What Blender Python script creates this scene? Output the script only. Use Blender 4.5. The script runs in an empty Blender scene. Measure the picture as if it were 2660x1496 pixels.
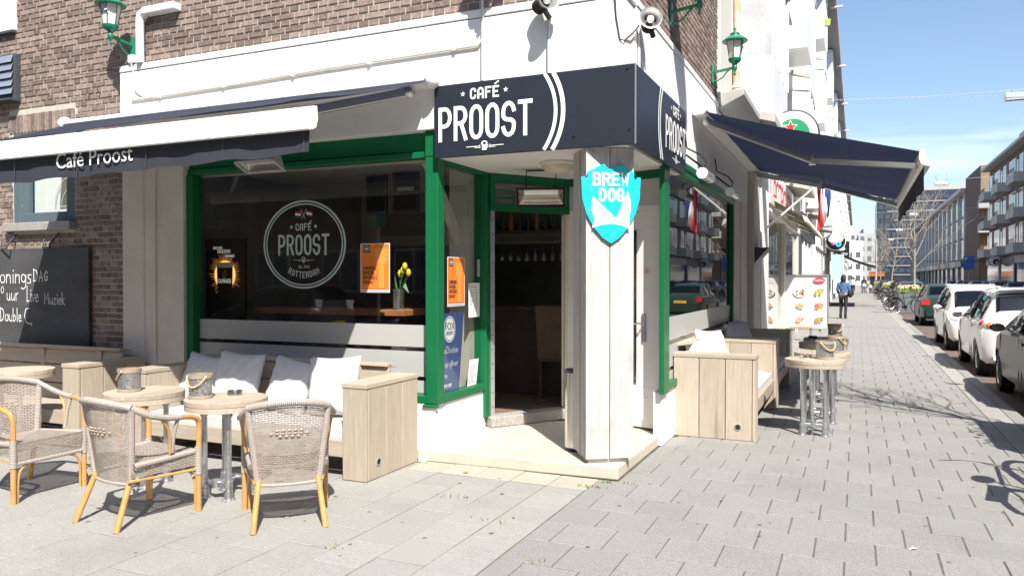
import bpy, bmesh, math, random
from mathutils import Vector, Matrix
R = math.radians
random.seed(7)
SC = bpy.context.scene
COL = SC.collection
# ---------------------------------------------------------------- camera
cd = bpy.data.cameras.new('camera'); cam = bpy.data.objects.new('camera', cd); COL.objects.link(cam)
cam.location = (0, 0, 1.55); cam.rotation_euler = (R(90 - .69), 0, R(24.1))
cd.sensor_width = 36; cd.lens = 27.07; cd.clip_end = 3000; cd.clip_start = .05
SC.camera = cam
# ---------------------------------------------------------------- world, sun, exposure
SUN_EL, SUN_AZ = R(50), R(180 - 38.5)           # azimuth clockwise from +Y
w = bpy.data.worlds.new('World'); SC.world = w; w.use_nodes = True
nt = w.node_tree; bg = nt.nodes['Background']; bg.inputs[1].default_value = .11
sky = nt.nodes.new('ShaderNodeTexSky'); sky.sky_type = 'NISHITA'; sky.sun_disc = False
sky.sun_elevation = SUN_EL; sky.sun_rotation = SUN_AZ; sky.air_density = 1.0; sky.dust_density = 1.2; sky.ozone_density = 1.6
tcw = nt.nodes.new('ShaderNodeTexCoord'); mpw = nt.nodes.new('ShaderNodeMapping'); mpw.inputs['Scale'].default_value = (1.3, 1.6, 9)
nzw = nt.nodes.new('ShaderNodeTexNoise'); nzw.inputs['Scale'].default_value = 1.6; nzw.inputs['Detail'].default_value = 7; nzw.inputs['Roughness'].default_value = .55; nzw.inputs['Distortion'].default_value = .6
rpw = nt.nodes.new('ShaderNodeValToRGB'); rpw.color_ramp.elements[0].position = .52; rpw.color_ramp.elements[1].position = .80
rpw.color_ramp.elements[1].color = (.5, .5, .5, 1)
mxw = nt.nodes.new('ShaderNodeMix'); mxw.data_type = 'RGBA'; mxw.inputs[7].default_value = (10.5, 11, 12, 1)
nt.links.new(tcw.outputs['Generated'], mpw.inputs[0]); nt.links.new(mpw.outputs[0], nzw.inputs['Vector'])
nt.links.new(nzw.outputs[0], rpw.inputs[0]); nt.links.new(rpw.outputs[0], mxw.inputs[0])
nt.links.new(sky.outputs[0], mxw.inputs[6]); nt.links.new(mxw.outputs[2], bg.inputs[0])
sd = bpy.data.lights.new('sun', 'SUN'); sd.energy = 5.0; sd.angle = R(.53); sd.color = (1, .955, .88)
sun = bpy.data.objects.new('sun', sd); COL.objects.link(sun)
LT = Vector((-math.sin(SUN_AZ) * math.cos(SUN_EL), -math.cos(SUN_AZ) * math.cos(SUN_EL), -math.sin(SUN_EL)))
sun.rotation_euler = LT.to_track_quat('-Z', 'Y').to_euler(); sun.location = (6, -8, 12)
vs = SC.view_settings; vs.view_transform = 'Standard'; vs.look = 'None'; vs.exposure = .85; vs.gamma = 1
# ---------------------------------------------------------------- materials
MATS = {}
def _n(nt, t, **k):
    n = nt.nodes.new('ShaderNode' + t)
    for a, b in k.items(): setattr(n, a, b)
    return n
def M(name, col, rough=.6, metal=0., var=0., vs=6., bump=0., bs=60., rand=0., coat=0., spec=.5, stretch=(1, 1, 1), emit=0., col2=None, thr=None, dirt=0.):
    if name in MATS: return MATS[name]
    m = bpy.data.materials.new(name); m.use_nodes = True; nt = m.node_tree; L = nt.links
    p = nt.nodes['Principled BSDF']; p.inputs['Roughness'].default_value = rough; p.inputs['Metallic'].default_value = metal
    p.inputs['Specular IOR Level'].default_value = spec
    if coat: p.inputs['Coat Weight'].default_value = coat; p.inputs['Coat Roughness'].default_value = .05
    c = (*col, 1); p.inputs['Base Color'].default_value = c
    if var or bump or rand or col2 or dirt:
        tc = _n(nt, 'TexCoord'); mp = _n(nt, 'Mapping'); mp.inputs['Scale'].default_value = stretch
        L.new(tc.outputs['Object'], mp.inputs[0])
        oi = _n(nt, 'ObjectInfo'); ad = _n(nt, 'VectorMath', operation='ADD'); ms = _n(nt, 'MapRange'); ms.inputs[4].default_value = 40
        L.new(oi.outputs['Random'], ms.inputs[0]); L.new(mp.outputs[0], ad.inputs[0]); L.new(ms.outputs[0], ad.inputs[1])
        out = None
        nz = _n(nt, 'TexNoise'); nz.inputs['Scale'].default_value = vs; nz.inputs['Detail'].default_value = 6; nz.inputs['Roughness'].default_value = .62
        L.new(ad.outputs[0], nz.inputs['Vector'])
        rp = _n(nt, 'ValToRGB'); e = rp.color_ramp.elements
        lo, hi = thr or (.34, .66); e[0].position = lo; e[1].position = hi
        if col2: e[0].color = (*col2, 1); e[1].color = c
        else:
            e[0].color = tuple(x * (1 - var) for x in col) + (1,); e[1].color = tuple(min(1, x * (1 + var)) for x in col) + (1,)
        L.new(nz.outputs[0], rp.inputs[0]); out = rp.outputs[0]
        if rand:
            ge = _n(nt, 'NewGeometry'); a = _n(nt, 'Math', operation='ADD'); fr = _n(nt, 'Math', operation='FRACT'); mr = _n(nt, 'MapRange')
            mr.inputs[3].default_value = 1 - rand; mr.inputs[4].default_value = 1 + rand
            L.new(ge.outputs['Random Per Island'], a.inputs[0]); L.new(oi.outputs['Random'], a.inputs[1]); L.new(a.outputs[0], fr.inputs[0]); L.new(fr.outputs[0], mr.inputs[0])
            mx = _n(nt, 'VectorMath', operation='SCALE'); L.new(out, mx.inputs[0]); L.new(mr.outputs[0], mx.inputs['Scale']); out = mx.outputs[0]
        if dirt:
            n2 = _n(nt, 'TexNoise'); n2.inputs['Scale'].default_value = 1.1; n2.inputs['Detail'].default_value = 9; n2.inputs['Roughness'].default_value = .72
            gd = _n(nt, 'NewGeometry'); L.new(gd.outputs['Position'], n2.inputs['Vector'])
            r2 = _n(nt, 'MapRange'); r2.inputs[1].default_value = .5; r2.inputs[2].default_value = .75; r2.inputs[3].default_value = 0; r2.inputs[4].default_value = dirt
            L.new(n2.outputs[0], r2.inputs[0])
            m2 = _n(nt, 'Mix', data_type='RGBA'); m2.inputs[7].default_value = tuple(x * .45 for x in col) + (1,)
            L.new(r2.outputs[0], m2.inputs[0]); L.new(out, m2.inputs[6]); out = m2.outputs[2]
        L.new(out, p.inputs['Base Color'])
        if bump:
            nb = _n(nt, 'TexNoise'); nb.inputs['Scale'].default_value = bs; nb.inputs['Detail'].default_value = 5
            L.new(ad.outputs[0], nb.inputs['Vector'])
            bp = _n(nt, 'Bump'); bp.inputs['Strength'].default_value = bump; bp.inputs['Distance'].default_value = .01
            L.new(nb.outputs[0], bp.inputs['Height']); L.new(bp.outputs[0], p.inputs['Normal'])
    if emit: p.inputs['Emission Color'].default_value = c; p.inputs['Emission Strength'].default_value = emit
    MATS[name] = m; return m
def glass(name, tint=(1, 1, 1), refl=1., rough=0., base=.06):
    m = bpy.data.materials.new(name); m.use_nodes = True; nt = m.node_tree; nt.nodes.clear(); L = nt.links
    o = _n(nt, 'OutputMaterial'); t = _n(nt, 'BsdfTransparent'); g = _n(nt, 'BsdfGlossy'); mx = _n(nt, 'MixShader'); ge = _n(nt, 'NewGeometry'); dt = _n(nt, 'VectorMath', operation='DOT_PRODUCT'); ab = _n(nt, 'Math', operation='ABSOLUTE'); f = _n(nt, 'Math', operation='SUBTRACT'); f.inputs[0].default_value = 1; pw5 = _n(nt, 'Math', operation='POWER'); pw5.inputs[1].default_value = 4.5
    L.new(ge.outputs['Incoming'], dt.inputs[0]); L.new(ge.outputs['Normal'], dt.inputs[1]); L.new(dt.outputs['Value'], ab.inputs[0]); L.new(ab.outputs[0], f.inputs[1]); L.new(f.outputs[0], pw5.inputs[0])
    mr = _n(nt, 'MapRange'); mr.inputs[1].default_value = 0; mr.inputs[2].default_value = 1; mr.inputs[3].default_value = base; mr.inputs[4].default_value = refl
    # wavy panes
    tc = _n(nt, 'TexCoord'); nz = _n(nt, 'TexNoise'); nz.inputs['Scale'].default_value = 1.3; bp = _n(nt, 'Bump'); bp.inputs['Strength'].default_value = .03; bp.inputs['Distance'].default_value = .02
    L.new(tc.outputs['Object'], nz.inputs['Vector']); L.new(nz.outputs[0], bp.inputs['Height']); L.new(bp.outputs[0], g.inputs['Normal'])
    t.inputs[0].default_value = (*tint, 1); g.inputs['Roughness'].default_value = rough
    L.new(pw5.outputs[0], mr.inputs[0]); L.new(mr.outputs[0], mx.inputs[0]); L.new(t.outputs[0], mx.inputs[1]); L.new(g.outputs[0], mx.inputs[2]); L.new(mx.outputs[0], o.inputs[0])
    MATS[name] = m; return m
def film(name, col, op):
    m = bpy.data.materials.new(name); m.use_nodes = True; nt = m.node_tree; L = nt.links
    p = nt.nodes['Principled BSDF']; p.inputs['Base Color'].default_value = (*col, 1); p.inputs['Roughness'].default_value = .45; p.inputs['Alpha'].default_value = op
    MATS[name] = m; return m
def wood(name, c1, c2, axis, rough=.75, rings=9., kn=.5):
    if name in MATS: return MATS[name]
    m = bpy.data.materials.new(name); m.use_nodes = True; nt = m.node_tree; L = nt.links; p = nt.nodes['Principled BSDF']; p.inputs['Roughness'].default_value = rough; p.inputs['Specular IOR Level'].default_value = .25
    tc = _n(nt, 'TexCoord'); mp = _n(nt, 'Mapping'); s = [rings] * 3; s['XYZ'.index(axis)] = rings * .09; mp.inputs['Scale'].default_value = s
    oi = _n(nt, 'ObjectInfo'); ad = _n(nt, 'VectorMath', operation='ADD'); ms = _n(nt, 'MapRange'); ms.inputs[4].default_value = 60
    L.new(oi.outputs['Random'], ms.inputs[0]); L.new(tc.outputs['Object'], mp.inputs[0]); L.new(mp.outputs[0], ad.inputs[0]); L.new(ms.outputs[0], ad.inputs[1])
    n1 = _n(nt, 'TexNoise'); n1.inputs['Scale'].default_value = 1.; n1.inputs['Detail'].default_value = 3; n1.inputs['Distortion'].default_value = 1.2
    wv = _n(nt, 'Math', operation='MULTIPLY'); wv.inputs[1].default_value = 26; sn = _n(nt, 'Math', operation='SINE')
    L.new(ad.outputs[0], n1.inputs['Vector']); L.new(n1.outputs[0], wv.inputs[0]); L.new(wv.outputs[0], sn.inputs[0])
    n2 = _n(nt, 'TexNoise'); n2.inputs['Scale'].default_value = 7; n2.inputs['Detail'].default_value = 6; L.new(ad.outputs[0], n2.inputs['Vector'])
    mm = _n(nt, 'Math', operation='MULTIPLY_ADD'); mm.inputs[1].default_value = .07; L.new(sn.outputs[0], mm.inputs[0]); L.new(n2.outputs[0], mm.inputs[2])
    rp = _n(nt, 'ValToRGB'); e = rp.color_ramp.elements; e[0].position = .25; e[1].position = .75; e[0].color = (*c1, 1); e[1].color = (*c2, 1)
    L.new(mm.outputs[0], rp.inputs[0])
    vo = _n(nt, 'TexVoronoi'); vo.inputs['Scale'].default_value = .55; L.new(ad.outputs[0], vo.inputs['Vector'])
    kr = _n(nt, 'MapRange'); kr.inputs[1].default_value = .03; kr.inputs[2].default_value = .14; kr.inputs[3].default_value = kn; kr.inputs[4].default_value = 0
    L.new(vo.outputs['Distance'], kr.inputs[0])
    mk = _n(nt, 'Mix', data_type='RGBA'); mk.inputs[7].default_value = (c1[0] * .45, c1[1] * .38, c1[2] * .32, 1); L.new(kr.outputs[0], mk.inputs[0]); L.new(rp.outputs[0], mk.inputs[6])
    mr = _n(nt, 'MapRange'); mr.inputs[3].default_value = .86; mr.inputs[4].default_value = 1.12; L.new(oi.outputs['Random'], mr.inputs[0])
    sc = _n(nt, 'VectorMath', operation='SCALE'); L.new(mk.outputs[2], sc.inputs[0]); L.new(mr.outputs[0], sc.inputs['Scale']); L.new(sc.outputs[0], p.inputs['Base Color'])
    bp = _n(nt, 'Bump'); bp.inputs['Strength'].default_value = .25; bp.inputs['Distance'].default_value = .004; L.new(n2.outputs[0], bp.inputs['Height']); L.new(bp.outputs[0], p.inputs['Normal'])
    MATS[name] = m; return m
def weave(name, c1, c2, su, sv, hole=0., bump=.8):
    """woven or wrapped cane; needs UVs in metres"""
    m = bpy.data.materials.new(name); m.use_nodes = True; nt = m.node_tree; L = nt.links; p = nt.nodes['Principled BSDF']; p.inputs['Roughness'].default_value = .55
    uv = _n(nt, 'UVMap'); br = _n(nt, 'TexBrick'); br.inputs['Scale'].default_value = 1; br.offset = .5
    br.inputs['Brick Width'].default_value = su; br.inputs['Row Height'].default_value = sv; br.inputs['Mortar Size'].default_value = sv * .14; br.inputs['Mortar Smooth'].default_value = .6
    br.inputs['Color1'].default_value = (*c1, 1); br.inputs['Color2'].default_value = (*c2, 1); br.inputs['Mortar'].default_value = tuple(x * .35 for x in c1) + (1,)
    L.new(uv.outputs[0], br.inputs['Vector'])
    nz = _n(nt, 'TexNoise'); nz.inputs['Scale'].default_value = 9; mx = _n(nt, 'Mix', data_type='RGBA', blend_type='MULTIPLY'); mx.inputs[0].default_value = .35
    L.new(br.outputs[0], mx.inputs[6]); L.new(nz.outputs[0], mx.inputs[7]); L.new(mx.outputs[2], p.inputs['Base Color'])
    bp = _n(nt, 'Bump'); bp.invert = True; bp.inputs['Strength'].default_value = bump; bp.inputs['Distance'].default_value = .006
    L.new(br.outputs['Fac'], bp.inputs['Height']); L.new(bp.outputs[0], p.inputs['Normal'])
    if hole:
        a = _n(nt, 'Math', operation='GREATER_THAN'); a.inputs[1].default_value = hole; s = _n(nt, 'Math', operation='SUBTRACT'); s.inputs[0].default_value = 1
        L.new(br.outputs['Fac'], a.inputs[0]); L.new(a.outputs[0], s.inputs[1]); L.new(s.outputs[0], p.inputs['Alpha'])
    MATS[name] = m; return m
def perforated(name, col, scale=70):
    m = bpy.data.materials.new(name); m.use_nodes = True; nt = m.node_tree; L = nt.links; p = nt.nodes['Principled BSDF']; p.inputs['Roughness'].default_value = .45; p.inputs['Metallic'].default_value = .7; p.inputs['Base Color'].default_value = (*col, 1)
    tc = _n(nt, 'TexCoord'); vo = _n(nt, 'TexVoronoi'); vo.inputs['Scale'].default_value = scale; vo.inputs['Randomness'].default_value = .55; L.new(tc.outputs['Object'], vo.inputs['Vector'])
    g = _n(nt, 'Math', operation='GREATER_THAN'); g.inputs[1].default_value = .36; L.new(vo.outputs['Distance'], g.inputs[0]); L.new(g.outputs[0], p.inputs['Alpha'])
    MATS[name] = m; return m
def brickmat(name, c1, c2, mortar, axes='XZ', bw=.222, rh=.0625):
    m = bpy.data.materials.new(name); m.use_nodes = True; nt = m.node_tree; L = nt.links; p = nt.nodes['Principled BSDF']; p.inputs['Roughness'].default_value = .85; p.inputs['Specular IOR Level'].default_value = .2
    tc = _n(nt, 'TexCoord'); sp = _n(nt, 'SeparateXYZ'); cb = _n(nt, 'CombineXYZ'); L.new(tc.outputs['Object'], sp.inputs[0])
    L.new(sp.outputs['XYZ'.index(axes[0])], cb.inputs[0]); L.new(sp.outputs['XYZ'.index(axes[1])], cb.inputs[1])
    br = _n(nt, 'TexBrick'); br.inputs['Scale'].default_value = 1; br.inputs['Brick Width'].default_value = bw; br.inputs['Row Height'].default_value = rh; br.inputs['Mortar Size'].default_value = .006
    br.inputs['Color1'].default_value = (*c1, 1); br.inputs['Color2'].default_value = (*c2, 1); br.inputs['Mortar'].default_value = (*mortar, 1)
    L.new(cb.outputs[0], br.inputs['Vector'])
    nz = _n(nt, 'TexNoise'); nz.inputs['Scale'].default_value = 3; nz.inputs['Detail'].default_value = 5; L.new(tc.outputs['Object'], nz.inputs['Vector'])
    mr = _n(nt, 'MapRange'); mr.inputs[3].default_value = .75; mr.inputs[4].default_value = 1.25; L.new(nz.outputs[0], mr.inputs[0])
    sc = _n(nt, 'VectorMath', operation='SCALE'); L.new(br.outputs[0], sc.inputs[0]); L.new(mr.outputs[0], sc.inputs['Scale']); L.new(sc.outputs[0], p.inputs['Base Color'])
    MATS[name] = m; return m
white = M('white_paint', (.80, .79, .77), .6, var=.04, vs=2.5, bump=.10, bs=35, dirt=.22)
white2 = M('white_gloss', (.80, .80, .79), .35, var=.03, vs=4)
cream = M('cream_paint', (.66, .61, .53), .65, var=.07, vs=2, bump=.15, bs=60, dirt=.25)
green = M('green_paint', (.007, .132, .050), .36, spec=.3, vs=24, bump=.08, bs=70, dirt=.35, col2=(.30, .38, .28), thr=(.262, .285))
greenl = M('green_lacquer', (.02, .20, .11), .35, var=.08, vs=12)
navy = M('navy_panel', (.019, .024, .036), .42, var=.06, vs=8)
canvas = M('navy_canvas', (.009, .013, .030), .85, var=.12, vs=4, bump=.25, bs=700)
_p = canvas.node_tree; _t = _n(_p, 'BsdfTranslucent'); _t.inputs[0].default_value = (.003, .005, .014, 1); _a = _n(_p, 'AddShader'); _p.links.new(_p.nodes['Principled BSDF'].outputs[0], _a.inputs[0]); _p.links.new(_t.outputs[0], _a.inputs[1]); _p.links.new(_a.outputs[0], _p.nodes['Material Output'].inputs[0])
valm = M('valance_canvas', (.030, .033, .046), .85, var=.12, vs=4, bump=.25, bs=700)
canvasin = M('grey_canvas', (.065, .067, .08), .85, var=.1, vs=4, bump=.25, bs=700)
letter = M('white_vinyl', (.84, .84, .83), .5)
pale = M('pale_vinyl', (.48, .56, .55), .5)
black = M('black_metal', (.014, .014, .016), .4)
blackm = M('black_matt', (.012, .012, .013), .8)
dgrey = M('dark_grey', (.06, .065, .075), .5, var=.1)
grey = M('grey_paint', (.30, .30, .30), .55, var=.06, vs=5)
lgrey = M('light_grey', (.52, .52, .52), .5, var=.05)
galv = M('galvanised_steel', (.58, .60, .62), .33, .9, var=.16, vs=30, bump=.1, bs=200)
alu = M('aluminium', (.72, .72, .71), .35, .85, var=.04)
steel = M('brushed_steel', (.62, .60, .57), .22, .95)
brickm = M('brown_brick', (.245, .19, .163), .85, var=.26, vs=22, bump=.5, bs=70, rand=.34, spec=.2)
mortar = M('mortar', (.52, .475, .42), .9, var=.12, vs=14, bump=.4, bs=120, spec=.15)
slabm = M('concrete_slab', (.325, .315, .297), .9, var=.26, vs=150, bump=.6, bs=260, rand=.045, spec=.2, dirt=.30)
slabg = M('granite_slab', (.275, .268, .256), .85, var=.42, vs=190, bump=.6, bs=300, rand=.035, spec=.25, dirt=.30)
slabc = M('pale_slab', (.40, .365, .305), .9, var=.10, vs=60, bump=.4, bs=200, rand=.06, spec=.2, dirt=.2)
joint = M('sandy_joint', (.155, .145, .12), .95, var=.3, vs=9, bump=.4, bs=90, col2=(.085, .095, .055))
terr = M('beige_terrazzo', (.52, .47, .39), .7, var=.10, vs=90, bump=.15, bs=200, dirt=.35)
stone = M('grey_stone', (.33, .31, .29), .85, var=.3, vs=60, bump=.7, bs=90, dirt=.3)
glassm = glass('window_glass', (.90, .93, .91), 1., 0, .085)
mirglass = glass('street_window_glass', (.8, .85, .83), 1., 0, .13)
frost = film('frosted_film', (.45, .455, .44), .93)
cane = M('bamboo_cane', (.50, .28, .095), .38, var=.12, vs=14, coat=.3)
rat = weave('rattan_weave', (.47, .405, .355), (.37, .32, .28), .036, .0128, .70)
wrap = weave('rattan_wrap', (.60, .525, .47), (.52, .455, .405), .5, .011, 0, 1.)
pil = M('pillow_fabric', (.56, .555, .56), .9, var=.03, vs=14, bump=.25, bs=60, spec=.1)
dpil = M('grey_pillow_fabric', (.13, .135, .15), .9, var=.05, vs=14, bump=.25, bs=60, spec=.1)
WX, WY, WZ = [wood('washed_wood_' + a, (.37, .305, .235), (.45, .39, .315), a) for a in 'XYZ']
# ---------------------------------------------------------------- mesh helpers
class MB:
    def __init__(s): s.v = []; s.f = []; s.u = {}
    def add(s, vs, fs, uvs=None):
        o = len(s.v); s.v += [tuple(p) for p in vs]
        for i, f in enumerate(fs):
            if uvs: s.u[len(s.f)] = uvs[i]
            s.f.append(tuple(a + o for a in f))
        return s
    def box(s, x0, x1, y0, y1, z0, z1):
        return s.add([(x0, y0, z0), (x1, y0, z0), (x1, y1, z0), (x0, y1, z0), (x0, y0, z1), (x1, y0, z1), (x1, y1, z1), (x0, y1, z1)],
                     [(0, 3, 2, 1), (4, 5, 6, 7), (0, 1, 5, 4), (1, 2, 6, 5), (2, 3, 7, 6), (3, 0, 4, 7)])
    def obox(s, c, sz, m=None):
        m = m or Matrix.Identity(3); c = Vector(c); h = [a / 2 for a in sz]
        vs = [c + m @ Vector((x * h[0], y * h[1], z * h[2])) for z in (-1, 1) for x, y in ((-1, -1), (1, -1), (1, 1), (-1, 1))]
        return s.add(vs, [(0, 3, 2, 1), (4, 5, 6, 7), (0, 1, 5, 4), (1, 2, 6, 5), (2, 3, 7, 6), (3, 0, 4, 7)])
    def bar(s, a, b, w, h, up=(0, 0, 1)):
        a, b = Vector(a), Vector(b); d = b - a; x = d.normalized(); up = Vector(up)
        y = up.cross(x)
        if y.length < 1e-4: y = Vector((0, 1, 0)).cross(x)
        y.normalize(); z = x.cross(y)
        return s.obox((a + b) / 2, (d.length, w, h), Matrix((x, y, z)).transposed())
    def tube(s, pts, r, n=8, caps=True, closed=False):
        pts = [Vector(p) for p in pts]; N = len(pts); rr = r if isinstance(r, (list, tuple)) else [r] * N
        t0 = (pts[1] - pts[0]).normalized(); ref = Vector((0, 0, 1)) if abs(t0.z) < .9 else Vector((1, 0, 0))
        nx = t0.cross(ref).normalized(); vs = []; ln = 0; lens = []
        for i, p in enumerate(pts):
            if closed: t = (pts[(i + 1) % N] - pts[i - 1]).normalized()
            else: t = (pts[min(i + 1, N - 1)] - pts[max(i - 1, 0)]).normalized()
            nx = (nx - t * nx.dot(t)).normalized(); ny = t.cross(nx)
            if i: ln += (p - pts[i - 1]).length
            lens.append(ln)
            for k in range(n):
                a = 2 * math.pi * k / n; vs.append(p + (nx * math.cos(a) + ny * math.sin(a)) * rr[i])
        fs = []; us = []
        for i in range(N if closed else N - 1):
            j = (i + 1) % N; lj = lens[j] if j else ln + .01
            for k in range(n):
                k2 = (k + 1) % n; fs.append((i * n + k, i * n + k2, j * n + k2, j * n + k))
                us.append(((k / n, lens[i]), ((k + 1) / n, lens[i]), ((k + 1) / n, lj), (k / n, lj)))
        if caps and not closed:
            fs.append(tuple(range(n - 1, -1, -1))); us.append([(0, 0)] * n); fs.append(tuple((N - 1) * n + k for k in range(n))); us.append([(0, 0)] * n)
        return s.add(vs, fs, us)
    def cyl(s, a, b, r0, r1=None, n=12, caps=True): return s.tube([a, b], [r0, r0 if r1 is None else r1], n, caps)
    def lathe(s, prof, n=20, o=(0, 0, 0), m=None, cap=True):
        o = Vector(o); m = m or Matrix.Identity(3); vs = []; fs = []
        if len(prof) > 3 and prof[0][0] > .01 and math.hypot(prof[0][0] - prof[-1][0], prof[0][1] - prof[-1][1]) < .035: prof = list(prof) + [prof[0]]; cap = False
        for r, z in prof:
            for k in range(n): a = 2 * math.pi * k / n; vs.append(o + m @ Vector((r * math.cos(a), r * math.sin(a), z)))
        for i in range(len(prof) - 1):
            for k in range(n): k2 = (k + 1) % n; fs.append((i * n + k, i * n + k2, (i + 1) * n + k2, (i + 1) * n + k))
        if cap and prof[0][0] > 1e-5: fs.append(tuple(range(n - 1, -1, -1)))
        if cap and prof[-1][0] > 1e-5: fs.append(tuple((len(prof) - 1) * n + k for k in range(n)))
        return s.add(vs, fs)
    def ball(s, c, r, n=10, k=7, m=None):
        r = r if isinstance(r, (tuple, list)) else (r, r, r); c = Vector(c); m = m or Matrix.Identity(3)
        vs = [c + m @ Vector((0, 0, -r[2]))]
        for i in range(1, k):
            t = -math.pi / 2 + math.pi * i / k
            for j in range(n): a = 2 * math.pi * j / n; vs.append(c + m @ Vector((r[0] * math.cos(t) * math.cos(a), r[1] * math.cos(t) * math.sin(a), r[2] * math.sin(t))))
        vs.append(c + m @ Vector((0, 0, r[2]))); fs = []
        for j in range(n):
            fs.append((0, 1 + (j + 1) % n, 1 + j)); fs.append((len(vs) - 1, 1 + (k - 2) * n + j, 1 + (k - 2) * n + (j + 1) % n))
        for i in range(k - 2):
            for j in range(n): j2 = (j + 1) % n; fs.append((1 + i * n + j, 1 + i * n + j2, 1 + (i + 1) * n + j2, 1 + (i + 1) * n + j))
        return s.add(vs, fs)
    def prism(s, pts, d):
        d = Vector(d); p = [Vector(a) for a in pts]; n = len(p)
        fs = [tuple(range(n)), tuple(range(2 * n - 1, n - 1, -1))] + [(i, i + n, (i + 1) % n + n, (i + 1) % n) for i in range(n)]
        return s.add(p + [a + d for a in p], fs)
    def grid(s, P, uv=None):
        nu, nv = len(P), len(P[0]); vs = [p for row in P for p in row]; fs = []; us = []
        for i in range(nu - 1):
            for j in range(nv - 1):
                q = (i * nv + j, (i + 1) * nv + j, (i + 1) * nv + j + 1, i * nv + j + 1); fs.append(q)
                if uv: us.append([uv[a // nv][a % nv] for a in q])
        return s.add(vs, fs, us if uv else None)
    def mesh(s, name, mat, smooth=False, ang=38):
        me = bpy.data.meshes.new(name); me.from_pydata(s.v, [], s.f)
        if s.u:
            ul = me.uv_layers.new(name='UVMap')
            for p in me.polygons:
                q = s.u.get(p.index)
                if q:
                    for li, c in zip(p.loop_indices, q): ul.data[li].uv = c
        if mat: me.materials.append(mat)
        if smooth:
            me.polygons.foreach_set('use_smooth', [True] * len(me.polygons)); me.set_sharp_from_angle(angle=R(ang))
        me.update(); return me
    def build(s, name, mat, parent=None, smooth=False, bevel=0., ang=38, kind=None, world=True):
        return obj(name, s.mesh(name, mat, smooth, ang), parent, bevel, kind, world)
def fixn(me):
    bm = bmesh.new(); bm.from_mesh(me); bmesh.ops.recalc_face_normals(bm, faces=bm.faces); bm.to_mesh(me); bm.free(); return me
def obj(name, me, parent=None, bevel=0., kind=None, world=True):
    o = bpy.data.objects.new(name, me); COL.objects.link(o)
    if parent:
        o.parent = parent
        if world: o.matrix_parent_inverse = WM(parent).inverted()
    if bevel:
        b = o.modifiers.new('bevel', 'BEVEL'); b.width = bevel; b.segments = 2; b.limit_method = 'ANGLE'; b.angle_limit = R(40)
    if kind: o['kind'] = kind
    return o
def WM(o):
    m = Matrix.Translation(o.location) @ o.rotation_euler.to_matrix().to_4x4() @ Matrix.Diagonal((*o.scale, 1))
    if o.parent: m = WM(o.parent) @ o.matrix_parent_inverse @ m
    return m
def tag(o, label, cat, group=None):
    o['label'] = label; o['category'] = cat
    if group: o['group'] = group
    return o
def thing(name, label, cat, loc=(0, 0, 0), rz=0., group=None):
    o = bpy.data.objects.new(name, None); COL.objects.link(o); o.empty_display_size = .1
    o.location = loc; o.rotation_euler = (0, 0, rz); return tag(o, label, cat, group)
def dup(root, loc=None, rz=None, label=None, group=None, mats=None, scale=None):
    def cp(o, par):
        c = o.copy(); COL.objects.link(c); c.parent = par
        if mats and o.type == 'MESH':
            for sl in c.material_slots:
                if sl.material and sl.material.name in mats: nm = mats[sl.material.name]; sl.link = 'OBJECT'; sl.material = nm
        for ch in KIDS.get(o.name, [x for x in o.children]): cp(ch, c)
        return c
    r = cp(root, None)
    if loc is not None: r.location = loc
    if rz is not None: r.rotation_euler = (0, 0, rz)
    if scale: r.scale = scale
    if label: r['label'] = label
    if group: r['group'] = group
    return r
KIDS = {}
def struct(o): o['kind'] = 'structure'; return o
IDM = Matrix.Identity(3)
# frames for lettering: origin, right, up  (normal = right x up)
class FR:
    def __init__(s, o, ex, ey): s.o = Vector(o); s.ex = Vector(ex).normalized(); s.ey = Vector(ey).normalized(); s.n = s.ex.cross(s.ey)
    def __call__(s, x, y, d=0.): return s.o + s.ex * x + s.ey * y + s.n * d
    def mat(s): return Matrix((s.ex, s.ey, s.n)).transposed().to_4x4()
def FA(x, z, y): return FR((x, y, z), (1, 0, 0), (0, 0, 1))
def FB(y, z, x): return FR((x, y, z), (0, 1, 0), (0, 0, 1))
def text(s, F, x, y, h, mat, parent, xs=1., name='lettering', d=.002, align='LEFT', shear=0., rot=0., track=1.):
    cu = bpy.data.curves.new('t', 'FONT'); cu.body = s; cu.size = h; cu.extrude = .0008; cu.resolution_u = 3; cu.align_x = align; cu.shear = shear; cu.space_character = track
    t = bpy.data.objects.new('t', cu); me = bpy.data.meshes.new_from_object(t); me.name = name
    bpy.data.objects.remove(t); bpy.data.curves.remove(cu)
    mt = Matrix.Translation(F(x, y, d)) @ F.mat() @ Matrix.Rotation(rot, 4, 'Z') @ Matrix.Diagonal((xs, 1, 1, 1)); me.transform(mt)
    me.materials.clear(); me.materials.append(mat); return obj(name, me, parent)
def disc(mb, F, cx, cy, rx, ry=None, n=28, d=.002, r0=0., a0=0., a1=2 * math.pi):
    """flat ellipse or ring in frame F"""
    ry = ry or rx; full = abs(a1 - a0 - 2 * math.pi) < 1e-6
    A = [a0 + (a1 - a0) * i / n for i in range(n + (0 if full else 1))]
    P = [F(cx + rx * math.cos(a), cy + ry * math.sin(a), d) for a in A]
    if r0:
        Q = [F(cx + rx * r0 * math.cos(a), cy + ry * r0 * math.sin(a), d) for a in A]; k = len(A)
        mb.add(P + Q, [(i, (i + 1) % k, (i + 1) % k + k, i + k) for i in range(k if full else k - 1)])
    else: mb.add(P, [tuple(range(len(P)))])
    return mb
def star(mb, F, cx, cy, r, d=.002, k=.42):
    mb.add([F(cx + (r if i % 2 == 0 else r * k) * math.sin(i * math.pi / 5), cy + (r if i % 2 == 0 else r * k) * math.cos(i * math.pi / 5), d) for i in range(9, -1, -1)], [tuple(range(10))]); return mb
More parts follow.
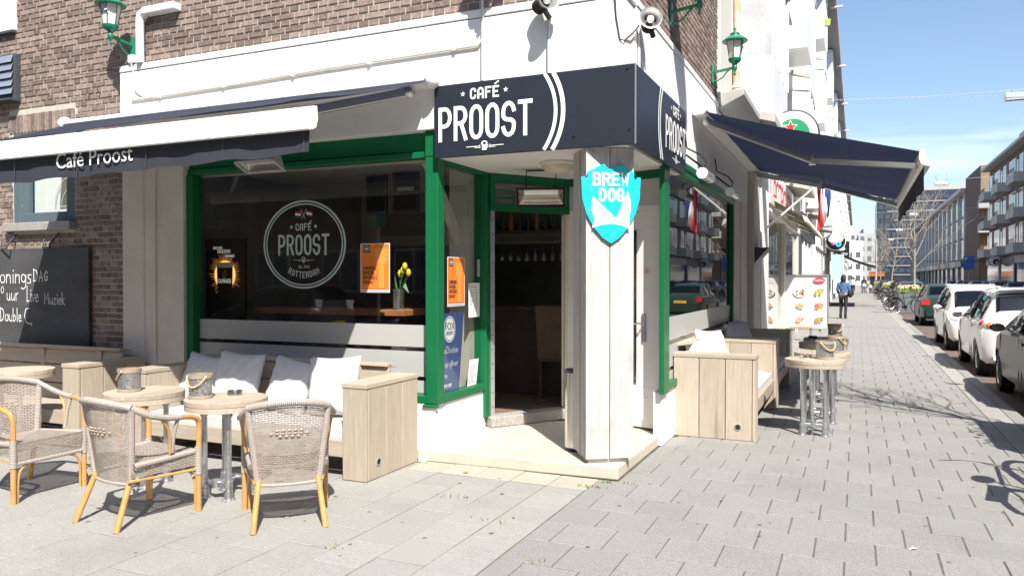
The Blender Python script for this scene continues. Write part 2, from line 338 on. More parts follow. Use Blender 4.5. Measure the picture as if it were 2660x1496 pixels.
def rect(mb, F, x0, x1, y0, y1, d=.002): mb.add([F(x0, y0, d), F(x1, y0, d), F(x1, y1, d), F(x0, y1, d)], [(0, 1, 2, 3)]); return mb
def arc(cx, cy, rx, ry, a0, a1, n=7): return [(cx + rx * math.cos(R(a0 + (a1 - a0) * i / n)), cy + ry * math.sin(R(a0 + (a1 - a0) * i / n))) for i in range(n + 1)]
def ribbon(mb, F, pts, w, d=.002, closed=False, cap=True):
    RB[0] = (RB[0] + 1) % 9; d += RB[0] * .00012
    P = [Vector(p) for p in pts]; N = len(P); Lf = []; Rt = []
    if not closed and cap and (P[0] - P[-1]).length > 1e-4: P[0] = P[0] + (P[0] - P[1]).normalized() * w / 2; P[-1] = P[-1] + (P[-1] - P[-2]).normalized() * w / 2
    for i in range(N):
        a = P[i - 1] if (i or closed) else P[i]; b = P[(i + 1) % N] if (i < N - 1 or closed) else P[i]
        d1 = (P[i] - a); d2 = (b - P[i])
        d1 = d1.normalized() if d1.length > 1e-6 else d2.normalized(); d2 = d2.normalized() if d2.length > 1e-6 else d1
        t = d1 + d2; t = t.normalized() if t.length > 1e-3 else d1; nn = Vector((-t.y, t.x)); k = max(.55, nn.dot(Vector((-d1.y, d1.x))))
        o = nn * (w / 2 / k); Lf.append(F(*(P[i] + o), d)); Rt.append(F(*(P[i] - o), d))
    mb.add(Lf + Rt, [(i, i + N, (i + 1) % N + N, (i + 1) % N) for i in range(N if closed else N - 1)])
RB = [0]
def stad(): return arc(.5, .72, .5, .28, 180, 0) + arc(.5, .28, .5, .28, 0, -180)
DECO = {
 'P': [[(0, 0), (0, 1)], [(0, 1), (.5, 1)] + arc(.5, .72, .5, .28, 90, -90) + [(0, .44)]], 'O': [stad() + [(0, .72)]],
 'R': [[(0, 0), (0, 1)], [(0, 1), (.5, 1)] + arc(.5, .75, .5, .25, 90, -90) + [(0, .5)], [(.55, .5), (1, 0)]],
 'S': [arc(.5, .74, .5, .26, 10, 180) + arc(.5, .62, .5, .14, 180, 250, 4) + arc(.5, .34, .5, .14, 70, 0, 4) + arc(.5, .26, .5, .26, 0, -170)],
 'T': [[(0, 1), (1, 1)], [(.5, 1), (.5, 0)]], 'C': [arc(.5, .74, .5, .26, 0, 180) + arc(.5, .26, .5, .26, 180, 360)],
 'A': [[(0, 0), (0, .7)] + arc(.5, .7, .5, .3, 180, 0) + [(1, 0)], [(0, .36), (1, .36)]], 'F': [[(0, 0), (0, 1), (1, 1)], [(0, .55), (.75, .55)]],
 'E': [[(1, 0), (0, 0), (0, 1), (1, 1)], [(0, .5), (.75, .5)]], 'D': [[(0, 0), (0, 1), (.45, 1)] + arc(.45, .5, .55, .5, 90, -90) + [(0, 0)]],
 'M': [[(0, 0), (0, 1), (.5, .4), (1, 1), (1, 0)]], 'B': [[(0, 0), (0, 1), (.5, 1)] + arc(.5, .76, .45, .24, 90, -90) + [(0, .52)], [(.5, .52)] + arc(.5, .26, .5, .26, 90, -90) + [(0, 0)]],
 'W': [[(0, 1), (.2, 0), (.5, .8), (.8, 0), (1, 1)]], 'G': [arc(.5, .74, .5, .26, 0, 180) + arc(.5, .26, .5, .26, 180, 360) + [(1, .45), (.55, .45)]],
 'H': [[(0, 0), (0, 1)], [(1, 0), (1, 1)], [(0, .5), (1, .5)]], 'L_': [[(0, 0), (0, 1), (1, 1)]],
 'X': [[(0, 0), (1, 1)], [(0, 1), (1, 0)]], 'N': [[(0, 0), (0, 1), (1, 0), (1, 1)]], 'I': [[(.5, 0), (.5, 1)]], 'K': [[(0, 0), (0, 1)], [(1, 1), (0, .45), (1, 0)]]}
def deco(mb, F, s, x, y, h, cw, gap, w, d=.002, bend=None):
    """art-deco stroke lettering; returns end x"""
    for ch in s:
        if ch != ' ':
            for st in DECO[ch]:
                q = [(x + w / 2 + a * (cw - w), y + w / 2 + b * (h - w)) for a, b in st]
                # squared ends reach the full cell
                if bend:
                    cx, cy, r = bend; q = [(cx + (r - (b - y)) * math.sin((a - cx) / r), cy - (r - (b - y)) * math.cos((a - cx) / r)) for a, b in q]
                ribbon(mb, F, q, w, d)
        x += cw + gap
    return x - gap
HAND = {
 'o': (.5, [arc(.25, .22, .22, .22, 90, 450, 10)]), 'n': (.5, [[(.05, .45), (.05, 0)], [(.05, .3), (.2, .45), (.38, .4), (.42, 0)]]), 'i': (.2, [[(.1, .45), (.1, 0)], [(.1, .62), (.11, .67)]]),
 'g': (.5, [arc(.22, .25, .2, .2, 60, 400, 10), [(.42, .42), (.4, -.2), (.2, -.32), (.02, -.25)]]), 's': (.4, [[(.34, .42), (.1, .42), (.08, .28), (.3, .18), (.28, 0), (.02, .02)]]),
 'D': (.65, [[(.06, 0), (.06, .85)], [(.0, .85), (.4, .75), (.56, .45), (.4, .08), (.0, 0)]]), 'A': (.6, [[(.02, 0), (.26, .75), (.5, 0)], [(.1, .28), (.44, .28)]]),
 'G': (.6, [[(.5, .6), (.32, .72), (.06, .42), (.2, .05), (.46, .1), (.48, .32), (.28, .34)]]), 'u': (.5, [[(.04, .42), (.06, .06), (.24, 0), (.38, .1), (.4, .44), (.42, 0)]]),
 'r': (.4, [[(.04, .42), (.06, 0)], [(.06, .28), (.2, .42), (.34, .4)]]), 'L': (.45, [[(.08, .9), (.06, 0), (.4, .06)]]), 'v': (.42, [[(.02, .42), (.18, 0), (.38, .44)]]),
 'e': (.45, [[(.05, .22), (.38, .24), (.32, .42), (.12, .4), (.04, .18), (.16, 0), (.4, .06)]]), 'M': (.75, [[(.04, 0), (.08, .8), (.34, .3), (.6, .82), (.66, 0)]]),
 'z': (.42, [[(.02, .42), (.36, .42), (.04, 0), (.4, .02)]]), 'k': (.45, [[(.06, .8), (.06, 0)], [(.36, .44), (.08, .2), (.4, 0)]]), 'b': (.48, [[(.06, .85), (.06, 0)], [(.06, .3), (.3, .42), (.4, .2), (.26, 0), (.06, .04)]]),
 'l': (.2, [[(.08, .85), (.1, 0)]]), 'C': (.6, [[(.52, .82), (.2, .78), (.05, .4), (.22, .02), (.6, -.06)]]), ',': (.2, [[(.1, .02), (.04, -.14)]]), '0': (.36, [arc(.15, .5, .13, .2, 90, 450, 9)]),
 'E': (.5, [[(.44, .78), (.06, .76), (.06, 0), (.44, .02)], [(.06, .4), (.36, .42)]]), 'd': (.48, [arc(.2, .2, .17, .2, 60, 400, 9), [(.4, .8), (.4, 0)]]), 'p': (.46, [[(.06, .42), (.06, -.3)], arc(.22, .22, .17, .2, 150, 500, 9)]),
 'R': (.55, [[(.06, 0), (.06, .78)], [(.06, .78), (.4, .66), (.38, .44), (.06, .4)], [(.14, .4), (.46, 0)]]), 'S': (.5, [[(.44, .72), (.16, .76), (.08, .52), (.4, .34), (.36, .04), (.04, .06)]]),
 'c': (.42, [[(.36, .38), (.14, .42), (.05, .2), (.16, 0), (.38, .06)]]), 'h': (.48, [[(.06, .8), (.06, 0)], [(.06, .28), (.24, .42), (.38, .34), (.4, 0)]]), 'm': (.7, [[(.05, .44), (.05, 0)], [(.05, .3), (.18, .44), (.3, .34), (.31, 0)], [(.31, .3), (.45, .44), (.58, .34), (.6, 0)]]),
 'F': (.5, [[(.06, 0), (.06, .76), (.44, .78)], [(.06, .42), (.34, .43)]]), 'O': (.6, [arc(.28, .38, .24, .38, 90, 450, 10)]), 'W': (.8, [[(.02, .76), (.18, 0), (.36, .5), (.54, 0), (.72, .78)]])}
def hand(mb, F, s, x, y, h, w, d=.002, slope=0., rnd=None, xs=1.):
    rnd = rnd or random.Random(len(s))
    for ch in s:
        if ch == ' ': x += .4 * h * xs; continue
        ad, sts = HAND[ch]
        for st in sts:
            q = [(x + a * h * xs + rnd.uniform(-.012, .012) * h, y + slope * x + b * h + rnd.uniform(-.012, .012) * h) for a, b in st]
            ribbon(mb, F, q, w, d)
        x += (ad + .06) * h * xs
    return x
# ---------------------------------------------------------------- ground, road, pavement
asph = M('asphalt', (.085, .083, .082), .85, var=.22, vs=3, bump=.4, bs=160)
paver = M('park_paver', (.15, .12, .105), .9, var=.25, vs=9, bump=.4, bs=60)
gr = MB().box(-900, 900, -900, 1500, -.5, -.11).build('ground', asph); struct(gr)
struct(MB().box(4.1, 10.4, -900, 1400, -.11, -.084).build('road', asph))
struct(MB().box(-23.5, 4.1, -10.2, -4.6, -.11, -.0845).build('side_road', asph))
pk = struct(MB().box(1.72, 4.1, -3.4, 420, -.11, -.078).build('parking_strip', brickmat('paver_bricks', (.17, .125, .105), (.13, .105, .095), (.07, .065, .055), 'XY', .21, .105)))
struct(MB().box(10.4, 12.95, -3, 420, -.11, .03).build('opposite_pavement', slabm))
struct(MB().box(-60, 12.9, -12.6, -10.2, -.11, .03).build('side_pavement', slabm))
pv = MB().box(-40, 1.55, -4.4, 5.9, -.11, -.005).box(-1.9, 1.55, 5.9, 27, -.11, -.005).build('pavement', joint); struct(pv)
struct(MB().box(-1.7, 1.335, 27, 420, -.11, 0).build('far_pavement', brickmat('far_slabs', (.275, .268, .256), (.262, .256, .246), (.17, .16, .145), 'XY', .32, .37)))
kb = MB().box(1.335, 1.57, 27, 420, -.11, -.001).box(1.57, 1.72, 60, 420, -.11, .002).build('kerb', slabm); struct(kb)
for i in range(-4, 64):
    o = MB().box(-.075, .075, .004, .956, -.11, random.uniform(-.002, .003)).build('kerb_stone', slabg, kb, bevel=.008, world=False); o.location = (1.645, i * .96, 0)
def slab(mb, x0, x1, y0, y1, z=0., c=.004):
    return mb.add([(x0, y0, z - .03), (x1, y0, z - .03), (x1, y1, z - .03), (x0, y1, z - .03), (x0 + .0008, y0 + .0008, z - c), (x1 - .0008, y0 + .0008, z - c), (x1 - .0008, y1 - .0008, z - c), (x0 + .0008, y1 - .0008, z - c),
                   (x0 + c, y0 + c, z), (x1 - c, y0 + c, z), (x1 - c, y1 - c, z), (x0 + c, y1 - c, z)],
                  [(8, 9, 10, 11), (4, 5, 9, 8), (5, 6, 10, 9), (6, 7, 11, 10), (7, 4, 8, 11), (0, 1, 5, 4), (1, 2, 6, 5), (2, 3, 7, 6), (3, 0, 4, 7)])
SL = []; J = .0035
for k in range(0, 26):                                     # tiles before the terrace: columns, staggered
    x1 = -1.815 - .3105 * k; x0 = x1 - .3105; n = 0
    y = 1.4 + (.1775 if k % 2 else 0) + .245
    top = 5.385 if x0 > -3.4 else 5.78
    while y < top - .02: SL.append((x0 + J, x1 - J, y + J, min(y + .355, top) - J, 0)); y += .355
for k in range(-9, 66):                                    # tiles along the street: rows, staggered
    y0 = 3.86 + .365 * k; y1 = y0 + .365; x = -1.815 + (.16 if k % 2 else 0) - .32
    if y1 > 27: break
    xl = -1.81 if y0 < 5.35 else (-1.655 if y0 < 7.4 else -1.60)
    while x < 1.335:
        a, b = max(x, xl), min(x + .32, 1.335)
        if b - a > .03: SL.append((a + J, b - J, y0 + J, y1 - J, 1))
        x += .32
    SL.append((1.34, 1.565, y0 + J, y1 - J, 0))
for k in range(5): x = -3.36 + .31 * k; SL.append((x + J, x + .31 - J, 5.385 + J, 5.70 - J, 2))
SMAT = [slabm, slabg, slabc]; SM = {}
def key(s): dx = (s[0] + s[1]) / 2; dy = (s[2] + s[3]) / 2; return (dx * dx + dy * dy) if (dy > 2.9 - .3 * dx and dx > -6.4 and dx < 2.6) else 900 + dx * dx + dy * dy
SL.sort(key=key); rest = [MB(), MB(), MB()]
for i, s in enumerate(SL):
    if i < 300:
        sz = (round(s[1] - s[0], 3), round(s[3] - s[2], 3), s[4])
        if sz not in SM: SM[sz] = slab(MB(), -sz[0] / 2, sz[0] / 2, -sz[1] / 2, sz[1] / 2).mesh('paving_slab', SMAT[s[4]])
        o = obj('paving_slab', SM[sz], pv, world=False); o.location = ((s[0] + s[1]) / 2, (s[2] + s[3]) / 2, random.uniform(-.0015, .0015)); o.rotation_euler = (random.gauss(0, .0025), random.gauss(0, .0025), random.gauss(0, .002))
    else: slab(rest[s[4]], *s[:4], random.uniform(-.0015, .0015))
for mb, m in zip(rest, SMAT):
    if mb.v: mb.build('paving_slabs', m, pv, kind='stuff')
# ---------------------------------------------------------------- brick fields
def bricks(u0, u1, z0, z1, ex=(), sold=()):
    out = []; c = int((z0 + 1e-6) / .0625)
    while c * .0625 < z1 - .01:
        a = c * .0625; zz0, zz1 = max(a, z0), min(a + .0505, z1); hd = c % 2; ln, of = (.1, .0) if hd else (.211, .055 + (.111 if (c // 2) % 2 else 0))
        st = ln + .011; u = math.floor((u0 - of) / st) * st + of
        while u < u1:
            segs = [(max(u, u0), min(u + ln, u1))]
            for e in ex:
                if zz1 > e[2] and zz0 < e[3]:
                    ns = []
                    for p, q in segs:
                        if q <= e[0] or p >= e[1]: ns.append((p, q))
                        else:
                            if p < e[0]: ns.append((p, e[0]))
                            if q > e[1]: ns.append((e[1], q))
                    segs = ns
            out += [(p, q, zz0, zz1) for p, q in segs if q - p > .02 and zz1 - zz0 > .015]
            u += st
        c += 1
    return out
def brickbox(mb, F, u0, u1, z0, z1, d=.007):
    c = .0025
    return mb.add([F(u0, z0, -.02), F(u1, z0, -.02), F(u1, z1, -.02), F(u0, z1, -.02), F(u0 + c, z0 + c, d), F(u1 - c, z0 + c, d), F(u1 - c, z1 - c, d), F(u0 + c, z1 - c, d)],
                  [(4, 5, 6, 7), (0, 1, 5, 4), (1, 2, 6, 5), (2, 3, 7, 6), (3, 0, 4, 7)])
def lay(F, lst, wall, mat, cap, keyf):
    lst = sorted(lst, key=keyf); mb = MB(); n = 0; cache = {}
    for (u0, u1, z0, z1) in lst:
        sz = (round(u1 - u0, 3), round(z1 - z0, 4)); full = sz[0] in (.1, .211) or sz[0] == .058
        if n < cap and full:
            if sz not in cache: cache[sz] = brickbox(MB(), FR((0, 0, 0), F.ex, F.ey), -sz[0] / 2, sz[0] / 2, -sz[1] / 2, sz[1] / 2).mesh('brick', mat)
            o = obj('brick', cache[sz], wall, world=True); o.matrix_parent_inverse = WM(wall).inverted()
            o.location = F((u0 + u1) / 2, (z0 + z1) / 2, random.uniform(-.003, .002)); n += 1
        else: brickbox(mb, F, u0, u1, z0, z1, .007 + random.uniform(-.003, .002))
    mb.build('bricks', mat, wall, kind='stuff')
# ---------------------------------------------------------------- the cafe building
CB = thing('cafe_building', 'corner cafe of brown brick with white bands and green shopfront frames', 'building', (-1.62, 5.8, 0))
wa = MB().box(-9.9, -8.92, 5.803, 6.05, 0, 3.78).box(-7.89, -7.085, 5.803, 6.05, 0, 3.78).box(-8.92, -7.89, 5.803, 6.05, 0, 2.1).box(-8.92, -7.89, 5.803, 6.05, 3.22, 3.78) \
    .box(-9.9, -1.63, 5.803, 6.05, 3.78, 4.95).box(-1.87, -1.623, 6.05, 9.95, 3.78, 6.2).build('brick_wall', mortar, CB)
SOLD = [(-8.98 + i * .0622, -8.98 + i * .0622 + .051, 3.225, 3.43) for i in range(18)]
exA = [(-8.93, -7.88, 2.095, 3.225), (-8.99, -7.855, 3.215, 3.44)]
lA = bricks(-9.9, -7.085, 0, 3.78, exA) + bricks(-9.9, -1.625, 3.78, 4.95) + SOLD
lB = bricks(5.81, 9.95, 3.78, 6.2)
F_A = FA(0, 0, 5.8); F_B = FB(0, 0, -1.62)
NF = len(lA)
lay(F_A, lA, wa, brickm, 300, lambda b: (abs((b[0] + b[1]) / 2 + 5.0) * .55 + abs(b[2] - 3.2) + (9 if b[2] < .75 or b[2] > 4.62 or b[0] < -9.0 else 0)))
lay(F_B, lB, wa, brickm, 0, lambda b: 0)
upm = brickmat('upper_brick', (.22, .17, .145), (.17, .13, .11), (.34, .31, .27), 'XZ'); upmB = brickmat('upper_brick_side', (.22, .17, .145), (.17, .13, .11), (.34, .31, .27), 'YZ')
MB().box(-40, -1.63, 5.801, 6.05, 4.95, 12.6).box(-40, -9.9, 5.801, 6.05, 0, 4.95).build('upper_wall', upm, CB)
MB().box(-1.9, -1.622, 6.05, 9.95, 6.2, 12.6).build('upper_side_wall', upmB, CB)
MB().box(-40, -.85, 5.0, 14, 12.6, 12.9).build('roof', dgrey, CB)
# white bands and pilasters
MB().box(-7.085, -1.62, 5.735, 6.0, 2.825, 3.705).box(-1.9, -1.60, 6.0, 9.95, 2.73, 3.705).box(-1.9, -1.60, 9.95, 12.85, 2.73, 3.66).build('white_fascia', white, CB, bevel=.006)
MB().box(-7.085, -1.602, 5.726, 6.0, 3.712, 3.775).box(-1.9, -1.592, 6.0, 9.95, 3.712, 3.775).build('fascia_trim', white, CB, bevel=.006)
pl = MB().box(-7.085, -6.80, 5.755, 6.0, 0, 2.822).box(-6.745, -6.60, 5.745, 6.0, 0, 2.822).box(-6.60, -6.225, 5.765, 6.0, 0, 2.822); pl.cyl((-6.772, 5.765, 0), (-6.772, 5.765, 2.822), .03, n=10); pl.build('pilaster', cream, CB, bevel=.004)
MB().box(-6.225, -3.31, 5.775, 5.95, 0, .462).box(-3.45, -3.305, 5.95, 6.76, 0, .462).build('plinth', white, CB, bevel=.01)
MB().box(-1.72, -1.635, 7.05, 12.85, 0, .5).build('side_plinth', white, CB, bevel=.01)
MB().box(-1.86, -1.615, 11.47, 12.1, .5, 2.73).box(-1.86, -1.60, 12.1, 12.85, 0.5, 2.73).build('side_pilaster', cream, CB, bevel=.006)
# shop window facing the terrace
sw = MB().box(-6.225, -3.27, 5.845, 5.92, 2.66, 2.825).box(-6.225, -3.27, 5.815, 5.92, 2.60, 2.655).box(-6.225, -6.135, 5.80, 5.92, .465, 2.60).box(-3.405, -3.28, 5.775, 5.89, .465, 2.598).box(-3.405, -3.278, 5.77, 5.843, 2.60, 2.823).box(-6.135, -3.405, 5.78, 5.92, .465, .535) \
    .box(-3.425, -3.275, 5.75, 5.79, .44, .463).build('shop_window', green, CB, bevel=.008)
pane = MB().add([(-6.135, 5.885, .535), (-3.405, 5.885, .535), (-3.405, 5.885, 2.60), (-6.135, 5.885, 2.60)], [(0, 1, 2, 3)]).build('pane', glassm, sw)
fb = MB()
for a, b in ((.945, 1.14), (.685, .908), (.54, .65)): fb.add([(-6.13, 5.882, a), (-3.41, 5.882, a), (-3.41, 5.882, b), (-6.13, 5.882, b)], [(0, 1, 2, 3)])
fb.build('frosted_band', frost, sw)
# big round logo on the glass
F = FA(-4.80, 1.875, 5.880); lg = MB()
disc(lg, F, 0, 0, .489, .42, 56, .001, .958); disc(lg, F, 0, 0, .455, .39, 56, .001, .968)
lg.build('logo_ring', pale, sw)
lg = MB(); deco(lg, F, 'PROOST', -.306, -.103, .20, .088, .0155, .024); lg.build('lettering', pale, sw)
lg = MB(); deco(lg, F, 'CAFE', -.096, .131, .07, .041, .0085, .0115); ribbon(lg, F, [(.073, .208), (.092, .222)], .010); star(lg, F, -.145, .168, .024); star(lg, F, .141, .168, .024); lg.build('lettering', pale, sw); lg = MB()
deco(lg, F, 'ROTTERDAM', -.20, -.318, .062, .036, .010, .0095, bend=(0, .08 - .0, .40)); lg.build('lettering', pale, sw)
def mug(mb, F, x, y, s, d=.002):
    ribbon(mb, F, [(x - .022 * s, y + .02 * s), (x - .02 * s, y - .03 * s), (x + .012 * s, y - .03 * s), (x + .014 * s, y + .02 * s)], .012 * s, d); rect(mb, F, x - .018 * s, x + .01 * s, y - .028 * s, y + .01 * s, d)
    ribbon(mb, F, arc(x + .014 * s, y - .004 * s, .018 * s, .016 * s, 90, -90, 5), .006 * s, d); ribbon(mb, F, arc(x - .004 * s, y + .022 * s, .026 * s, .018 * s, 0, 180, 6), .010 * s, d)
    for sg in (-1, 1):
        rect(mb, F, min(x + sg * .045 * s, x + sg * .18 * s), max(x + sg * .045 * s, x + sg * .18 * s), y - .003 * s, y + .003 * s, d); rect(mb, F, min(x + sg * .045 * s, x + sg * .1 * s), max(x + sg * .045 * s, x + sg * .1 * s), y - .014 * s, y - .009 * s, d); rect(mb, F, x + sg * .047 * s - .003 * s, x + sg * .047 * s + .003 * s, y - .02 * s, y + .014 * s, d)
lg = MB(); mug(lg, F, 0, -.148, .7); lg.build('beer_mug_mark', pale, sw)
text('Est. 2016', F, 0, -.226, .042, pale, sw, .85, align='CENTER', shear=.35)
red = M('flag_red', (.55, .04, .05), .7); blue = M('flag_blue', (.03, .07, .28), .7)
for sg, cs in ((-1, (blue, letter, red)), (1, (blue, letter, red))):
    fl = MB(); ribbon(fl, F, [(-sg * .02, .245), (sg * .035, .335)], .005); fl.build('flag_stick', pale, sw)
    for i, cm in enumerate(cs):
        fl = MB(); x0 = sg * .033 if sg > 0 else -.10; fl.add([F(x0, .262 + .018 * i - (.0 if sg < 0 else -.006), .001), F(x0 + .067, .255 + .018 * i, .001), F(x0 + .067, .273 + .018 * i, .001), F(x0, .280 + .018 * i + (.0 if sg < 0 else .006), .001)], [(0, 1, 2, 3)]); fl.build('flag_stripe', cm, sw)
# return window beside the door
rw = MB().box(-3.405, -3.285, 5.892, 6.70, .465, .535).box(-3.405, -3.285, 5.90, 6.72, 2.55, 2.655).box(-3.405, -3.275, 6.70, 6.79, .20, 2.60).build('return_window', green, CB, bevel=.008)
MB().add([(-3.33, 5.862, .535), (-3.33, 6.70, .535), (-3.33, 6.70, 2.55), (-3.33, 5.862, 2.55)], [(0, 1, 2, 3)]).build('pane', glassm, rw)
# porch back walls
L_, K_, R_ = Vector((-3.29, 6.79, 0)), Vector((-2.75, 7.60, 0)), Vector((-1.66, 7.21, 0))
def pan(mb, a, b, z0, z1, t, s0=0., s1=1., off=0.):
    a, b = Vector(a), Vector(b); d = (b - a); n = Vector((d.y, -d.x, 0)).normalized() * off; p, q = a + d * s0 + n, a + d * s1 + n; zc = (z0 + z1) / 2
    return mb.bar((p.x, p.y, zc), (q.x, q.y, zc), t, z1 - z0)
tr = pan(MB(), L_, K_, 2.215, 2.29, .09); pan(tr, L_, K_, 2.50, 2.60, .09); pan(tr, L_, K_, 2.29, 2.50, .085, 0, .06); pan(tr, L_, K_, 2.29, 2.50, .085, .94, 1); tr = tr.build('transom', green, CB, bevel=.006)
pan(MB(), L_, K_, 2.29, 2.50, .006, .06, .94).build('pane', glassm, tr)
for z in (2.35, 2.42): pan(MB(), L_, K_, z - .006, z + .006, .02, .06, .94, .025).build('louvre_bar', green, tr)
dj = pan(MB(), L_, K_, .2, 2.21, .05, .0, .045, .02).build('door_jamb', alu, CB)
for i in range(14): q = L_ + (K_ - L_) * .02 + Vector(((K_ - L_).y, -(K_ - L_).x, 0)).normalized() * .046; MB().cyl((q.x, q.y, .3 + i * .14), (q.x + .004, q.y - .003, .3 + i * .14), .006, n=6).build('screw', dgrey, dj)
pan(MB(), L_, K_, .2, 2.215, .06, .93, 1.0).build('door_post', cream, CB)
# open cafe door leaf, folded inwards
dl = MB(); q0 = K_ + (L_ - K_) * .07; q1 = q0 + Vector((-.10, .80, 0)); pan(dl, q0, q1, .22, 1.0, .04); pan(dl, q0, q1, 2.0, 2.2, .04); pan(dl, q0, q1, 1.0, 2.0, .04, 0, .14); pan(dl, q0, q1, 1.0, 2.0, .04, .86, 1)
dl = dl.build('cafe_door', cream, CB, bevel=.005); pan(MB(), q0, q1, 1.0, 2.0, .008, .14, .86).build('pane', glassm, dl)
for za, zb in ((.38, .88),): pan(MB(), q0, q1, za, zb, .05, .2, .8).build('door_panel', cream, dl, bevel=.012)
# white street door with iron lattice
wd = MB()
pan(wd, K_, R_, 2.20, 2.25, .07, .30, .985); pan(wd, K_, R_, .12, 2.20, .07, .30, .335); pan(wd, K_, R_, .12, 2.20, .07, .945, .985)
pan(wd, K_, R_, .12, .52, .045, .335, .945); pan(wd, K_, R_, 2.02, 2.2, .045, .335, .945); pan(wd, K_, R_, .52, 2.02, .045, .335, .43); pan(wd, K_, R_, .52, 2.02, .045, .745, .945)
wd = wd.build('street_door', white2, CB, bevel=.006)
pan(MB(), K_, R_, .52, 2.02, .01, .43, .745).build('pane', mirglass, wd)
pan(MB(), K_, R_, .2, .42, .05, .40, .88).build('door_panel', white2, wd, bevel=.01)
ir = MB(); pan(ir, K_, R_, .54, .56, .02, .43, .745, .05); pan(ir, K_, R_, 1.98, 2.0, .02, .43, .745, .05); pan(ir, K_, R_, .54, 2.0, .02, .43, .442, .05); pan(ir, K_, R_, .54, 2.0, .02, .733, .745, .05)
dk = (R_ - K_); nk = Vector((dk.y, -dk.x, 0)).normalized() * .05
if nk.y > 0: nk = -nk
for i in range(3):
    for sg in (0, 1):
        a = K_ + dk * (.44 if sg else .735) + nk; b = K_ + dk * (.735 if sg else .44) + nk; ir.cyl((a.x, a.y, .56 + i * .47), (b.x, b.y, .56 + i * .47 + .48), .008, n=6)
ir.build('iron_lattice', black, wd)
hp = K_ + dk * .83 + nk * .62; MB().obox((hp.x, hp.y, 1.08), (.045, .012, .27), Matrix.Rotation(math.atan2(dk.y, dk.x), 3, 'Z')).build('handle_plate', steel, wd, bevel=.004)
h2 = hp + nk * .9; h3 = h2 - dk * .13; MB().tube([(hp.x, hp.y, 1.12), (h2.x, h2.y, 1.12), (h3.x, h3.y, 1.12)], .011, 8).build('door_handle', steel, wd, True)
kl = K_ + dk * .855 + nk * .5; MB().cyl((kl.x, kl.y, 1.62), (kl.x + nk.x * .2, kl.y + nk.y * .2, 1.62), .022, n=12).build('cylinder_lock', steel, wd, True)
pan(MB(), K_, R_, 2.25, 2.50, .06, .0, .985).build('over_door_panel', lgrey, CB); pan(MB(), K_, R_, 2.50, 2.60, .08, .0, .985).build('over_door_rail', green, CB)
pan(MB(), K_, R_, .12, 2.25, .06, .0, .30).build('porch_wall', white, CB)
# porch floor and step
pf = MB(); pf.prism([(-3.42, 5.655, 0), (-1.665, 5.715, 0), (-1.665, 7.66, 0), (-2.4, 7.66, 0), (-3.42, 6.85, 0)], (0, 0, .10)); pf.build('porch_step', terr, CB, bevel=.012)
pan(MB(), L_, K_, .102, .205, .20, -.02, 1.0, .0).build('door_sill', stone, CB, bevel=.012)
MB().box(-3.275, -1.62, 5.745, 7.7, 2.58, 2.725).build('porch_soffit', white, CB)
for i, (x, y, s) in enumerate(((-3.37, 5.67, .05),)): MB().ball((x, y, .02), (s, .035, .07), 9, 6).build('cracked_render', white, CB)
# clad corner post
pr = Matrix.Rotation(R(34), 3, 'Z'); pc = Vector((-1.876, 5.994, 0))
cp = MB().obox(pc + Vector((0, 0, 1.34)), (.33, .33, 2.48), pr).build('corner_post', lgrey, CB)
pwood = M('whitewash_board', (.49, .475, .455), .75, var=.16, vs=9, bump=.35, bs=30, stretch=(5, 5, .35), dirt=.5)
for sx in (-1, 1):                                         # two boards on each visible face
    o = MB().obox(pc + pr @ Vector((sx * .0985, -.182, 0)) + Vector((0, 0, 1.355)), (.192, .03, 2.44), pr).build('cladding_board', pwood, cp, bevel=.004)
    o = MB().obox(pc + pr @ Vector((sx * .0985, .182, 0)) + Vector((0, 0, 1.355)), (.192, .03, 2.44), pr).build('cladding_board', pwood, cp, bevel=.004)
for sy, wd_ in ((-.105, .12), (.08, .17)):
    for sx in (-1, 1): MB().obox(pc + pr @ Vector((sx * .182, sy, 0)) + Vector((0, 0, 1.36)), (.03, wd_, 2.43), pr).build('cladding_board', pwood, cp, bevel=.004)
# side window towards the street
s2 = MB().box(-1.648, -1.60, 6.98, 7.20, .49, 2.62).box(-1.70, -1.605, 7.20, 11.46, 2.60, 2.735).box(-1.70, -1.61, 7.20, 11.46, .50, .57).box(-1.70, -1.61, 11.36, 11.46, .57, 2.60).box(-1.70, -1.59, 7.2, 11.46, 2.665, 2.70).build('side_shop_window', green, CB, bevel=.008)
MB().add([(-1.66, 7.20, .57), (-1.66, 11.36, .57), (-1.66, 11.36, 2.60), (-1.66, 7.20, 2.60)], [(0, 1, 2, 3)]).build('pane', mirglass, s2)
fb = MB()
for a, b in ((.95, 1.18), (.69, .91), (.57, .655)): fb.add([(-1.657, 7.21, a), (-1.657, 11.35, a), (-1.657, 11.35, b), (-1.657, 7.21, b)], [(0, 1, 2, 3)])
fb.build('frosted_band', frost, s2)
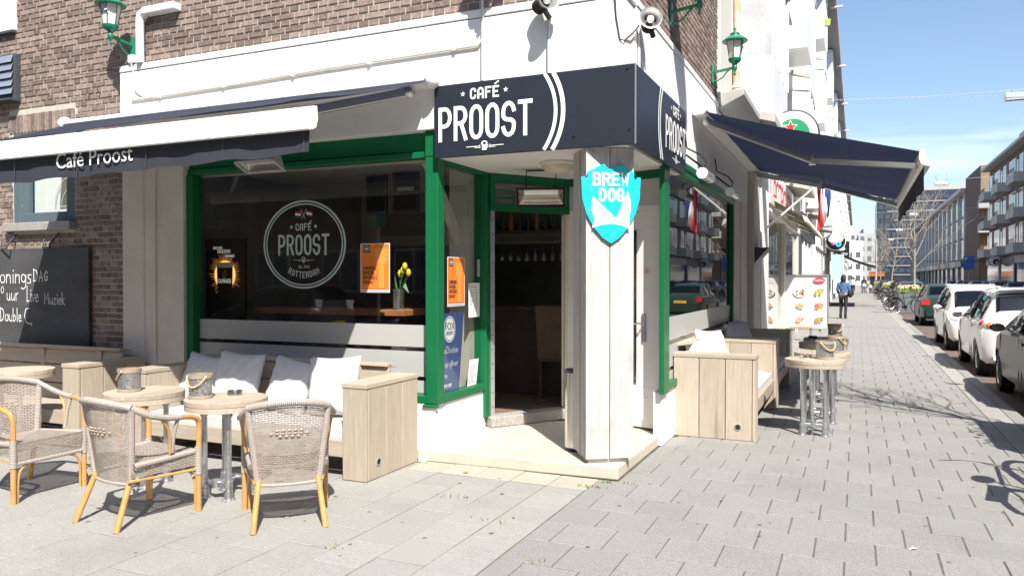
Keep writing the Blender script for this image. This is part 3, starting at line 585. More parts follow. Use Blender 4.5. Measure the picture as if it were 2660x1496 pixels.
# window in the brick wall
lw = MB().box(-8.92, -8.80, 5.80, 5.95, 2.19, 3.22).box(-8.02, -7.89, 5.80, 5.95, 2.19, 3.22).box(-8.80, -8.02, 5.80, 5.95, 2.19, 2.30).box(-8.80, -8.02, 5.80, 5.95, 3.12, 3.22).build('brick_wall_window', M('flaking_blue_grey', (.085, .12, .14), .6, col2=(.35, .36, .35), thr=(.25, .32), vs=14), CB, bevel=.006)
MB().add([(-8.80, 5.90, 2.30), (-8.02, 5.90, 2.30), (-8.02, 5.90, 3.12), (-8.80, 5.90, 3.12)], [(0, 1, 2, 3)]).build('pane', glassm, lw)
MB().box(-8.80, -8.0, 5.99, 6.02, 2.25, 3.2).build('white_screen', white2, lw)
lead = MB(); FS = FA(-8.27, 2.38, 5.975)
for rr in (.10, .19, .3): ribbon(lead, FS, arc(.12, .0, rr, rr * 1.15, 0, 180, 12), .012)
ribbon(lead, FS, [(-.10, 0), (-.02, .8)], .014); ribbon(lead, FS, [(-.10, 0), (.32, 0)], .012); lead.build('leaded_glass_came', lgrey, lw)
sg_ = MB(); sg_.add([FS(-.10, 0, -.004), FS(.34, 0, -.004), FS(.34, .8, -.004), FS(-.02, .8, -.004)], [(0, 1, 2, 3)]); sg_.build('stained_glass', M('stained_olive', (.16, .15, .10), .3, var=.3, vs=3), lw)
MB().box(-9.0, -7.86, 5.71, 5.90, 2.09, 2.185).build('window_sill', stone, lw, bevel=.008)
uw = MB().box(-9.8, -8.835, 5.755, 5.9, 4.40, 5.7).build('upper_window', white2, CB, bevel=.01); MB().box(-9.8, -8.835, 5.74, 5.9, 4.375, 4.40).build('window_sill', dgrey, uw)
lv = MB().box(-9.7, -8.775, 5.73, 5.90, 3.60, 4.12).build('louvre_vent', dgrey, CB, bevel=.005)
for i in range(5):
    z = 3.66 + i * .09; MB().add([(-9.68, 5.70, z), (-8.80, 5.70, z), (-8.80, 5.725, z + .085), (-9.68, 5.725, z + .085)], [(0, 1, 2, 3)]).build('louvre_slat', alu, lv)
MB().box(-9.7, -8.77, 5.66, 5.9, 3.58, 3.60).build('vent_sill', dgrey, lv)
# drainpipe, cable trunking and wires on the front
dp = MB().tube([(-6.77, 5.72, 3.78), (-6.77, 5.72, 4.22), (-6.755, 5.72, 4.27), (-6.70, 5.72, 4.295)], .042, 12); dp.build('drainpipe', white2, CB, True)
MB().box(-6.71, -6.27, 5.69, 5.80, 4.262, 4.335).build('box_gutter', white2, CB, bevel=.01)
MB().tube([(-6.9, 5.722, 3.40), (-6.72, 5.718, 3.405), (-5.6, 5.720, 3.42), (-4.4, 5.718, 3.455), (-3.2, 5.718, 3.47), (-2.86, 5.718, 3.475), (-2.83, 5.718, 3.52)], .011, 6).build('conduit', cream, CB, True)
MB().cyl((-2.825, 5.716, 3.18), (-2.825, 5.716, 4.9), .012, n=8).build('conduit', lgrey, CB, True)
MB().cyl((-2.24, 5.716, 3.18), (-2.24, 5.716, 3.60), .011, n=8).build('conduit', lgrey, CB, True)
MB().cyl((-1.585, 6.02, 3.18), (-1.585, 6.02, 3.48), .011, n=8).build('conduit', lgrey, CB, True)
for i in range(5): MB().box(-6.5 + i * .85, -6.47 + i * .85, 5.70, 5.735, 3.395 + i * .016, 3.435 + i * .016).build('conduit_clip', white2, CB)
MB().tube([(-6.88, 5.70, 3.80), (-6.86, 5.718, 3.66), (-6.84, 5.718, 3.50), (-6.74, 5.722, 3.43), (-6.6, 5.722, 3.41)], .006, 6).build('cable', lgrey, CB, True)
for x_ in (-7.62, -7.46): MB().tube([(x_, 5.80, 3.55), (x_ + .02, 5.75, 3.555), (x_ + .02, 5.74, 3.60)], .006, 6).build('wall_hook', dgrey, CB, True)
MB().tube([(-1.70, 5.718, 3.78), (-1.69, 5.73, 3.55), (-1.66, 5.73, 3.38), (-1.62, 5.718, 3.36), (-1.59, 5.85, 3.45), (-1.585, 6.0, 3.55)], .006, 6).build('cable', black, CB, True)
# ---------------------------------------------------------------- cafe interior (seen through panes and door)
dark = M('dark_wall', (.15, .15, .155), .8, var=.15, vs=3); taupe = M('taupe_wall', (.44, .41, .36), .8, var=.08, vs=3); dwood = M('dark_wood', (.085, .06, .048), .5, var=.2, vs=6)
MB().prism([(-6.6, 5.95, .10), (-3.42, 5.95, .10), (-3.42, 6.85, .10), (-2.78, 7.66, .10), (-1.75, 7.30, .10), (-1.75, 11.6, .10), (-6.6, 11.6, .10)], (0, 0, .1)).build('inside_floor', M('plank_floor', (.17, .125, .09), .6, var=.2, vs=5), CB)
MB().box(-6.6, -1.65, 5.92, 11.6, 2.74, 2.8).build('inside_ceiling', taupe, CB)
MB().box(-6.6, -1.7, 10.9, 11.0, .2, 2.74).box(-6.6, -6.5, 5.95, 10.9, .2, 2.74).build('inside_wall', dark, CB)
MB().box(-6.5, -2.9, 9.2, 9.6, 2.0, 2.74).build('bar_bulkhead', taupe, CB, bevel=.03)
MB().box(-4.9, -3.3, 9.18, 9.2, 2.15, 2.45).box(-6.2, -5.4, 9.18, 9.2, 2.15, 2.45).build('bulkhead_niche', dark, CB)
MB().box(-6.225, -3.3, 5.90, 6.05, 2.60, 2.74).build('inner_lintel', taupe, CB)
MB().box(-3.62, -3.40, 6.60, 6.95, .2, 2.74).build('inner_post', taupe, CB)
MB().bar((-3.55, 6.05, 2.62), (-3.52, 6.62, 1.9), .06, .09).build('inner_brace', taupe, CB)
bar_ = thing('bar_counter', 'dark wooden bar counter standing inside behind the cafe windows', 'bar counter', (-4.2, 8.6, .2))
MB().box(-5.9, -3.0, 8.3, 8.8, .2, 1.18).build('counter_front', dwood, bar_, bevel=.01); MB().box(-5.95, -2.95, 8.2, 8.85, 1.18, 1.23).build('counter_top', dwood, bar_, bevel=.01)
ad = thing('beer_poster', 'glowing dark stout poster on a panel behind the left of the big window', 'poster', (-6.05, 6.15, 1.0))
FG = FA(-6.05, 1.62, 6.15); MB().box(-6.33, -5.79, 6.16, 6.19, 1.05, 1.97).build('poster_panel', M('ad_black', (.012, .010, .010), .6), ad)
ry = MB(); rnd = random.Random(3)
for i in range(44):
    a = i / 44 * 2 * math.pi; q = .155 + rnd.uniform(.02, .10); ry.add([FG(.11 * math.cos(a - .04), .13 * math.sin(a - .04) - .02, .002), FG(.11 * math.cos(a + .04), .13 * math.sin(a + .04) - .02, .002), FG(q * math.cos(a), q * 1.05 * math.sin(a) - .02, .002)], [(0, 1, 2)])
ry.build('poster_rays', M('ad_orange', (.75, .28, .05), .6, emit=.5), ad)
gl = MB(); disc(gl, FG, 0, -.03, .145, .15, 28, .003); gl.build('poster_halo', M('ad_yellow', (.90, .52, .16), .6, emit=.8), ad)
gl = MB(); gl.add([FG(-.11, .08, .005), FG(-.10, -.26, .005), FG(.10, -.26, .005), FG(.11, .08, .005)], [(3, 2, 1, 0)]); gl.build('poster_glass', M('ad_stout', (.03, .012, .006), .5), ad)
gl = MB(); gl.add([FG(-.113, .045, .006), FG(.113, .045, .006), FG(.11, .10, .006), FG(-.11, .10, .006)], [(0, 1, 2, 3)]); gl.build('poster_foam', M('ad_foam', (.72, .60, .45), .5), ad)
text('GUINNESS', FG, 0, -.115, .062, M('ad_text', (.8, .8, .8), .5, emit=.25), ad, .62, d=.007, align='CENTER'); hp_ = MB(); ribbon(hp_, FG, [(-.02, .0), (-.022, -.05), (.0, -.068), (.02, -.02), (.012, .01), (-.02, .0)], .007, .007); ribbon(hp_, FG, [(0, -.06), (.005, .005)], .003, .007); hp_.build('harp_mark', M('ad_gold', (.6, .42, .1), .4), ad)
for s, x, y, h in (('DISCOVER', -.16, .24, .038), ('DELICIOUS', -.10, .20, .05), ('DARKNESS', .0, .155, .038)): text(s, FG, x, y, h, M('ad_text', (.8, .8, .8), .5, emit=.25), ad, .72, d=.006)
for i, (x, y, rx, t) in enumerate(((-5.0, 7.4, -.15, ''), (-4.55, 7.3, .12, 'GUINNESS'), (-4.06, 7.2, -.1, ''), (-3.62, 6.9, .1, 'GUINNESS'))):
    hb = thing('hanging_beer_card', ['small dark beer card hanging from the ceiling, leftmost of four', 'dark beer card with white lettering hanging second from left', 'dark beer card with small harp hanging third from left', 'dark beer card with white lettering hanging nearest the corner post'][i], 'poster', (x, y, 2.3), rx, 'beer cards hanging from the cafe ceiling')
    FH = FR((0, -.012, 0), (1, 0, 0), (0, 0, 1)); MB().box(-.16, .16, -.01, .01, -.02, .42).build('card', M('card_black', (.012, .011, .014), .5), hb, world=False)
    cb_ = MB(); 
    for a, b in (((-.145, -.005), (.145, -.005)), ((.145, -.005), (.145, .4)), ((-.145, .4), (-.145, -.005))): ribbon(cb_, FH, [a, b], .004)
    cb_.build('card_border', M('card_gold', (.35, .29, .17), .5), hb, world=False)
    if t: o = text(t, FH, 0, .22, .06, letter, hb, .72, align='CENTER'); o.matrix_parent_inverse = IDM.to_4x4()
tb = thing('window_table', 'orange-brown wooden table just inside the big window', 'table', (-4.2, 6.5, .2))
MB().box(-5.8, -3.95, 6.3, 6.75, 1.19, 1.25).build('table_top', M('orange_wood', (.42, .17, .06), .45, var=.15, vs=5), tb, bevel=.006)
for x in (-5.6, -4.15): MB().box(x - .04, x + .04, 6.45, 6.6, .2, 1.19).build('table_leg', dwood, tb)
vz = thing('tulip_vase', 'steel vase holding yellow tulips on the table inside the window', 'vase', (-4.05, 6.36, 1.25))
MB().lathe([(.055, 0), (.058, .02), (.058, .2), (.052, .2), (.05, .05)], 18).build('vase', steel, vz, True, world=False)
leafm = M('tulip_leaf', (.06, .16, .04), .5); tul = M('tulip_yellow', (.85, .62, .04), .5)
for i, (dx, dy, h) in enumerate(((.05, 0, .36), (.10, .02, .34), (.0, .03, .33), (.085, -.02, .40))):
    MB().tube([(0, 0, .1), (dx * .5, dy, h * .7), (dx, dy, h)], .004, 5).build('tulip_stem', leafm, vz, True, world=False)
    b = MB(); b.lathe([(.006, -.02), (.024, 0), (.026, .025), (.016, .05), (.008, .055)], 8, (dx, dy, h)); b.build('tulip_bloom', tul, vz, True, world=False)
for dx, dz in ((.09, .16), (.12, -.02), (-.05, .2)): MB().add([(0, 0, .16), (dx * .6, .012, .26), (dx, 0, .18 + dz), (dx * .5, -.014, .22)], [(0, 1, 2, 3)]).build('tulip_leaf', leafm, vz, world=False)
for i, x in enumerate((-5.05, -4.66)):
    tag(MB().lathe([(.03, 0), (.042, .085), (.038, .085), (.027, .01)], 16, (x, 6.42, 1.251)).build('cup', white2, None, True), ['white cup on the window table, left of the pair', 'white cup on the window table, nearer the tulips'][i], 'cup', 'cups on the window table')
ch = thing('tall_chair_back', 'brown upholstered chair back seen through the open door', 'chair', (-3.0, 8.0, .2))
MB().obox((-3.02, 8.0, .95), (.52, .05, .62), Matrix.Rotation(R(8), 3, 'X')).build('backrest', M('brown_hide', (.15, .10, .07), .6, var=.1), ch, bevel=.02); MB().box(-3.26, -2.78, 8.02, 8.5, .62, .68).build('seat', dwood, ch, bevel=.01)
for x in (-3.24, -2.8):
    for y in (8.04, 8.46): MB().box(x - .02, x + .02, y - .02, y + .02, .2, .62).build('leg', dwood, ch)
gr_ = thing('glass_rack', 'rack of upside down wine glasses hanging above the bar', 'rack', (-3.3, 9.0, 1.98))
MB().box(-4.6, -2.7, 8.85, 9.1, 1.975, 1.99).build('rack_rail', dgrey, gr_)
wg = MB().lathe([(.03, 0), (.004, -.012), (.004, -.09), (.034, -.13), (.036, -.18), (.03, -.2)], 10).mesh('wine_glass', glass('drink_glass', (.95, .97, .97), 1, 0, .2), True)
for i in range(16): o = obj('wine_glass', wg, gr_); o.location = (-4.5 + i * .115, 8.98, 1.975)
bt = MB().lathe([(.035, 0), (.037, .01), (.037, .16), (.014, .21), (.013, .27), (.0, .27)], 10).mesh('bottle', M('bottle_glass', (.05, .08, .04), .15), True); bt2 = MB().lathe([(.035, 0), (.037, .01), (.037, .16), (.014, .21), (.013, .27), (.0, .27)], 10).mesh('bottle', M('bottle_amber', (.35, .18, .06), .15), True)
for i in range(12):
    o = obj('bottle', bt if i % 3 else bt2); o.location = (-4.8 + i * .12, 9.10, 2.17); tag(o, ('amber' if i % 3 == 0 else 'dark green') + ' bottle, %s from the left on the shelf above the bar' % ['first', 'second', 'third', 'fourth', 'fifth', 'sixth', 'seventh', 'eighth', 'ninth', 'tenth', 'eleventh', 'twelfth'][i], 'bottle', 'bottles above the bar')
tag(MB().box(-4.95, -3.25, 9.03, 9.20, 2.14, 2.168).build('bottle_shelf', dwood), 'dark wooden bottle shelf on the bulkhead above the bar', 'shelf')
# ---------------------------------------------------------------- fascia sign
sb = thing('fascia_sign', 'dark navy corner sign board with white cafe lettering above the entrance', 'sign', (-1.55, 5.72, 2.57))
MB().box(-3.27, -1.533, 5.70, 5.74, 2.57, 3.175).build('front_panel', navy, sb, bevel=.003); MB().box(-1.57, -1.528, 5.741, 7.57, 2.57, 3.175).build('side_panel', navy, sb, bevel=.003)
MB().box(-1.534, -1.524, 5.697, 5.707, 2.57, 3.176).build('corner_trim', alu, sb)
def logo(F, par, sx, dv=.004):
    FX = FR(F.o, F.ex, F.ey); cw = .128 * sx; g = .0185 * sx; w = .0345 * min(sx, 1.05)
    a = MB(); deco(a, FX, 'PROOST', -(6 * cw + 5 * g) / 2, -.18, .29, cw, g, w, dv); a.build('lettering', letter, par)
    a = MB(); deco(a, FX, 'CAFE', -.131 * sx, .152, .095, .058 * sx, .011 * sx, .017, dv); ribbon(a, FX, [(.10 * sx, .262), (.126 * sx, .278)], .013, dv); a.build('lettering', letter, par)
    for x in (-.198, .194): star(MB(), FX, x * sx, .205, .024, dv).build('star', letter, par)
    a = MB(); mug(a, FX, .005, -.237, .95, dv); a.build('beer_mug_mark', letter, par)
Fs = FA(-2.798, 2.878, 5.70); logo(Fs, sb, 1.0)
def ringpart(F, rx, ry, w, a0, a1, zlo, zhi, xlo, xhi, mb, dv=.004, n=60):
    for i in range(n):
        b0, b1 = R(a0 + (a1 - a0) * i / n), R(a0 + (a1 - a0) * (i + 1) / n); q = [((rx + k) * math.cos(b), (ry + k) * math.sin(b)) for b, k in ((b0, 0), (b0, w), (b1, w), (b1, 0))]
        cx = sum(p[0] for p in q) / 4; cy = sum(p[1] for p in q) / 4
        if zlo < cy < zhi and xlo < cx < xhi: mb.add([F(x, y, dv) for x, y in q], [(0, 1, 2, 3)])
a = MB(); ringpart(Fs, .612, .545, .03, -90, 90, -.307, .296, 0, 9, a, n=120); ringpart(Fs, .672, .60, .036, -90, 90, -.307, .296, 0, 9, a, n=120); a.build('logo_ring', letter, sb)
Fs2 = FB(7.11, 2.878, -1.528); logo(Fs2, sb, .98)
a = MB(); ringpart(Fs2, .612, .545, .03, 90, 270, -.307, .296, -9, 0, a, n=120); ringpart(Fs2, .672, .60, .03, 90, 270, -.307, .296, -9, 0, a, n=120); a.build('logo_ring', letter, sb)
for x, z in ((-3.24, 3.10), (-3.24, 2.82), (-1.59, 3.14), (-1.575, 2.68), (-2.02, 2.66)): MB().cyl((x, 5.70, z), (x, 5.694, z), .009, n=8).build('screw', black, sb)
# ---------------------------------------------------------------- shield sign on the post
sh = thing('shield_sign', 'bright cyan shield-shaped beer sign fixed to the white corner post', 'sign', (-1.77, 5.81, 1.82))
n34 = Vector((math.sin(R(34)), -math.cos(R(34)), 0)); e34 = Vector((math.cos(R(34)), math.sin(R(34)), 0)); so = pc + n34 * .225 + Vector((0, 0, 2.14)); FSh = FR(so + e34 * .0, e34, (0, 0, 1))
half = [(0, -.315), (.07, -.27), (.14, -.19), (.20, -.08), (.232, .03), (.242, .20), (.215, .205), (.20, .18), (.186, .205), (.19, .235), (.12, .275), (.055, .305), (.042, .285), (.02, .268), (0, .264)]
pts = half + [(-x, y) for x, y in half[-2:0:-1]]
shm = M('cyan_enamel', (.012, .50, .62), .3, vs=16, col2=(.42, .70, .76), thr=(.30, .37)); 
MB().prism([FSh(x, y, 0) for x, y in pts], FSh.n * -.012).build('shield_plate', shm, sh)
a = MB(); deco(a, FSh, 'BREW', -.150, .130, .108, .068, .008, .020, .004); deco(a, FSh, 'DOG', -.100, .008, .108, .062, .009, .020, .004); a.build('lettering', M('pale_print', (.78, .86, .90), .4), sh)
horn = [(-.150, .055), (-.128, -.04), (-.09, -.095), (-.04, -.118), (.04, -.118), (.09, -.09), (.12, -.02), (.135, .10), (.158, .02), (.16, -.06), (.135, -.13), (.155, -.205), (.08, -.172), (0, -.162), (-.08, -.172), (-.155, -.195), (-.135, -.13), (-.16, -.05)]
a = MB(); hq = [FSh(x, y, .0025) for x, y in horn]
for i in range(len(hq)): pass
bmh = bmesh.new(); vsx = [bmh.verts.new(p) for p in hq]; bmh.faces.new(vsx); bmesh.ops.triangulate(bmh, faces=bmh.faces[:]); meh = bpy.data.meshes.new('dog_mark'); bmh.to_mesh(meh); bmh.free(); meh.materials.append(MATS['pale_print']); obj('dog_mark', meh, sh)
# ---------------------------------------------------------------- awnings
def awning(name, label, P, width, out, zw, zf, text_=None):
    """P(s, o, z): s along wall, o outwards"""
    t = thing(name, label, 'awning', P(width / 2, 0, zw))
    MB().grid([[P(s, o, zw + .02 + (zf + .06 - zw - .02) * o / out - .022 * math.sin(math.pi * o / out) * (1 + .35 * math.sin(s * 2.1)) - .004 * math.sin(s * 7 + o * 3)) for o in [out * i / 8 for i in range(9)]] for s in [width * k / 30 for k in range(31)]]).build('canvas', canvas, t, True)
    for k in (1, 2, 3):
        s = width * k / 4; MB().add([P(s + e, o, zw + .025 + (zf + .06 - zw - .02) * o / out - .022 * math.sin(math.pi * o / out) + w_) for o in [out * i / 8 for i in range(9)] for e, w_ in ((-.012, .0), (.012, .0))], [(2 * i, 2 * i + 1, 2 * i + 3, 2 * i + 2) for i in range(8)]).build('canvas_seam', valm, t)
    # cassette
    cs = [(0.0, -.05), (.03, -.06), (.12, -.05), (.15, -.01), (.13, .03), (.06, .045), (.0, .045)]
    MB().prism([P(-.03, o, zw + z) for o, z in cs], Vector(P(width + .03, 0, zw)) - Vector(P(-.03, 0, zw))).build('cassette', white2, t, bevel=.006)
    # curved front bar (concave outward)
    prof = [(out - .03, .085), (out + .01, .08), (out + .018, .04), (out + .03, .0), (out + .042, -.04), (out + .068, -.075), (out + .055, -.085), (out + .012, -.075), (out - .02, -.06), (out - .04, .0)]
    MB().prism([P(-.03, o, zf + z) for o, z in prof], Vector(P(width + .03, 0, 0)) - Vector(P(-.03, 0, 0))).build('front_bar', white2, t, bevel=.004)
    pts = 36; rows = []
    for i in range(pts + 1):
        s = width * i / pts; wv = .010 * math.sin(i * .9) + .006 * math.sin(i * 2.3); rows.append([P(s, out + .008 + wv * q / 3, zf - .07 - .225 * q / 3 + .008 * math.sin(i * 1.3) * q / 3) for q in range(4)])
    MB().grid(rows).build('valance', valm, t, True)
    for s in [width * k / 3.0 for k in (.5, 1, 1.5, 2, 2.5)] + [width - .04]: MB().add([P(s - .004, out + .022, zf - .075), P(s + .004, out + .022, zf - .075), P(s + .004, out + .022, zf - .29), P(s - .004, out + .022, zf - .29)], [(0, 1, 2, 3)]).build('valance_seam', dgrey, t)
    for s0, sd in ((.18, 1), (width - .18, -1)):
        el = (s0 + sd * 1.0, out * .52, zw + (zf - zw) * .52 - .10); a = P(s0, .10, zw - .09); e = P(*el); b = P(s0 + sd * .12, out - .03, zf - .03)
        ar = MB().bar(a, e, .05, .075).build('folding_arm', alu, t, bevel=.008); MB().bar(e, b, .045, .065).build('forearm', alu, t, bevel=.008)
        MB().cyl((e[0], e[1], e[2] - .05), (e[0], e[1], e[2] + .05), .04, n=12).build('elbow_joint', alu, t, True)
        MB().ball(a, .055, 10, 6).build('shoulder_joint', alu, t, True)
    return t
awA = awning('terrace_awning', 'long dark awning with white front bar over the left terrace', lambda s, o, z: (-7.75 + s, 5.72 - o, z - .016 * (4.465 - s) * o / 1.62), 4.465, 1.62, 3.22, 2.675)
for s_ in (-7.80, -3.26): MB().ball((s_, 5.64, 3.215), (.06, .09, .075), 12, 8).build('cassette_end', white2, awA, True)
text('Café Proost', FR((-5.76, 4.078, 2.412), (1, 0, .016), (0, 0, 1)), 0, 0, .172, letter, awA, 1.02, d=.002)
awB = awning('street_awning', 'dark folding awning reaching out over the street-side benches', lambda s, o, z: (-1.59 + o, 8.25 + s, z), 4.95, 2.16, 3.33, 2.69)
# ---------------------------------------------------------------- wall lanterns
opal = M('opal_glass', (.72, .70, .68), .35)
def lantern(loc, rz, label):
    t = thing('wall_lantern', label, 'lantern', loc, rz, 'green wall lanterns'); b = lambda m, n, mt=greenl, sm=True, bv=0: m.build(n, mt, t, sm, bv, world=False)
    b(MB().box(-.04, .04, -.02, 0, -.11, .11), 'wall_plate', greenl, False, .006)
    b(MB().bar((0, -.02, .02), (0, -.27, .05), .025, .03), 'arm', greenl, False, .004)
    b(MB().tube([(0, -.02, -.09), (0, -.07, -.085), (0, -.13, -.05), (0, -.17, .0), (0, -.21, .035)], .009, 6), 'scroll')
    b(MB().lathe([(.0, -.075), (.014, -.065), (.016, -.05), (.006, -.04), (.010, -.02), (.028, 0), (.03, .03), (.02, .05), (.035, .07), (.06, .085), (.072, .10), (.078, .125), (.068, .13)], 16, (0, -.27, .03)), 'base_cup')
    b(MB().lathe([(.066, .13), (.10, .33), (.10, .335)], 6, (0, -.27, .03)), 'opal_shade', opal, False)
    for k in range(6):
        a = k * math.pi / 3; c, s = math.cos(a), math.sin(a); b(MB().bar((.068 * c, -.27 + .068 * s, .16), (.103 * c, -.27 + .103 * s, .365), .008, .008), 'glazing_bar', greenl, False)
    b(MB().lathe([(.145, .325), (.15, .335), (.115, .365), (.09, .385), (.055, .395), (.05, .41), (.058, .415), (.05, .43), (.02, .445), (.008, .45), (.008, .47), (.016, .48), (.012, .495), (0, .50)], 20, (0, -.27, .03)), 'roof')
    for k in (-1, 1):
        FL = FR((k * .044, -.27 - .0815 - .004, .29), (1, -k * .0, 0), (0, -.12, 1)); m = MB(); rect(m, FL, -.028, .028, -.012, .012, .004); m.build('brand_label', dgrey, t, world=False); m = MB(); rect(m, FL, -.024, .024, -.007, .007, .005); m.build('brand_label', letter, t, world=False)
        star(MB(), FL, 0, .022, .009, .005).build('red_star', red, t, world=False)
    return t
lantern((-6.95, 5.79, 3.97), 0, 'green wall lantern on the brickwork left of the white drainpipe')
lantern((-2.65, 5.725, 4.02), 0, 'green wall lantern above the front of the sign board, mostly out of view')
lantern((-1.61, 9.52, 4.02), R(90), 'green wall lantern on the street side above the dark awning')
lantern((-1.61, 7.24, 4.03), R(90), 'green wall lantern bracket near the corner spotlight, cut by the top edge')
os_ = thing('oval_sign', 'dark blue oval hanging sign with silver rim at the top edge', 'sign', (-1.3, 7.1, 4.25))
MB().lathe([(.0, -.06), (.34, -.06), (.36, -.04), (.36, .04), (.34, .06), (0, .06)], 32, (-1.2, 7.0, 4.62), Matrix.Rotation(R(90), 3, 'X')).build('sign_body', M('sign_blue', (.03, .03, .10), .3), os_, True); MB().tube([(-1.2 + .36 * math.cos(a), 7.0, 4.62 + .36 * math.sin(a)) for a in [2 * math.pi * k / 32 for k in range(32)]], .022, 8, closed=True).build('rim', alu, os_, True); MB().bar((-1.6, 7.0, 4.62), (-1.54, 7.0, 4.62), .04, .04).build('bracket', greenl, os_)
jb = tag(MB().box(-6.93, -6.845, 5.70, 5.80, 3.79, 3.87).build('junction_box', white2, None, bevel=.006), 'small white junction box below the left wall lantern', 'junction box')
def spot(loc, d, label):
    t = thing('spotlight', label, 'spotlight', loc, 0, 'spotlights lighting the sign board'); d = Vector(d).normalized(); m = d.to_track_quat('Z', 'Y').to_matrix(); l = Vector(loc)
    MB().lathe([(.03, -.12), (.05, -.11), (.052, -.02), (.055, 0)], 14, l, m).build('housing', black, t, True)
    for k in range(5): MB().lathe([(.058, 0), (.058, .006)], 14, l - d * (.10 - k * .018), m).build('cooling_fin', black, t, True)
    MB().lathe([(.05, 0), (.085, .07), (.09, .075), (.082, .072), (.045, .01)], 20, l, m).build('reflector', alu, t, True); MB().ball(l + d * .04, .03, 10, 6).build('bulb', opal, t, True)
    MB().bar(l - d * .05, (l.x + (0 if abs(d.y) > .5 else -.05), l.y + (.12 if abs(d.y) > .5 else 0), l.z - .09), .03, .03).build('bracket', black, t)
spot((-2.23, 5.60, 3.70), (.75, -.6, .12), 'black spotlight on a pole above the front of the sign')
spot((-1.50, 6.02, 3.58), (.35, -.9, .1), 'black and silver spotlight beside the building corner')
# ---------------------------------------------------------------- heaters and lamps
def heater(loc, rz, label, w=.42, mat=black, tilt=-35, arm=.2):
    t = thing('patio_heater', label, 'heater', loc, rz); m = Matrix.Rotation(R(tilt), 3, 'X')
    q = lambda x, y, z: tuple(m @ Vector((x, y, z)))
    MB().add([q(*p) for p in ((-w / 2, -.06, -.09), (w / 2, -.06, -.09), (w / 2, -.06, .09), (-w / 2, -.06, .09), (-w / 2 + .05, .06, -.05), (w / 2 - .05, .06, -.05), (w / 2 - .05, .06, .05), (-w / 2 + .05, .06, .05))],
             [(4, 5, 6, 7), (0, 1, 5, 4), (1, 2, 6, 5), (2, 3, 7, 6), (3, 0, 4, 7)]).build('housing', mat, t, world=False)
    MB().add([q(*p) for p in ((-w / 2 + .02, -.055, -.075), (w / 2 - .02, -.055, -.075), (w / 2 - .02, -.055, .075), (-w / 2 + .02, -.055, .075), (-w / 2 + .07, .04, -.02), (w / 2 - .07, .04, -.02), (w / 2 - .07, .04, .02), (-w / 2 + .07, .04, .02))],
             [(4, 5, 6, 7), (0, 1, 5, 4), (1, 2, 6, 5), (2, 3, 7, 6), (3, 0, 4, 7)]).build('reflector', steel, t, world=False)
    MB().cyl(q(-w / 2 + .06, -.03, 0), q(w / 2 - .06, -.03, 0), .009, n=8).build('heating_tube', opal, t, True, world=False)
    fr = MB()
    for a, b in (((-w / 2, -.065, -.09), (w / 2, -.065, -.09)), ((-w / 2, -.065, .09), (w / 2, -.065, .09)), ((-w / 2, -.065, -.09), (-w / 2, -.065, .09)), ((w / 2, -.065, -.09), (w / 2, -.065, .09))): fr.bar(q(*a), q(*b), .014, .02)
    fr.build('front_frame', mat, t, world=False)
    if arm: MB().tube([(-w * .3, .02, .04), (-w * .3, .02, arm), (w * .3, .02, arm), (w * .3, .02, .04)], .009, 6).build('hanger', black, t, world=False)
heater((-5.02, 5.56, 2.64), 0, 'grey patio heater under the left awning above the big window', .44, lgrey, 66, 0)
heater((-2.72, 6.75, 2.34), R(20), 'black patio heater hanging in the entrance porch above the door', .46, black, 30, .23)
for i, y in enumerate((7.75, 9.55)):
    t = thing('strip_heater', ['white strip heater on the street side, nearer the sign', 'white strip heater on the street side, farther one'][i], 'heater', (-1.4, y, 2.6), 0, 'strip heaters under the street awning')
    MB().cyl((-1.38, y - .1, 2.58), (-1.38, y + .35, 2.58), .05, n=14).build('tube_body', alu, t, True); MB().cyl((-1.38, y - .125, 2.58), (-1.38, y - .1, 2.58), .055, n=16).build('end_cap', white2, t, True); MB().bar((-1.38, y + .1, 2.64), (-1.58, y + .1, 2.80), .02, .02).build('bracket', black, t)
    MB().tube([(-1.38, y - .1, 2.62), (-1.36, y, 2.70), (-1.42, y + .05, 2.78), (-1.55, y - .02, 2.85), (-1.57, y - .02, 3.0)], .008, 6).build('power_cable', black, t, True)
dm = thing('ceiling_lamp', 'cream glass dome lamp on the porch ceiling', 'lamp', (-2.42, 6.40, 2.58)); MB().lathe([(.16, 0), (.165, -.02), (.15, -.03)], 24, (-2.42, 6.4, 2.58)).build('base', cream, dm, True); MB().lathe([(.145, -.025), (.135, -.06), (.09, -.095), (0, -.11)], 24, (-2.42, 6.4, 2.58)).build('dome', M('cream_glass', (.60, .54, .42), .3), dm, True)
bn = thing('ash_bin', 'tall slim steel ash bin beside the white corner post', 'bin', (-2.22, 6.12, .1)); MB().lathe([(.07, .03), (.07, .66)], 20, (-2.185, 6.15, .1)).build('bin_body', steel, bn, True); MB().lathe([(.074, 0), (.074, .03)], 20, (-2.185, 6.15, .1)).build('bin_foot', black, bn, True); MB().lathe([(.074, .66), (.074, .68), (.06, .69), (0, .69)], 20, (-2.185, 6.15, .1)).build('bin_lid', dgrey, bn, True)
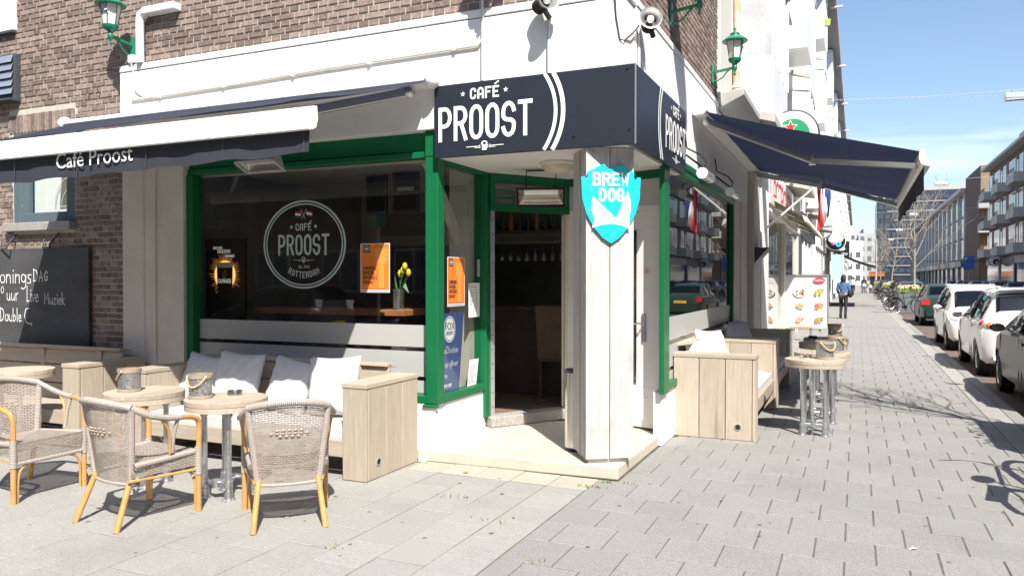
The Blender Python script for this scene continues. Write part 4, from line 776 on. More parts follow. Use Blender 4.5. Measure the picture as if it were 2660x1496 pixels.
# ---------------------------------------------------------------- posters and notices
org = M('poster_orange', (.80, .20, .025), .55, var=.05, vs=3); orgd = M('poster_guitar', (.80, .30, .06), .55); pap = M('paper', (.78, .78, .78), .6); ink = M('ink', (.06, .02, .02), .6)
def poster(F, w, h, label):
    t = thing('event_poster', label, 'poster', F(w / 2, 0), 0, 'orange concert posters in the cafe windows'); rect(MB(), F, 0, w, 0, h, 0).build('paper', pap, t)
    rect(MB(), F, .008, w - .008, .032, h - .006, .001).build('orange_field', org, t); rect(MB(), F, .008, w - .008, .008, .014, .001).build('blue_stripe', blue, t); rect(MB(), F, .008, w - .008, .026, .032, .0015).build('red_stripe', red, t)
    rect(MB(), F, .035, .105, h - .085, h - .012, .002).build('logo_square', ink, t); m = MB(); disc(m, F, .07, h - .048, .027, None, 20, .003, .88); rect(m, F, .056, .084, h - .055, h - .042, .003); m.build('logo_mark', letter, t)
    m = MB(); m.add([F(.20, .04, .0015), F(.255, .04, .0015), F(.255, .25, .0015), F(.275, .28, .0015), F(.285, .40, .0015), F(.17, .40, .0015), F(.175, .28, .0015), F(.20, .25, .0015)], [tuple(range(8))])
    for k in range(3):
        for sx in (.165, .29): disc(m, F, sx, .30 + k * .04, .013, None, 10, .0016)
    m.build('guitar_neck', orgd, t)
    for i, s in enumerate(('KONINGSDAG', 'LIVE MUZIEK', 'VAN DOUBLE C')): text(s, F, .03, .205 - i * .042, .047, ink, t, .46, d=.003)
    text('WOENSDAG 27 APRIL | 14:00 UUR', F, .03, .095, .013, ink, t, .62, d=.003); text('CAFE PROOST ROTTERDAM', F, .03, .080, .011, ink, t, .75, d=.003)
    return t
poster(FA(-4.15, 1.425, 5.877), .317, .445, 'orange concert poster on the big window beside the yellow tulips')
poster(FB(6.02, 1.30, -3.324), .335, .445, 'orange concert poster in the narrow window beside the door')
nb = thing('menu_sheet', 'grey printed menu sheet in the narrow window beside the door frame', 'notice', (-3.32, 6.55, 1.19)); Fm = FB(6.43, 1.185, -3.324); rect(MB(), Fm, 0, .235, 0, .325, 0).build('sheet', pap, nb)
m = MB()
for i in range(7): rect(m, Fm, .03, .06 + .02 * (i % 3), .10 + i * .025, .105 + i * .025, .002); rect(m, Fm, .14, .18 + .01 * (i % 2), .10 + i * .025, .105 + i * .025, .002)
rect(m, Fm, .03, .16, .285, .289, .002); m.build('print', M('grey_ink', (.2, .2, .2), .6), nb)
np_ = thing('rules_sheet', 'white printed sheet low in the narrow window, leaning', 'notice', (-3.32, 6.5, .53)); Fm = FR((-3.324, 6.40, .54), (0, 1, 0), (0, .22, 1)); rect(MB(), Fm, 0, .19, 0, .25, 0).build('sheet', pap, np_); m = MB()
for i in range(9): rect(m, Fm, .02, .16 - .02 * (i % 3), .03 + i * .02, .034 + i * .02, .002)
m.build('print', MATS['grey_ink'], np_)
st_ = thing('sticker_strip', 'strip of small pale stickers on the door side of the narrow window', 'sticker', (-3.32, 6.64, 1.56)); Fm = FB(6.615, 1.57, -3.324)
for i in range(4): rect(MB(), Fm, 0, .055, i * .042, i * .042 + .038, 0).build('sticker', lgrey, st_); rect(MB(), Fm, .018, .035, i * .042 + .012, i * .042 + .026, .002).build('sticker_print', dgrey, st_)
bb = thing('sports_board', 'blue sports broadcast board with handwriting inside the narrow window', 'sign', (-3.36, 6.1, .52)); FQ = FB(5.87, .52, -3.352); bm_ = M('board_blue', (.022, .06, .24), .35)
MB().add([FQ(0, 0), FQ(.42, 0), FQ(.52, .72), FQ(0, .72)], [(0, 1, 2, 3)]).build('board', bm_, bb); m = MB(); disc(m, FQ, .24, .575, .11, .118, 32, .002, .92); disc(m, FQ, .24, .575, .092, .10, 32, .002); m.build('round_badge', letter, bb)
bi = M('badge_ink', (.02, .04, .15), .5); text('FOX', FQ, .24, .57, .095, bi, bb, .95, d=.004, align='CENTER'); text('SPORTS', FQ, .24, .522, .048, bi, bb, .78, d=.004, align='CENTER')
m = MB(); hand(m, FQ, 'EReDivisie', .05, .36, .075, .005, .004); hand(m, FQ, 'Live op gRoor', .02, .24, .06, .005, .004); hand(m, FQ, 'Scherm', .0, .14, .06, .005, .004); m.build('handwriting', letter, bb)
text('JK JE HIER LIVE!', FQ, .03, .05, .05, letter, bb, .72, d=.004, shear=.2)
# ---------------------------------------------------------------- chalkboard
kb_ = thing('chalkboard', 'large black chalkboard with white handwriting on the brick wall', 'chalkboard', (-8.5, 5.74, .8)); MB().box(-9.75, -7.60, 5.745, 5.785, .80, 1.89).build('board', M('slate', (.062, .062, .066), .7, var=.25, vs=2, stretch=(1, 1, 2)), kb_)
FK = FA(-9.75, .8, 5.745); m = MB(); hand(m, FK, 'k', .52, .70, .22, .012, .003); hand(m, FK, 'onings', .66, .70, .22, .011, .003, xs=.88); hand(m, FK, 'DAG', 1.25, .72, .16, .010, .003, xs=.8); hand(m, FK, '00', .60, .53, .18, .008, .003); hand(m, FK, 'uur', .78, .50, .20, .009, .003, xs=.7); hand(m, FK, 'Live', 1.13, .49, .20, .009, .003, xs=.6); hand(m, FK, 'Muziek', 1.43, .465, .16, .007, .003, xs=.7); hand(m, FK, 'Double', .66, .26, .18, .010, .003, xs=.68); hand(m, FK, 'C,', 1.08, .25, .20, .010, .003, xs=.9); m.build('chalk_writing', letter, kb_)
m = MB(); hand(m, FK, 'FROM WED', .70, .87, .13, .005, .002); m.build('faint_writing', M('chalk_ghost', (.10, .10, .105), .8), kb_)
for x in (-8.85, -8.12): MB().tube([(x - .22, 5.76, 2.0), (x - .21, 5.735, 1.90), (x, 5.67, 1.895), (x, 5.67, 1.93), (x, 5.78, 2.06)], .009, 6).build('iron_hook', dgrey, kb_, True)
# ---------------------------------------------------------------- benches
def plank(t, a, sz, mat, par=None, name='plank', bev=.004, rot=None):
    """plank centred on its own origin so that each has its own grain"""
    o = MB().obox((0, 0, 0), sz).build(name, mat, par or t, bevel=bev, world=False); o.location = a
    if rot: o.rotation_euler = rot
    return o
def hole(t, c, ax):
    m = Matrix.Rotation(R(90), 3, 'Y' if ax == 'X' else 'X'); MB().lathe([(.026, -.008), (.026, .008)], 18, c, m).build('peg_hole', blackm, t, True, world=False); MB().lathe([(.025, -.009), (.033, -.009), (.033, .009), (.025, .009)], 18, c, m).build('hole_ring', alu, t, True, world=False)
def bench(label, loc, rz, L, D=.75, Hh=.75, Hb=.87, n=3, arms=(1, 1), up=0.):
    t = thing('lounge_bench', label, 'bench', loc, rz, 'washed timber lounge benches'); T = .22
    for k, on in enumerate(arms):
        if not on: continue
        x0 = 0 if k == 0 else L - T; sg = -1 if k == 0 else 1; xo = x0 + (.015 if k == 0 else T - .015); xi = x0 + (T - .015 if k == 0 else .015)
        w = (D - .03) / n; hz = Hh - .04
        for i in range(n):
            plank(t, (xo, .03 + w * (i + .5), hz / 2 + .004), (.03, w - .007, hz), WZ, name='arm_plank'); plank(t, (xi, .03 + w * (i + .5), hz / 2 + .004), (.03, w - .004, hz), WZ, name='arm_plank')
        plank(t, (x0 + T / 2, .014, hz / 2 + .003), (T - .001, .028, hz - .001), WZ, name='arm_front'); plank(t, (x0 + T / 2, D - .012, hz / 2 + .003), (T - .065, .022, hz - .003), WZ, name='arm_back')
        plank(t, (x0 + T / 2, D / 2, Hh - .02), (T + .012, D + .012, .036), WY, name='arm_cap')
        hole(t, (xo + sg * .012, .16, .13), 'X')
    xa, xb = (T if arms[0] else 0), (L - T if arms[1] else L); xm = (xa + xb) / 2; W = xb - xa - .004
    rx = R(-12); 
    for i, z in enumerate((.30, .49, .68)):
        plank(t, (xm, D - .17 + (z - .3) * .2, z + .05), (W, .035, .183), WX, name='back_plank', rot=(rx, 0, 0))
    plank(t, (xm, D - .055, Hb - .055), (W + .0, .15, .035), WX, name='back_cap', rot=(R(-8), 0, 0))
    plank(t, (xm, .03, .235 + up), (W, .032, .13), WX, name='seat_rail'); plank(t, (xm, .22, .275 + up), (W, .20, .03), WX, name='seat_plank'); plank(t, (xm, .44, .275 + up), (W, .20, .03), WX, name='seat_plank')
    for x in (xa + .3, xm, xb - .3): plank(t, (x, D - .10, .40), (.06, .06, .80), WZ, name='back_post')
    return t
bA0 = bench('washed timber bench at the far left under the chalkboard', (-9.45, 4.90, 0), 0, 2.82)
bA1 = bench('washed timber bench with grey pillows under the big logo window', (-5.95, 4.87, 0), 0, 2.56)
bB1 = bench('washed timber bench on the street side nearest the corner', (-.87, 7.60, 0), R(90), 2.22, .78, .82, .95, up=.06)
bB2 = bench('shaded washed timber bench on the street side, second from the corner', (-.87, 9.86, 0), R(90), 2.03, .78, .82, .95, up=.06)
def seatpad(label, loc, rz, L, D, h=.11):
    nx, ny = 24, 8; P = []
    for i in range(nx + 1):
        u = i / nx * 2 - 1; row = []
        for j in range(ny + 1):
            v = j / ny * 2 - 1; q = (1 - abs(u) ** 14) * (1 - abs(v) ** 8); row.append((u * L / 2, v * D / 2, h * (.75 + .25 * q) + .006 * math.sin(u * 17) * q))
        P.append(row)
    m = MB().grid(P); B = [P[i][0] for i in range(nx + 1)] + [P[nx][j] for j in range(1, ny + 1)] + [P[i][ny] for i in range(nx - 1, -1, -1)] + [P[0][j] for j in range(ny - 1, 0, -1)]
    k = len(B); m.add(list(B) + [(x * .985, y * .98, .0) for x, y, z in B], [(i, i + k, (i + 1) % k + k, (i + 1) % k) for i in range(k)])
    o = m.build('seat_cushion', pil, None, True, ang=60); o.location = loc; o.rotation_euler = (0, 0, rz); return tag(o, label, 'cushion')
seatpad('long pale seat cushion on the bench under the logo window', (-4.67, 5.20, .292), 0, 2.10, .56)
seatpad('pale seat cushion on the nearest street-side bench', (-1.20, 8.71, .352), R(90), 1.76, .58)
seatpad('shaded pale seat cushion on the second street-side bench', (-1.20, 10.87, .352), R(90), 1.57, .58)
def pillow(label, loc, rz, s=.46, tilt=-20, roll=0., mat=pil, seed=0, th=.085):
    rnd = random.Random(seed); n = 22; P = [[], []]
    ph = [rnd.uniform(0, 6) for _ in range(6)]
    for side in (0, 1):
        for i in range(n + 1):
            u = i / n * 2 - 1; row = []
            for j in range(n + 1):
                v = j / n * 2 - 1; e = max(0, (1 - u * u)) ** .5 * max(0, (1 - v * v)) ** .5; pin = 1 - .07 * (1 - abs(v)) * 0 ; x = u * (1 - .085 * (1 - v * v)); z = v * (1 - .085 * (1 - u * u))
                wr = .006 * e * (math.sin(7 * u + 5 * v + ph[0]) * math.sin(4 * v - 3 * u + ph[1]) + .6 * math.sin(13 * u - 9 * v + ph[2])) + .008 * (1 - e) * math.sin(16 * (u + v) + ph[3]) * (e > .02)
                y = (th * e ** .8 + wr * (1 if e > .01 else 0)) * (1 if side else -1); row.append((x * s / 2, y - .02 * v * v * .5, z * s / 2 + s / 2))
            P[side].append(row)
    m = MB().grid(P[0]); m.grid(P[1]); me = m.mesh('pillow', mat, True, 80)
    bm = bmesh.new(); bm.from_mesh(me); bmesh.ops.remove_doubles(bm, verts=bm.verts, dist=.0015); bmesh.ops.recalc_face_normals(bm, faces=bm.faces); bm.to_mesh(me); bm.free()
    o = obj('pillow', me); o.location = loc; o.rotation_euler = (Matrix.Rotation(rz, 3, 'Z') @ Matrix.Rotation(R(tilt), 3, 'X') @ Matrix.Rotation(R(roll), 3, 'Y')).to_euler(); return tag(o, label, 'pillow', 'square pillows on the benches')
pillow('shaded pale pillow at the left end of the logo window bench', (-5.56, 5.24, .40), 0, .48, -22, 6, seed=1)
pillow('upright pale pillow, second from the left on the logo window bench', (-5.06, 5.22, .40), R(3), .51, -15, 3, seed=2)
pillow('tilted pale pillow, third from the left on the logo window bench', (-4.50, 5.21, .39), R(-4), .49, -17, 8, seed=3)
pillow('sunlit white pillow at the right end of the logo window bench', (-3.98, 5.22, .40), R(3), .51, -12, -3, seed=4)
pillow('sunlit white pillow nearest the armrest on the first street-side bench', (-1.30, 8.06, .47), R(58), .50, -22, -8, seed=5)
pillow('large sunlit white pillow behind the front one on the first street-side bench', (-1.33, 8.48, .47), R(70), .56, -20, 4, seed=6)
pillow('grey pillow at the far end of the first street-side bench', (-1.36, 9.05, .46), R(80), .52, -22, 0, seed=7)
for i in range(3): pillow(['dark grey pillow in front on the shaded street-side bench', 'dark grey pillow in the middle on the shaded street-side bench', 'dark grey pillow farthest along the shaded street-side bench'][i], (-1.36, 10.4 + i * .42, .46), R(82), .54, -20, 3 * i, dpil if 0 else pil, seed=8 + i)
# ---------------------------------------------------------------- bistro tables
def table(label, loc, rz, Hh=.70, dia=.57):
    t = thing('bistro_table', label, 'table', loc, rz, 'round timber tables on galvanised pipe legs'); r = dia / 2; z1 = Hh; zt = Hh - .036; zb = Hh - .075
    # planks of the round top
    for i in range(3):
        x0, x1 = -r + i * dia / 3 + .001, -r + (i + 1) * dia / 3 - .001; n = 10
        xs = [x0 + (x1 - x0) * k / n for k in range(n + 1)]; up = [(x, math.sqrt(max(0, r * r - x * x))) for x in xs]; pts = [(x, -y, zt) for x, y in up] + [(x, y, zt) for x, y in reversed(up)]
        q = []
        for p in pts:
            if not q or (Vector(p) - Vector(q[-1])).length > 1e-4: q.append(p)
        if (Vector(q[0]) - Vector(q[-1])).length < 1e-4: q.pop()
        me = fixn(MB().prism(q, (0, 0, .036)).mesh('top_plank', WY, False)); obj('top_plank', me, t, .003, world=False)
    MB().lathe([(r - .004, zb), (r - .002, zb + .002), (r - .002, zt - .001)], 48).build('edge_band', WX, t, True, world=False)
    q = .105
    for sx in (-1, 1):
        for sy in (-1, 1):
            x, y = sx * q, sy * q
            lg_ = MB().cyl((x, y, .01), (x, y, zb), .0215, n=12).build('leg', galv, t, True, world=False)
            MB().lathe([(.05, 0), (.05, .006), (.034, .016), (.03, .03), (.03, .07), (.0225, .072)], 16, (x, y, 0)).build('floor_flange', galv, lg_, True, world=False)
            MB().lathe([(.03, zb - .045), (.03, zb)], 12, (x, y, 0)).build('top_collar', galv, lg_, True, world=False)
            MB().cyl((x, y, .085), (x, y, .135), .031, n=12).build('tee_fitting', galv, lg_, True, world=False)
            MB().cyl((x + .026 * sx, y, Hh - .10), (x + .034 * sx, y, Hh - .10), .006, n=8).build('grub_screw', black, lg_, True, world=False)
    for a, b in (((-q, -q), (q, -q)), ((-q, q), (q, q)), ((0, -q), (0, q))): MB().cyl((*a, .11), (*b, .11), .0215, n=12).build('cross_bar', galv, t, True, world=False)
    MB().cyl((0, -q - .0, .082), (0, -q, .138), .03, n=12).build('tee_fitting', galv, t, True, world=False)
    return t
t0 = table('round timber table at the left edge before the chalkboard bench', (-7.1, 4.66, 0), R(10), .71)
table('round timber table with lantern, left of the two before the logo window', (-4.93, 4.19, 0), R(3), .70)
table('round timber table with lantern and steel ashtray behind the turned chair', (-4.12, 4.195, 0), R(4), .70)
table('round timber table nearest the corner on the street side', (-.375, 8.25, 0), R(-2), .75)
table('round timber table second from the corner on the street side', (-.34, 9.02, 0), R(4), .75)
table('shaded round timber table third from the corner on the street side', (-.38, 10.42, 0), R(2), .75)
table('shaded round timber table farthest along the street side', (-.37, 11.2, 0), R(-4), .75)
# ---------------------------------------------------------------- table lanterns and ashtrays
perf = perforated('pierced_tin', (.36, .36, .36), 95); ltw = M('lantern_wood', (.33, .26, .19), .7, var=.15, vs=20); rope = M('rope', (.48, .36, .2), .9, var=.2, vs=90, bump=.6, bs=120)
def tlant(label, loc, rz=0., s=1.):
    t = thing('table_lantern', label, 'lantern', loc, rz, 'pierced tin table lanterns'); 
    MB().lathe([(.079, .016), (.079, .148)], 28, cap=False).build('pierced_body', perf, t, True, world=False)
    MB().lathe([(.074, .0), (.084, .002), (.084, .02), (.078, .022)], 28).build('base_ring', ltw, t, True, world=False)
    MB().lathe([(.078, .142), (.085, .145), (.085, .172), (.070, .172), (.070, .145)], 28).build('top_ring', ltw, t, True, world=False)
    MB().lathe([(.03, .02), (.03, .09), (0, .09)], 14).build('candle', M('wax', (.62, .58, .5), .5), t, True, world=False)
    a = [R(-150 + 120 * k / 10) for k in range(11)]; MB().tube([(.090 * math.cos(b), .090 * math.sin(b), .155 - .07 * math.sin(math.pi * k / 10)) for k, b in enumerate(a)], .0075, 7).build('rope_handle', rope, t, True, world=False)
    for b in (R(-150), R(-30)): MB().ball((.088 * math.cos(b), .088 * math.sin(b), .155), .011, 8, 6).build('eyelet', galv, t, True, world=False)
    t.scale = (s, s, s); return t
tlant('pierced tin lantern with rope handle on the left terrace table', (-5.02, 4.13, .70), R(-50))
tlant('pierced tin lantern with rope handle beside the ashtray on the terrace table', (-4.27, 4.10, .70), R(10))
tlant('pierced tin lantern on the street table nearest the corner', (-.285, 8.28, .75), R(40), 1.05)
tlant('pierced tin lantern on the second street table', (-.20, 9.06, .75), R(80), 1.05)
tlant('pierced tin lantern on the farthest street table', (-.26, 11.25, .75), R(20), 1.1)
def ash(label, loc, mat): tag(MB().lathe([(.0, .004), (.05, .004), (.052, .03), (.046, .034), (.053, .036), (.055, .03), (.055, .0), (0, 0)], 22, loc).build('ashtray', mat, None, True), label, 'ashtray', 'ashtrays on the tables')
ash('steel ashtray beside the lantern on the terrace table', (-4.14, 4.30, .70), steel); ash('steel ashtray on the street table nearest the corner', (-.46, 8.32, .75), steel); ash('black ashtray on a shaded street table', (-.53, 11.05, .75), black)
# ---------------------------------------------------------------- rattan chairs
def lerp(a, b, t): return tuple(a[i] + (b[i] - a[i]) * t for i in range(len(a)))
def smooth(pts, n=5):
    P = [Vector(p) for p in pts]; out = []
    for i in range(len(P) - 1):
        p0 = P[max(i - 1, 0)]; p1 = P[i]; p2 = P[i + 1]; p3 = P[min(i + 2, len(P) - 1)]
        for k in range(n):
            t = k / n; out.append(.5 * ((2 * p1) + (-p0 + p2) * t + (2 * p0 - 5 * p1 + 4 * p2 - p3) * t * t + (-p0 + 3 * p1 - 3 * p2 + p3) * t ** 3))
    return out + [P[-1]]
def chair(label, loc, rz):
    t = thing('rattan_chair', label, 'chair', loc, rz, 'rattan armchairs with bamboo legs'); B = lambda m, n, mt, sm=True: m.build(n, mt, t, sm, world=False)
    FX, FY, BX, BYb = .265, .25, .20, -.20
    def backp(u, v):     # woven back: u -1..1, v 0 bottom .. 1 top
        w = .185 + .055 * v; z = .265 + .475 * v; y = -.178 - .035 * v - (1 - u * u) * (.03 + .085 * v); return (u * w, y, z + .045 * (1 - u * u) * v * v)
    n, k = 12, 10; P = [[backp(-1 + 2 * i / n, j / k) for j in range(k + 1)] for i in range(n + 1)]; UV = [[((-1 + 2 * i / n) * .22, j / k * .5) for j in range(k + 1)] for i in range(n + 1)]
    B(MB().grid(P, UV), 'woven_back', rat)
    # boss pattern in the back
    bs = MB()
    for r_, row in enumerate(((-2, -1, 0, 1, 2), (-3, -2, -1, 0, 1, 2, 3), (-1.5, -.5, .5, 1.5))):
        for c_ in row: p = backp(c_ * .16, .70 - r_ * .035); bs.ball((p[0], p[1] - .003, p[2]), (.014, .008, .008), 7, 5)
    B(bs, 'woven_boss', M('rattan_plain', (.36, .28, .23), .6))
    for s in (-1, 1):
        B(MB().tube([backp(s * 1.0, v / 8 * 1.0) for v in range(-0, 9)], .021, 9), 'back_post', wrap)
        q = backp(s, 0); B(MB().tube([(q[0] * .97, q[1], q[2] + .04), (s * .215, -.30, 0)], [.018, .0185], 10), 'leg', cane)
        # front leg and arm in one bent cane
        top = backp(s, 1.0)
        B(MB().tube([(s * FX, FY, 0), (s * FX, FY, .27)], .0185, 10), 'leg', cane)
        B(MB().tube([(s * FX, FY, .25), (s * FX, FY, .435)], .023, 10), 'leg_wrap', wrap)
        pts = smooth([(s * FX, FY, .40), (s * (FX + .003), FY + .005, .54), (s * (FX + .01), FY - .012, .615), (s * (FX + .018), FY - .075, .645), (s * (FX + .022), FY - .16, .655)], 5)
        B(MB().tube(pts, .0175, 9), 'arm', cane)
        pts = smooth([(s * (FX + .022), FY - .15, .655), (s * (FX + .026), FY - .25, .665), (s * (FX + .018), FY - .35, .69), (s * (FX - .005), -.165, .722), (top[0] * .98, top[1], top[2] + .012)], 5)
        B(MB().tube(pts, .0205, 9), 'arm_wrap', wrap)
        B(MB().tube(smooth([(s * (FX + .02), FY - .17, .645), (s * (FX + .003), FY - .185, .55), (s * (FX - .012), FY - .19, .43)], 4), .012, 8), 'arm_support', wrap)
        B(MB().tube(smooth([(s * (FX + .022), FY - .30, .67), (s * (FX + .01), FY - .23, .58), (s * (FX - .010), FY - .205, .43)], 4), .0095, 8), 'arm_brace', cane)
        B(MB().tube([(s * (FX - .012), FY, .405), (s * .225, -.19, .385)], .019, 9), 'seat_rail', wrap)
        B(MB().tube(smooth([(s * (FX - .03), FY - .003, .0), (s * (FX - .034), FY, .16), (s * (FX - .06), FY, .235), (s * (FX - .12), FY, .262)], 4), .009, 7), 'leg_brace', cane)
        B(MB().tube([(s * FX, FY, .285), (s * .205, -.215, .29)], .009, 7), 'side_stretcher', cane)
    top = [backp(-1 + 2 * i / 12, 1.0) for i in range(13)]
    B(MB().tube([(p[0], p[1], p[2] + .012) for p in top], .0235, 10), 'top_rail', wrap)
    B(MB().tube([backp(-1 + 2 * i / 8, 0) for i in range(9)], .012, 8), 'back_bottom_rail', wrap)
    P = []; UV = []
    for i in range(13):
        u = -1 + i / 6; row = []; ur = []
        for j in range(11):
            v = j / 10; w = .205 + (FX - .015 - .205) * v; y = -.19 + .455 * v; z = .40 - .018 * (1 - u * u) * math.sin(math.pi * v) + .012 * v; row.append((u * w, y, z)); ur.append((u * .22, v * .46))
        P.append(row); UV.append(ur)
    B(MB().grid(P, UV), 'woven_seat', rat)
    fr = [(u / 6 * (FX - .01), FY + .012) for u in range(-6, 7)]
    P = [[(x, y + .004 * math.sin(j), .415 - j * .028) for j in range(6)] for x, y in fr]; UV = [[(x, j * .028) for j in range(6)] for x, y in fr]; B(MB().grid(P, UV), 'woven_apron', rat)
    B(MB().tube([(-FX, FY, .272), (FX, FY, .272)], .017, 9), 'front_stretcher', wrap)
    for s in (-1, 1):
        P = [[(s * (FX - .002 + (.215 - FX) * a / 8), FY + (-.20 - FY) * a / 8, .40 - j * .022) for j in range(5)] for a in range(9)]; UV = [[(a * .055, j * .022) for j in range(5)] for a in range(9)]; B(MB().grid(P, UV), 'woven_side', rat)
    return t
chair('rattan armchair at the left edge facing along the terrace', (-5.53, 3.68, 0), R(-90))
chair('rattan armchair in the middle seen from behind, turned to the right', (-4.29, 3.60, 0), R(-6))
chair('rattan armchair nearest the corner with its woven back to the viewer', (-3.38, 3.97, 0), R(43))
# ---------------------------------------------------------------- long white block along the street
WB = thing('white_apartment_block', 'long white apartment block with brick panels beyond the cafe', 'building', (-1.6, 40, 0))
sbrick = brickmat('block_brick', (.24, .18, .155), (.19, .145, .125), (.36, .33, .29), 'YZ'); sill = M('sill_grey', (.40, .39, .36), .7, var=.08); fgl = M('far_glass', (.10, .12, .14), .08, spec=.8); cgla = M('curtained_glass', (.50, .51, .52), .12, var=.25, vs=1.2, spec=.8); rust = M('rust_stain', (.55, .33, .16), .8, col2=(.7, .66, .6), vs=5)
MB().box(-9, -1.66, 12.86, 175, 0, 12.6).box(-9, -1.68, 9.96, 12.86, 3.72, 12.6).build('wall', white, WB)
ev = MB().box(-9, -.86, 9.96, 175, 12.6, 12.85).build('roof', M('eave_grey', (.33, .33, .34), .7, var=.05, vs=1), WB); MB().box(-.86, -.78, 9.96, 175, 12.58, 12.9).build('gutter', sill, ev)
MB().box(-1.66, -1.58, 9.98, 10.9, 3.78, 12.5).build('concrete_strip', M('pebble_concrete', (.62, .59, .54), .9, var=.12, vs=60, bump=.6, bs=90), WB, bevel=.01)
MB().cyl((-1.54, 11.1, 3.8), (-1.54, 11.1, 12.4), .05, n=10).build('downpipe', rust, WB, True)
for z in (4.2, 4.9, 5.6, 6.3): MB().cyl((-1.54, 11.1, z), (-1.54, 11.1, z + .04), .06, n=10).build('pipe_band', white2, WB, True)
P0 = 11.6
for b in range(17):                                                    # bays, every 9.4 m
    y = P0 + b * 9.4; far = b > 7
    for fl in range(3):
        z = 3.95 + fl * 2.87
        # canted bay window
        pr_ = [(-1.66, y), (-1.12, y + .35), (-1.12, y + 2.75), (-1.66, y + 3.1)]
        by = MB().prism([(a, c, z) for a, c in pr_], (0, 0, .85)).build('bay_window', white2, WB, bevel=.01); MB().prism([(a + (.03 if a > -1.5 else 0), c, z + 2.45) for a, c in pr_], (0, 0, .42)).build('bay_head', white2, by, bevel=.01)
        MB().prism([(a - .03, c, z + .85) for a, c in pr_], (0, 0, 1.6)).build('pane', cgla, by)
        MB().prism([(-1.66, y - .05, z), (-1.10, y + .33, z - .10), (-1.10, y + 2.77, z - .10), (-1.66, y + 3.15, z)], (0, 0, .12)).build('bay_sill', sill, by)
        if not far:
            for q in (0, .34, .67, 1): MB().box(-1.165, -1.10, y + .35 + q * 2.34, y + .41 + q * 2.34, z + .85, z + 2.45).build('mullion', white2, by)
        # brick panel and window ledge
        pn = MB().box(-1.66, -1.635, y + 3.5, y + 5.1, z - .1, z + 2.65).build('brick_panel', sbrick, WB)
        pw = MB().box(-1.66, -1.60, y + 5.5, y + 6.9, z + .6, z + 2.3).build('window', white2, WB, bevel=.01); MB().box(-1.66, -1.595, y + 5.6, y + 6.8, z + .7, z + 2.2).build('pane', cgla, pw); MB().prism([(-1.66, y + 5.4, z + .55), (-1.35, y + 5.4, z + .45), (-1.35, y + 5.4, z + .51), (-1.66, y + 5.4, z + .62)], (0, 1.6, 0)).build('window_ledge', sill, pw)
        # balcony
        bl = MB().box(-1.66, -1.05, y + 7.2, y + 8.9, z, z + .12).box(-1.10, -1.05, y + 7.2, y + 8.9, z + .12, z + .95).box(-1.62, -1.10, y + 7.2, y + 7.26, z + .12, z + .95).build('balcony', white2, WB, bevel=.008)
        if b < 3 and (b + fl) % 3 == 0:
            pb = MB().lathe([(.09, 0), (.12, .22), (.11, .22)], 10, (-.98, y + 7.9 + fl * .2, z + .72)).build('flower_pot', M('lime_pot', (.42, .52, .12), .5), bl, True)
    MB().cyl((-1.55, y + 5.3, 3.6), (-1.55, y + 5.3, 12.5), .045, n=8).build('downpipe', white2, WB, True)
    if b < 12: MB().cyl((-1.0, y + 3.3, 12.45), (-.55, y + 3.3, 12.45), .05, n=8).build('eave_bracket', white2, WB)
# low ledge boxes right past the cafe (canted underside seen from below)
MB().prism([(-1.64, 10.05, 3.70), (-1.30, 10.05, 3.86), (-1.30, 10.05, 3.95), (-1.64, 10.05, 3.90)], (0, 2.6, 0)).build('canted_ledge', sill, WB, bevel=.01)
# ground floor of the neighbouring shops
MB().box(-1.66, -1.50, 12.86, 13.75, 0, 3.9).build('stone_pier', M('speckled_stone', (.60, .56, .50), .85, var=.2, vs=70, bump=.4, bs=90), WB, bevel=.02)
MB().prism([(-1.52, 12.9, 2.05), (-1.28, 12.9, 2.05), (-1.50, 12.9, 1.80)], (0, .55, 0)).build('pier_bracket', dgrey, WB)
MB().box(-1.66, -1.48, 13.75, 14.9, 0, 3.7).build('white_pier', white, WB, bevel=.01)
sf = MB().box(-1.66, -1.52, 14.9, 24.2, 2.85, 3.75).build('shop_fascia', white, WB, bevel=.01)
m = MB(); FN = FB(15.6, 3.02, -1.515); x = 0
for chs in ('L_', 'A', 'C', 'T', 'P', 'O', 'H', 'O', 'M'):
    for st in DECO[chs]: ribbon(m, FN, [(x + a * .42, b * .52) for a, b in st], .07, .006)
    x += .58
m.build('red_lettering', M('sign_red', (.62, .03, .06), .5), WB)
sh1 = MB().box(-1.66, -1.56, 14.9, 15.1, 0, 2.85).box(-1.66, -1.56, 19.3, 19.7, 0, 2.85).box(-1.66, -1.56, 23.8, 24.2, 0, 2.85).box(-1.66, -1.58, 15.1, 23.8, 0, .55).build('shop_window', cream, WB, bevel=.008)
MB().box(-1.64, -1.63, 15.1, 19.3, .55, 2.85).box(-1.64, -1.63, 19.7, 23.8, .55, 2.85).build('pane', mirglass, sh1); MB().box(-3.4, -3.3, 14.9, 24, 0, 2.85).build('shop_back_wall', M('shop_dim', (.25, .22, .19), .8, var=.3, vs=1), sh1)
for i, (y0, y1) in enumerate(((25, 33), (34, 41), (42, 50), (51, 60), (61, 70), (71, 82), (83, 95), (96, 110))):
    s_ = MB().box(-1.66, -1.55, y0, y0 + .5, 0, 2.9).box(-1.66, -1.5, y0, y1, 2.9, 3.6).box(-1.66, -1.58, y0 + .5, y1, 0, .4).build('shop_front', [dgrey, white, grey, white, dgrey, white, cream, grey][i], WB); MB().box(-1.66, -1.62, y0 + .5, y1, .4, 2.9).build('pane', fgl, s_)
    for q in range(1, 4): MB().box(-1.66, -1.56, y0 + (y1 - y0) * q / 4, y0 + (y1 - y0) * q / 4 + .12, .4, 2.9).build('mullion', white2, s_)
MB().box(-1.66, -1.05, 25.2, 30, .0, .12).build('shop_step', dgrey, WB)
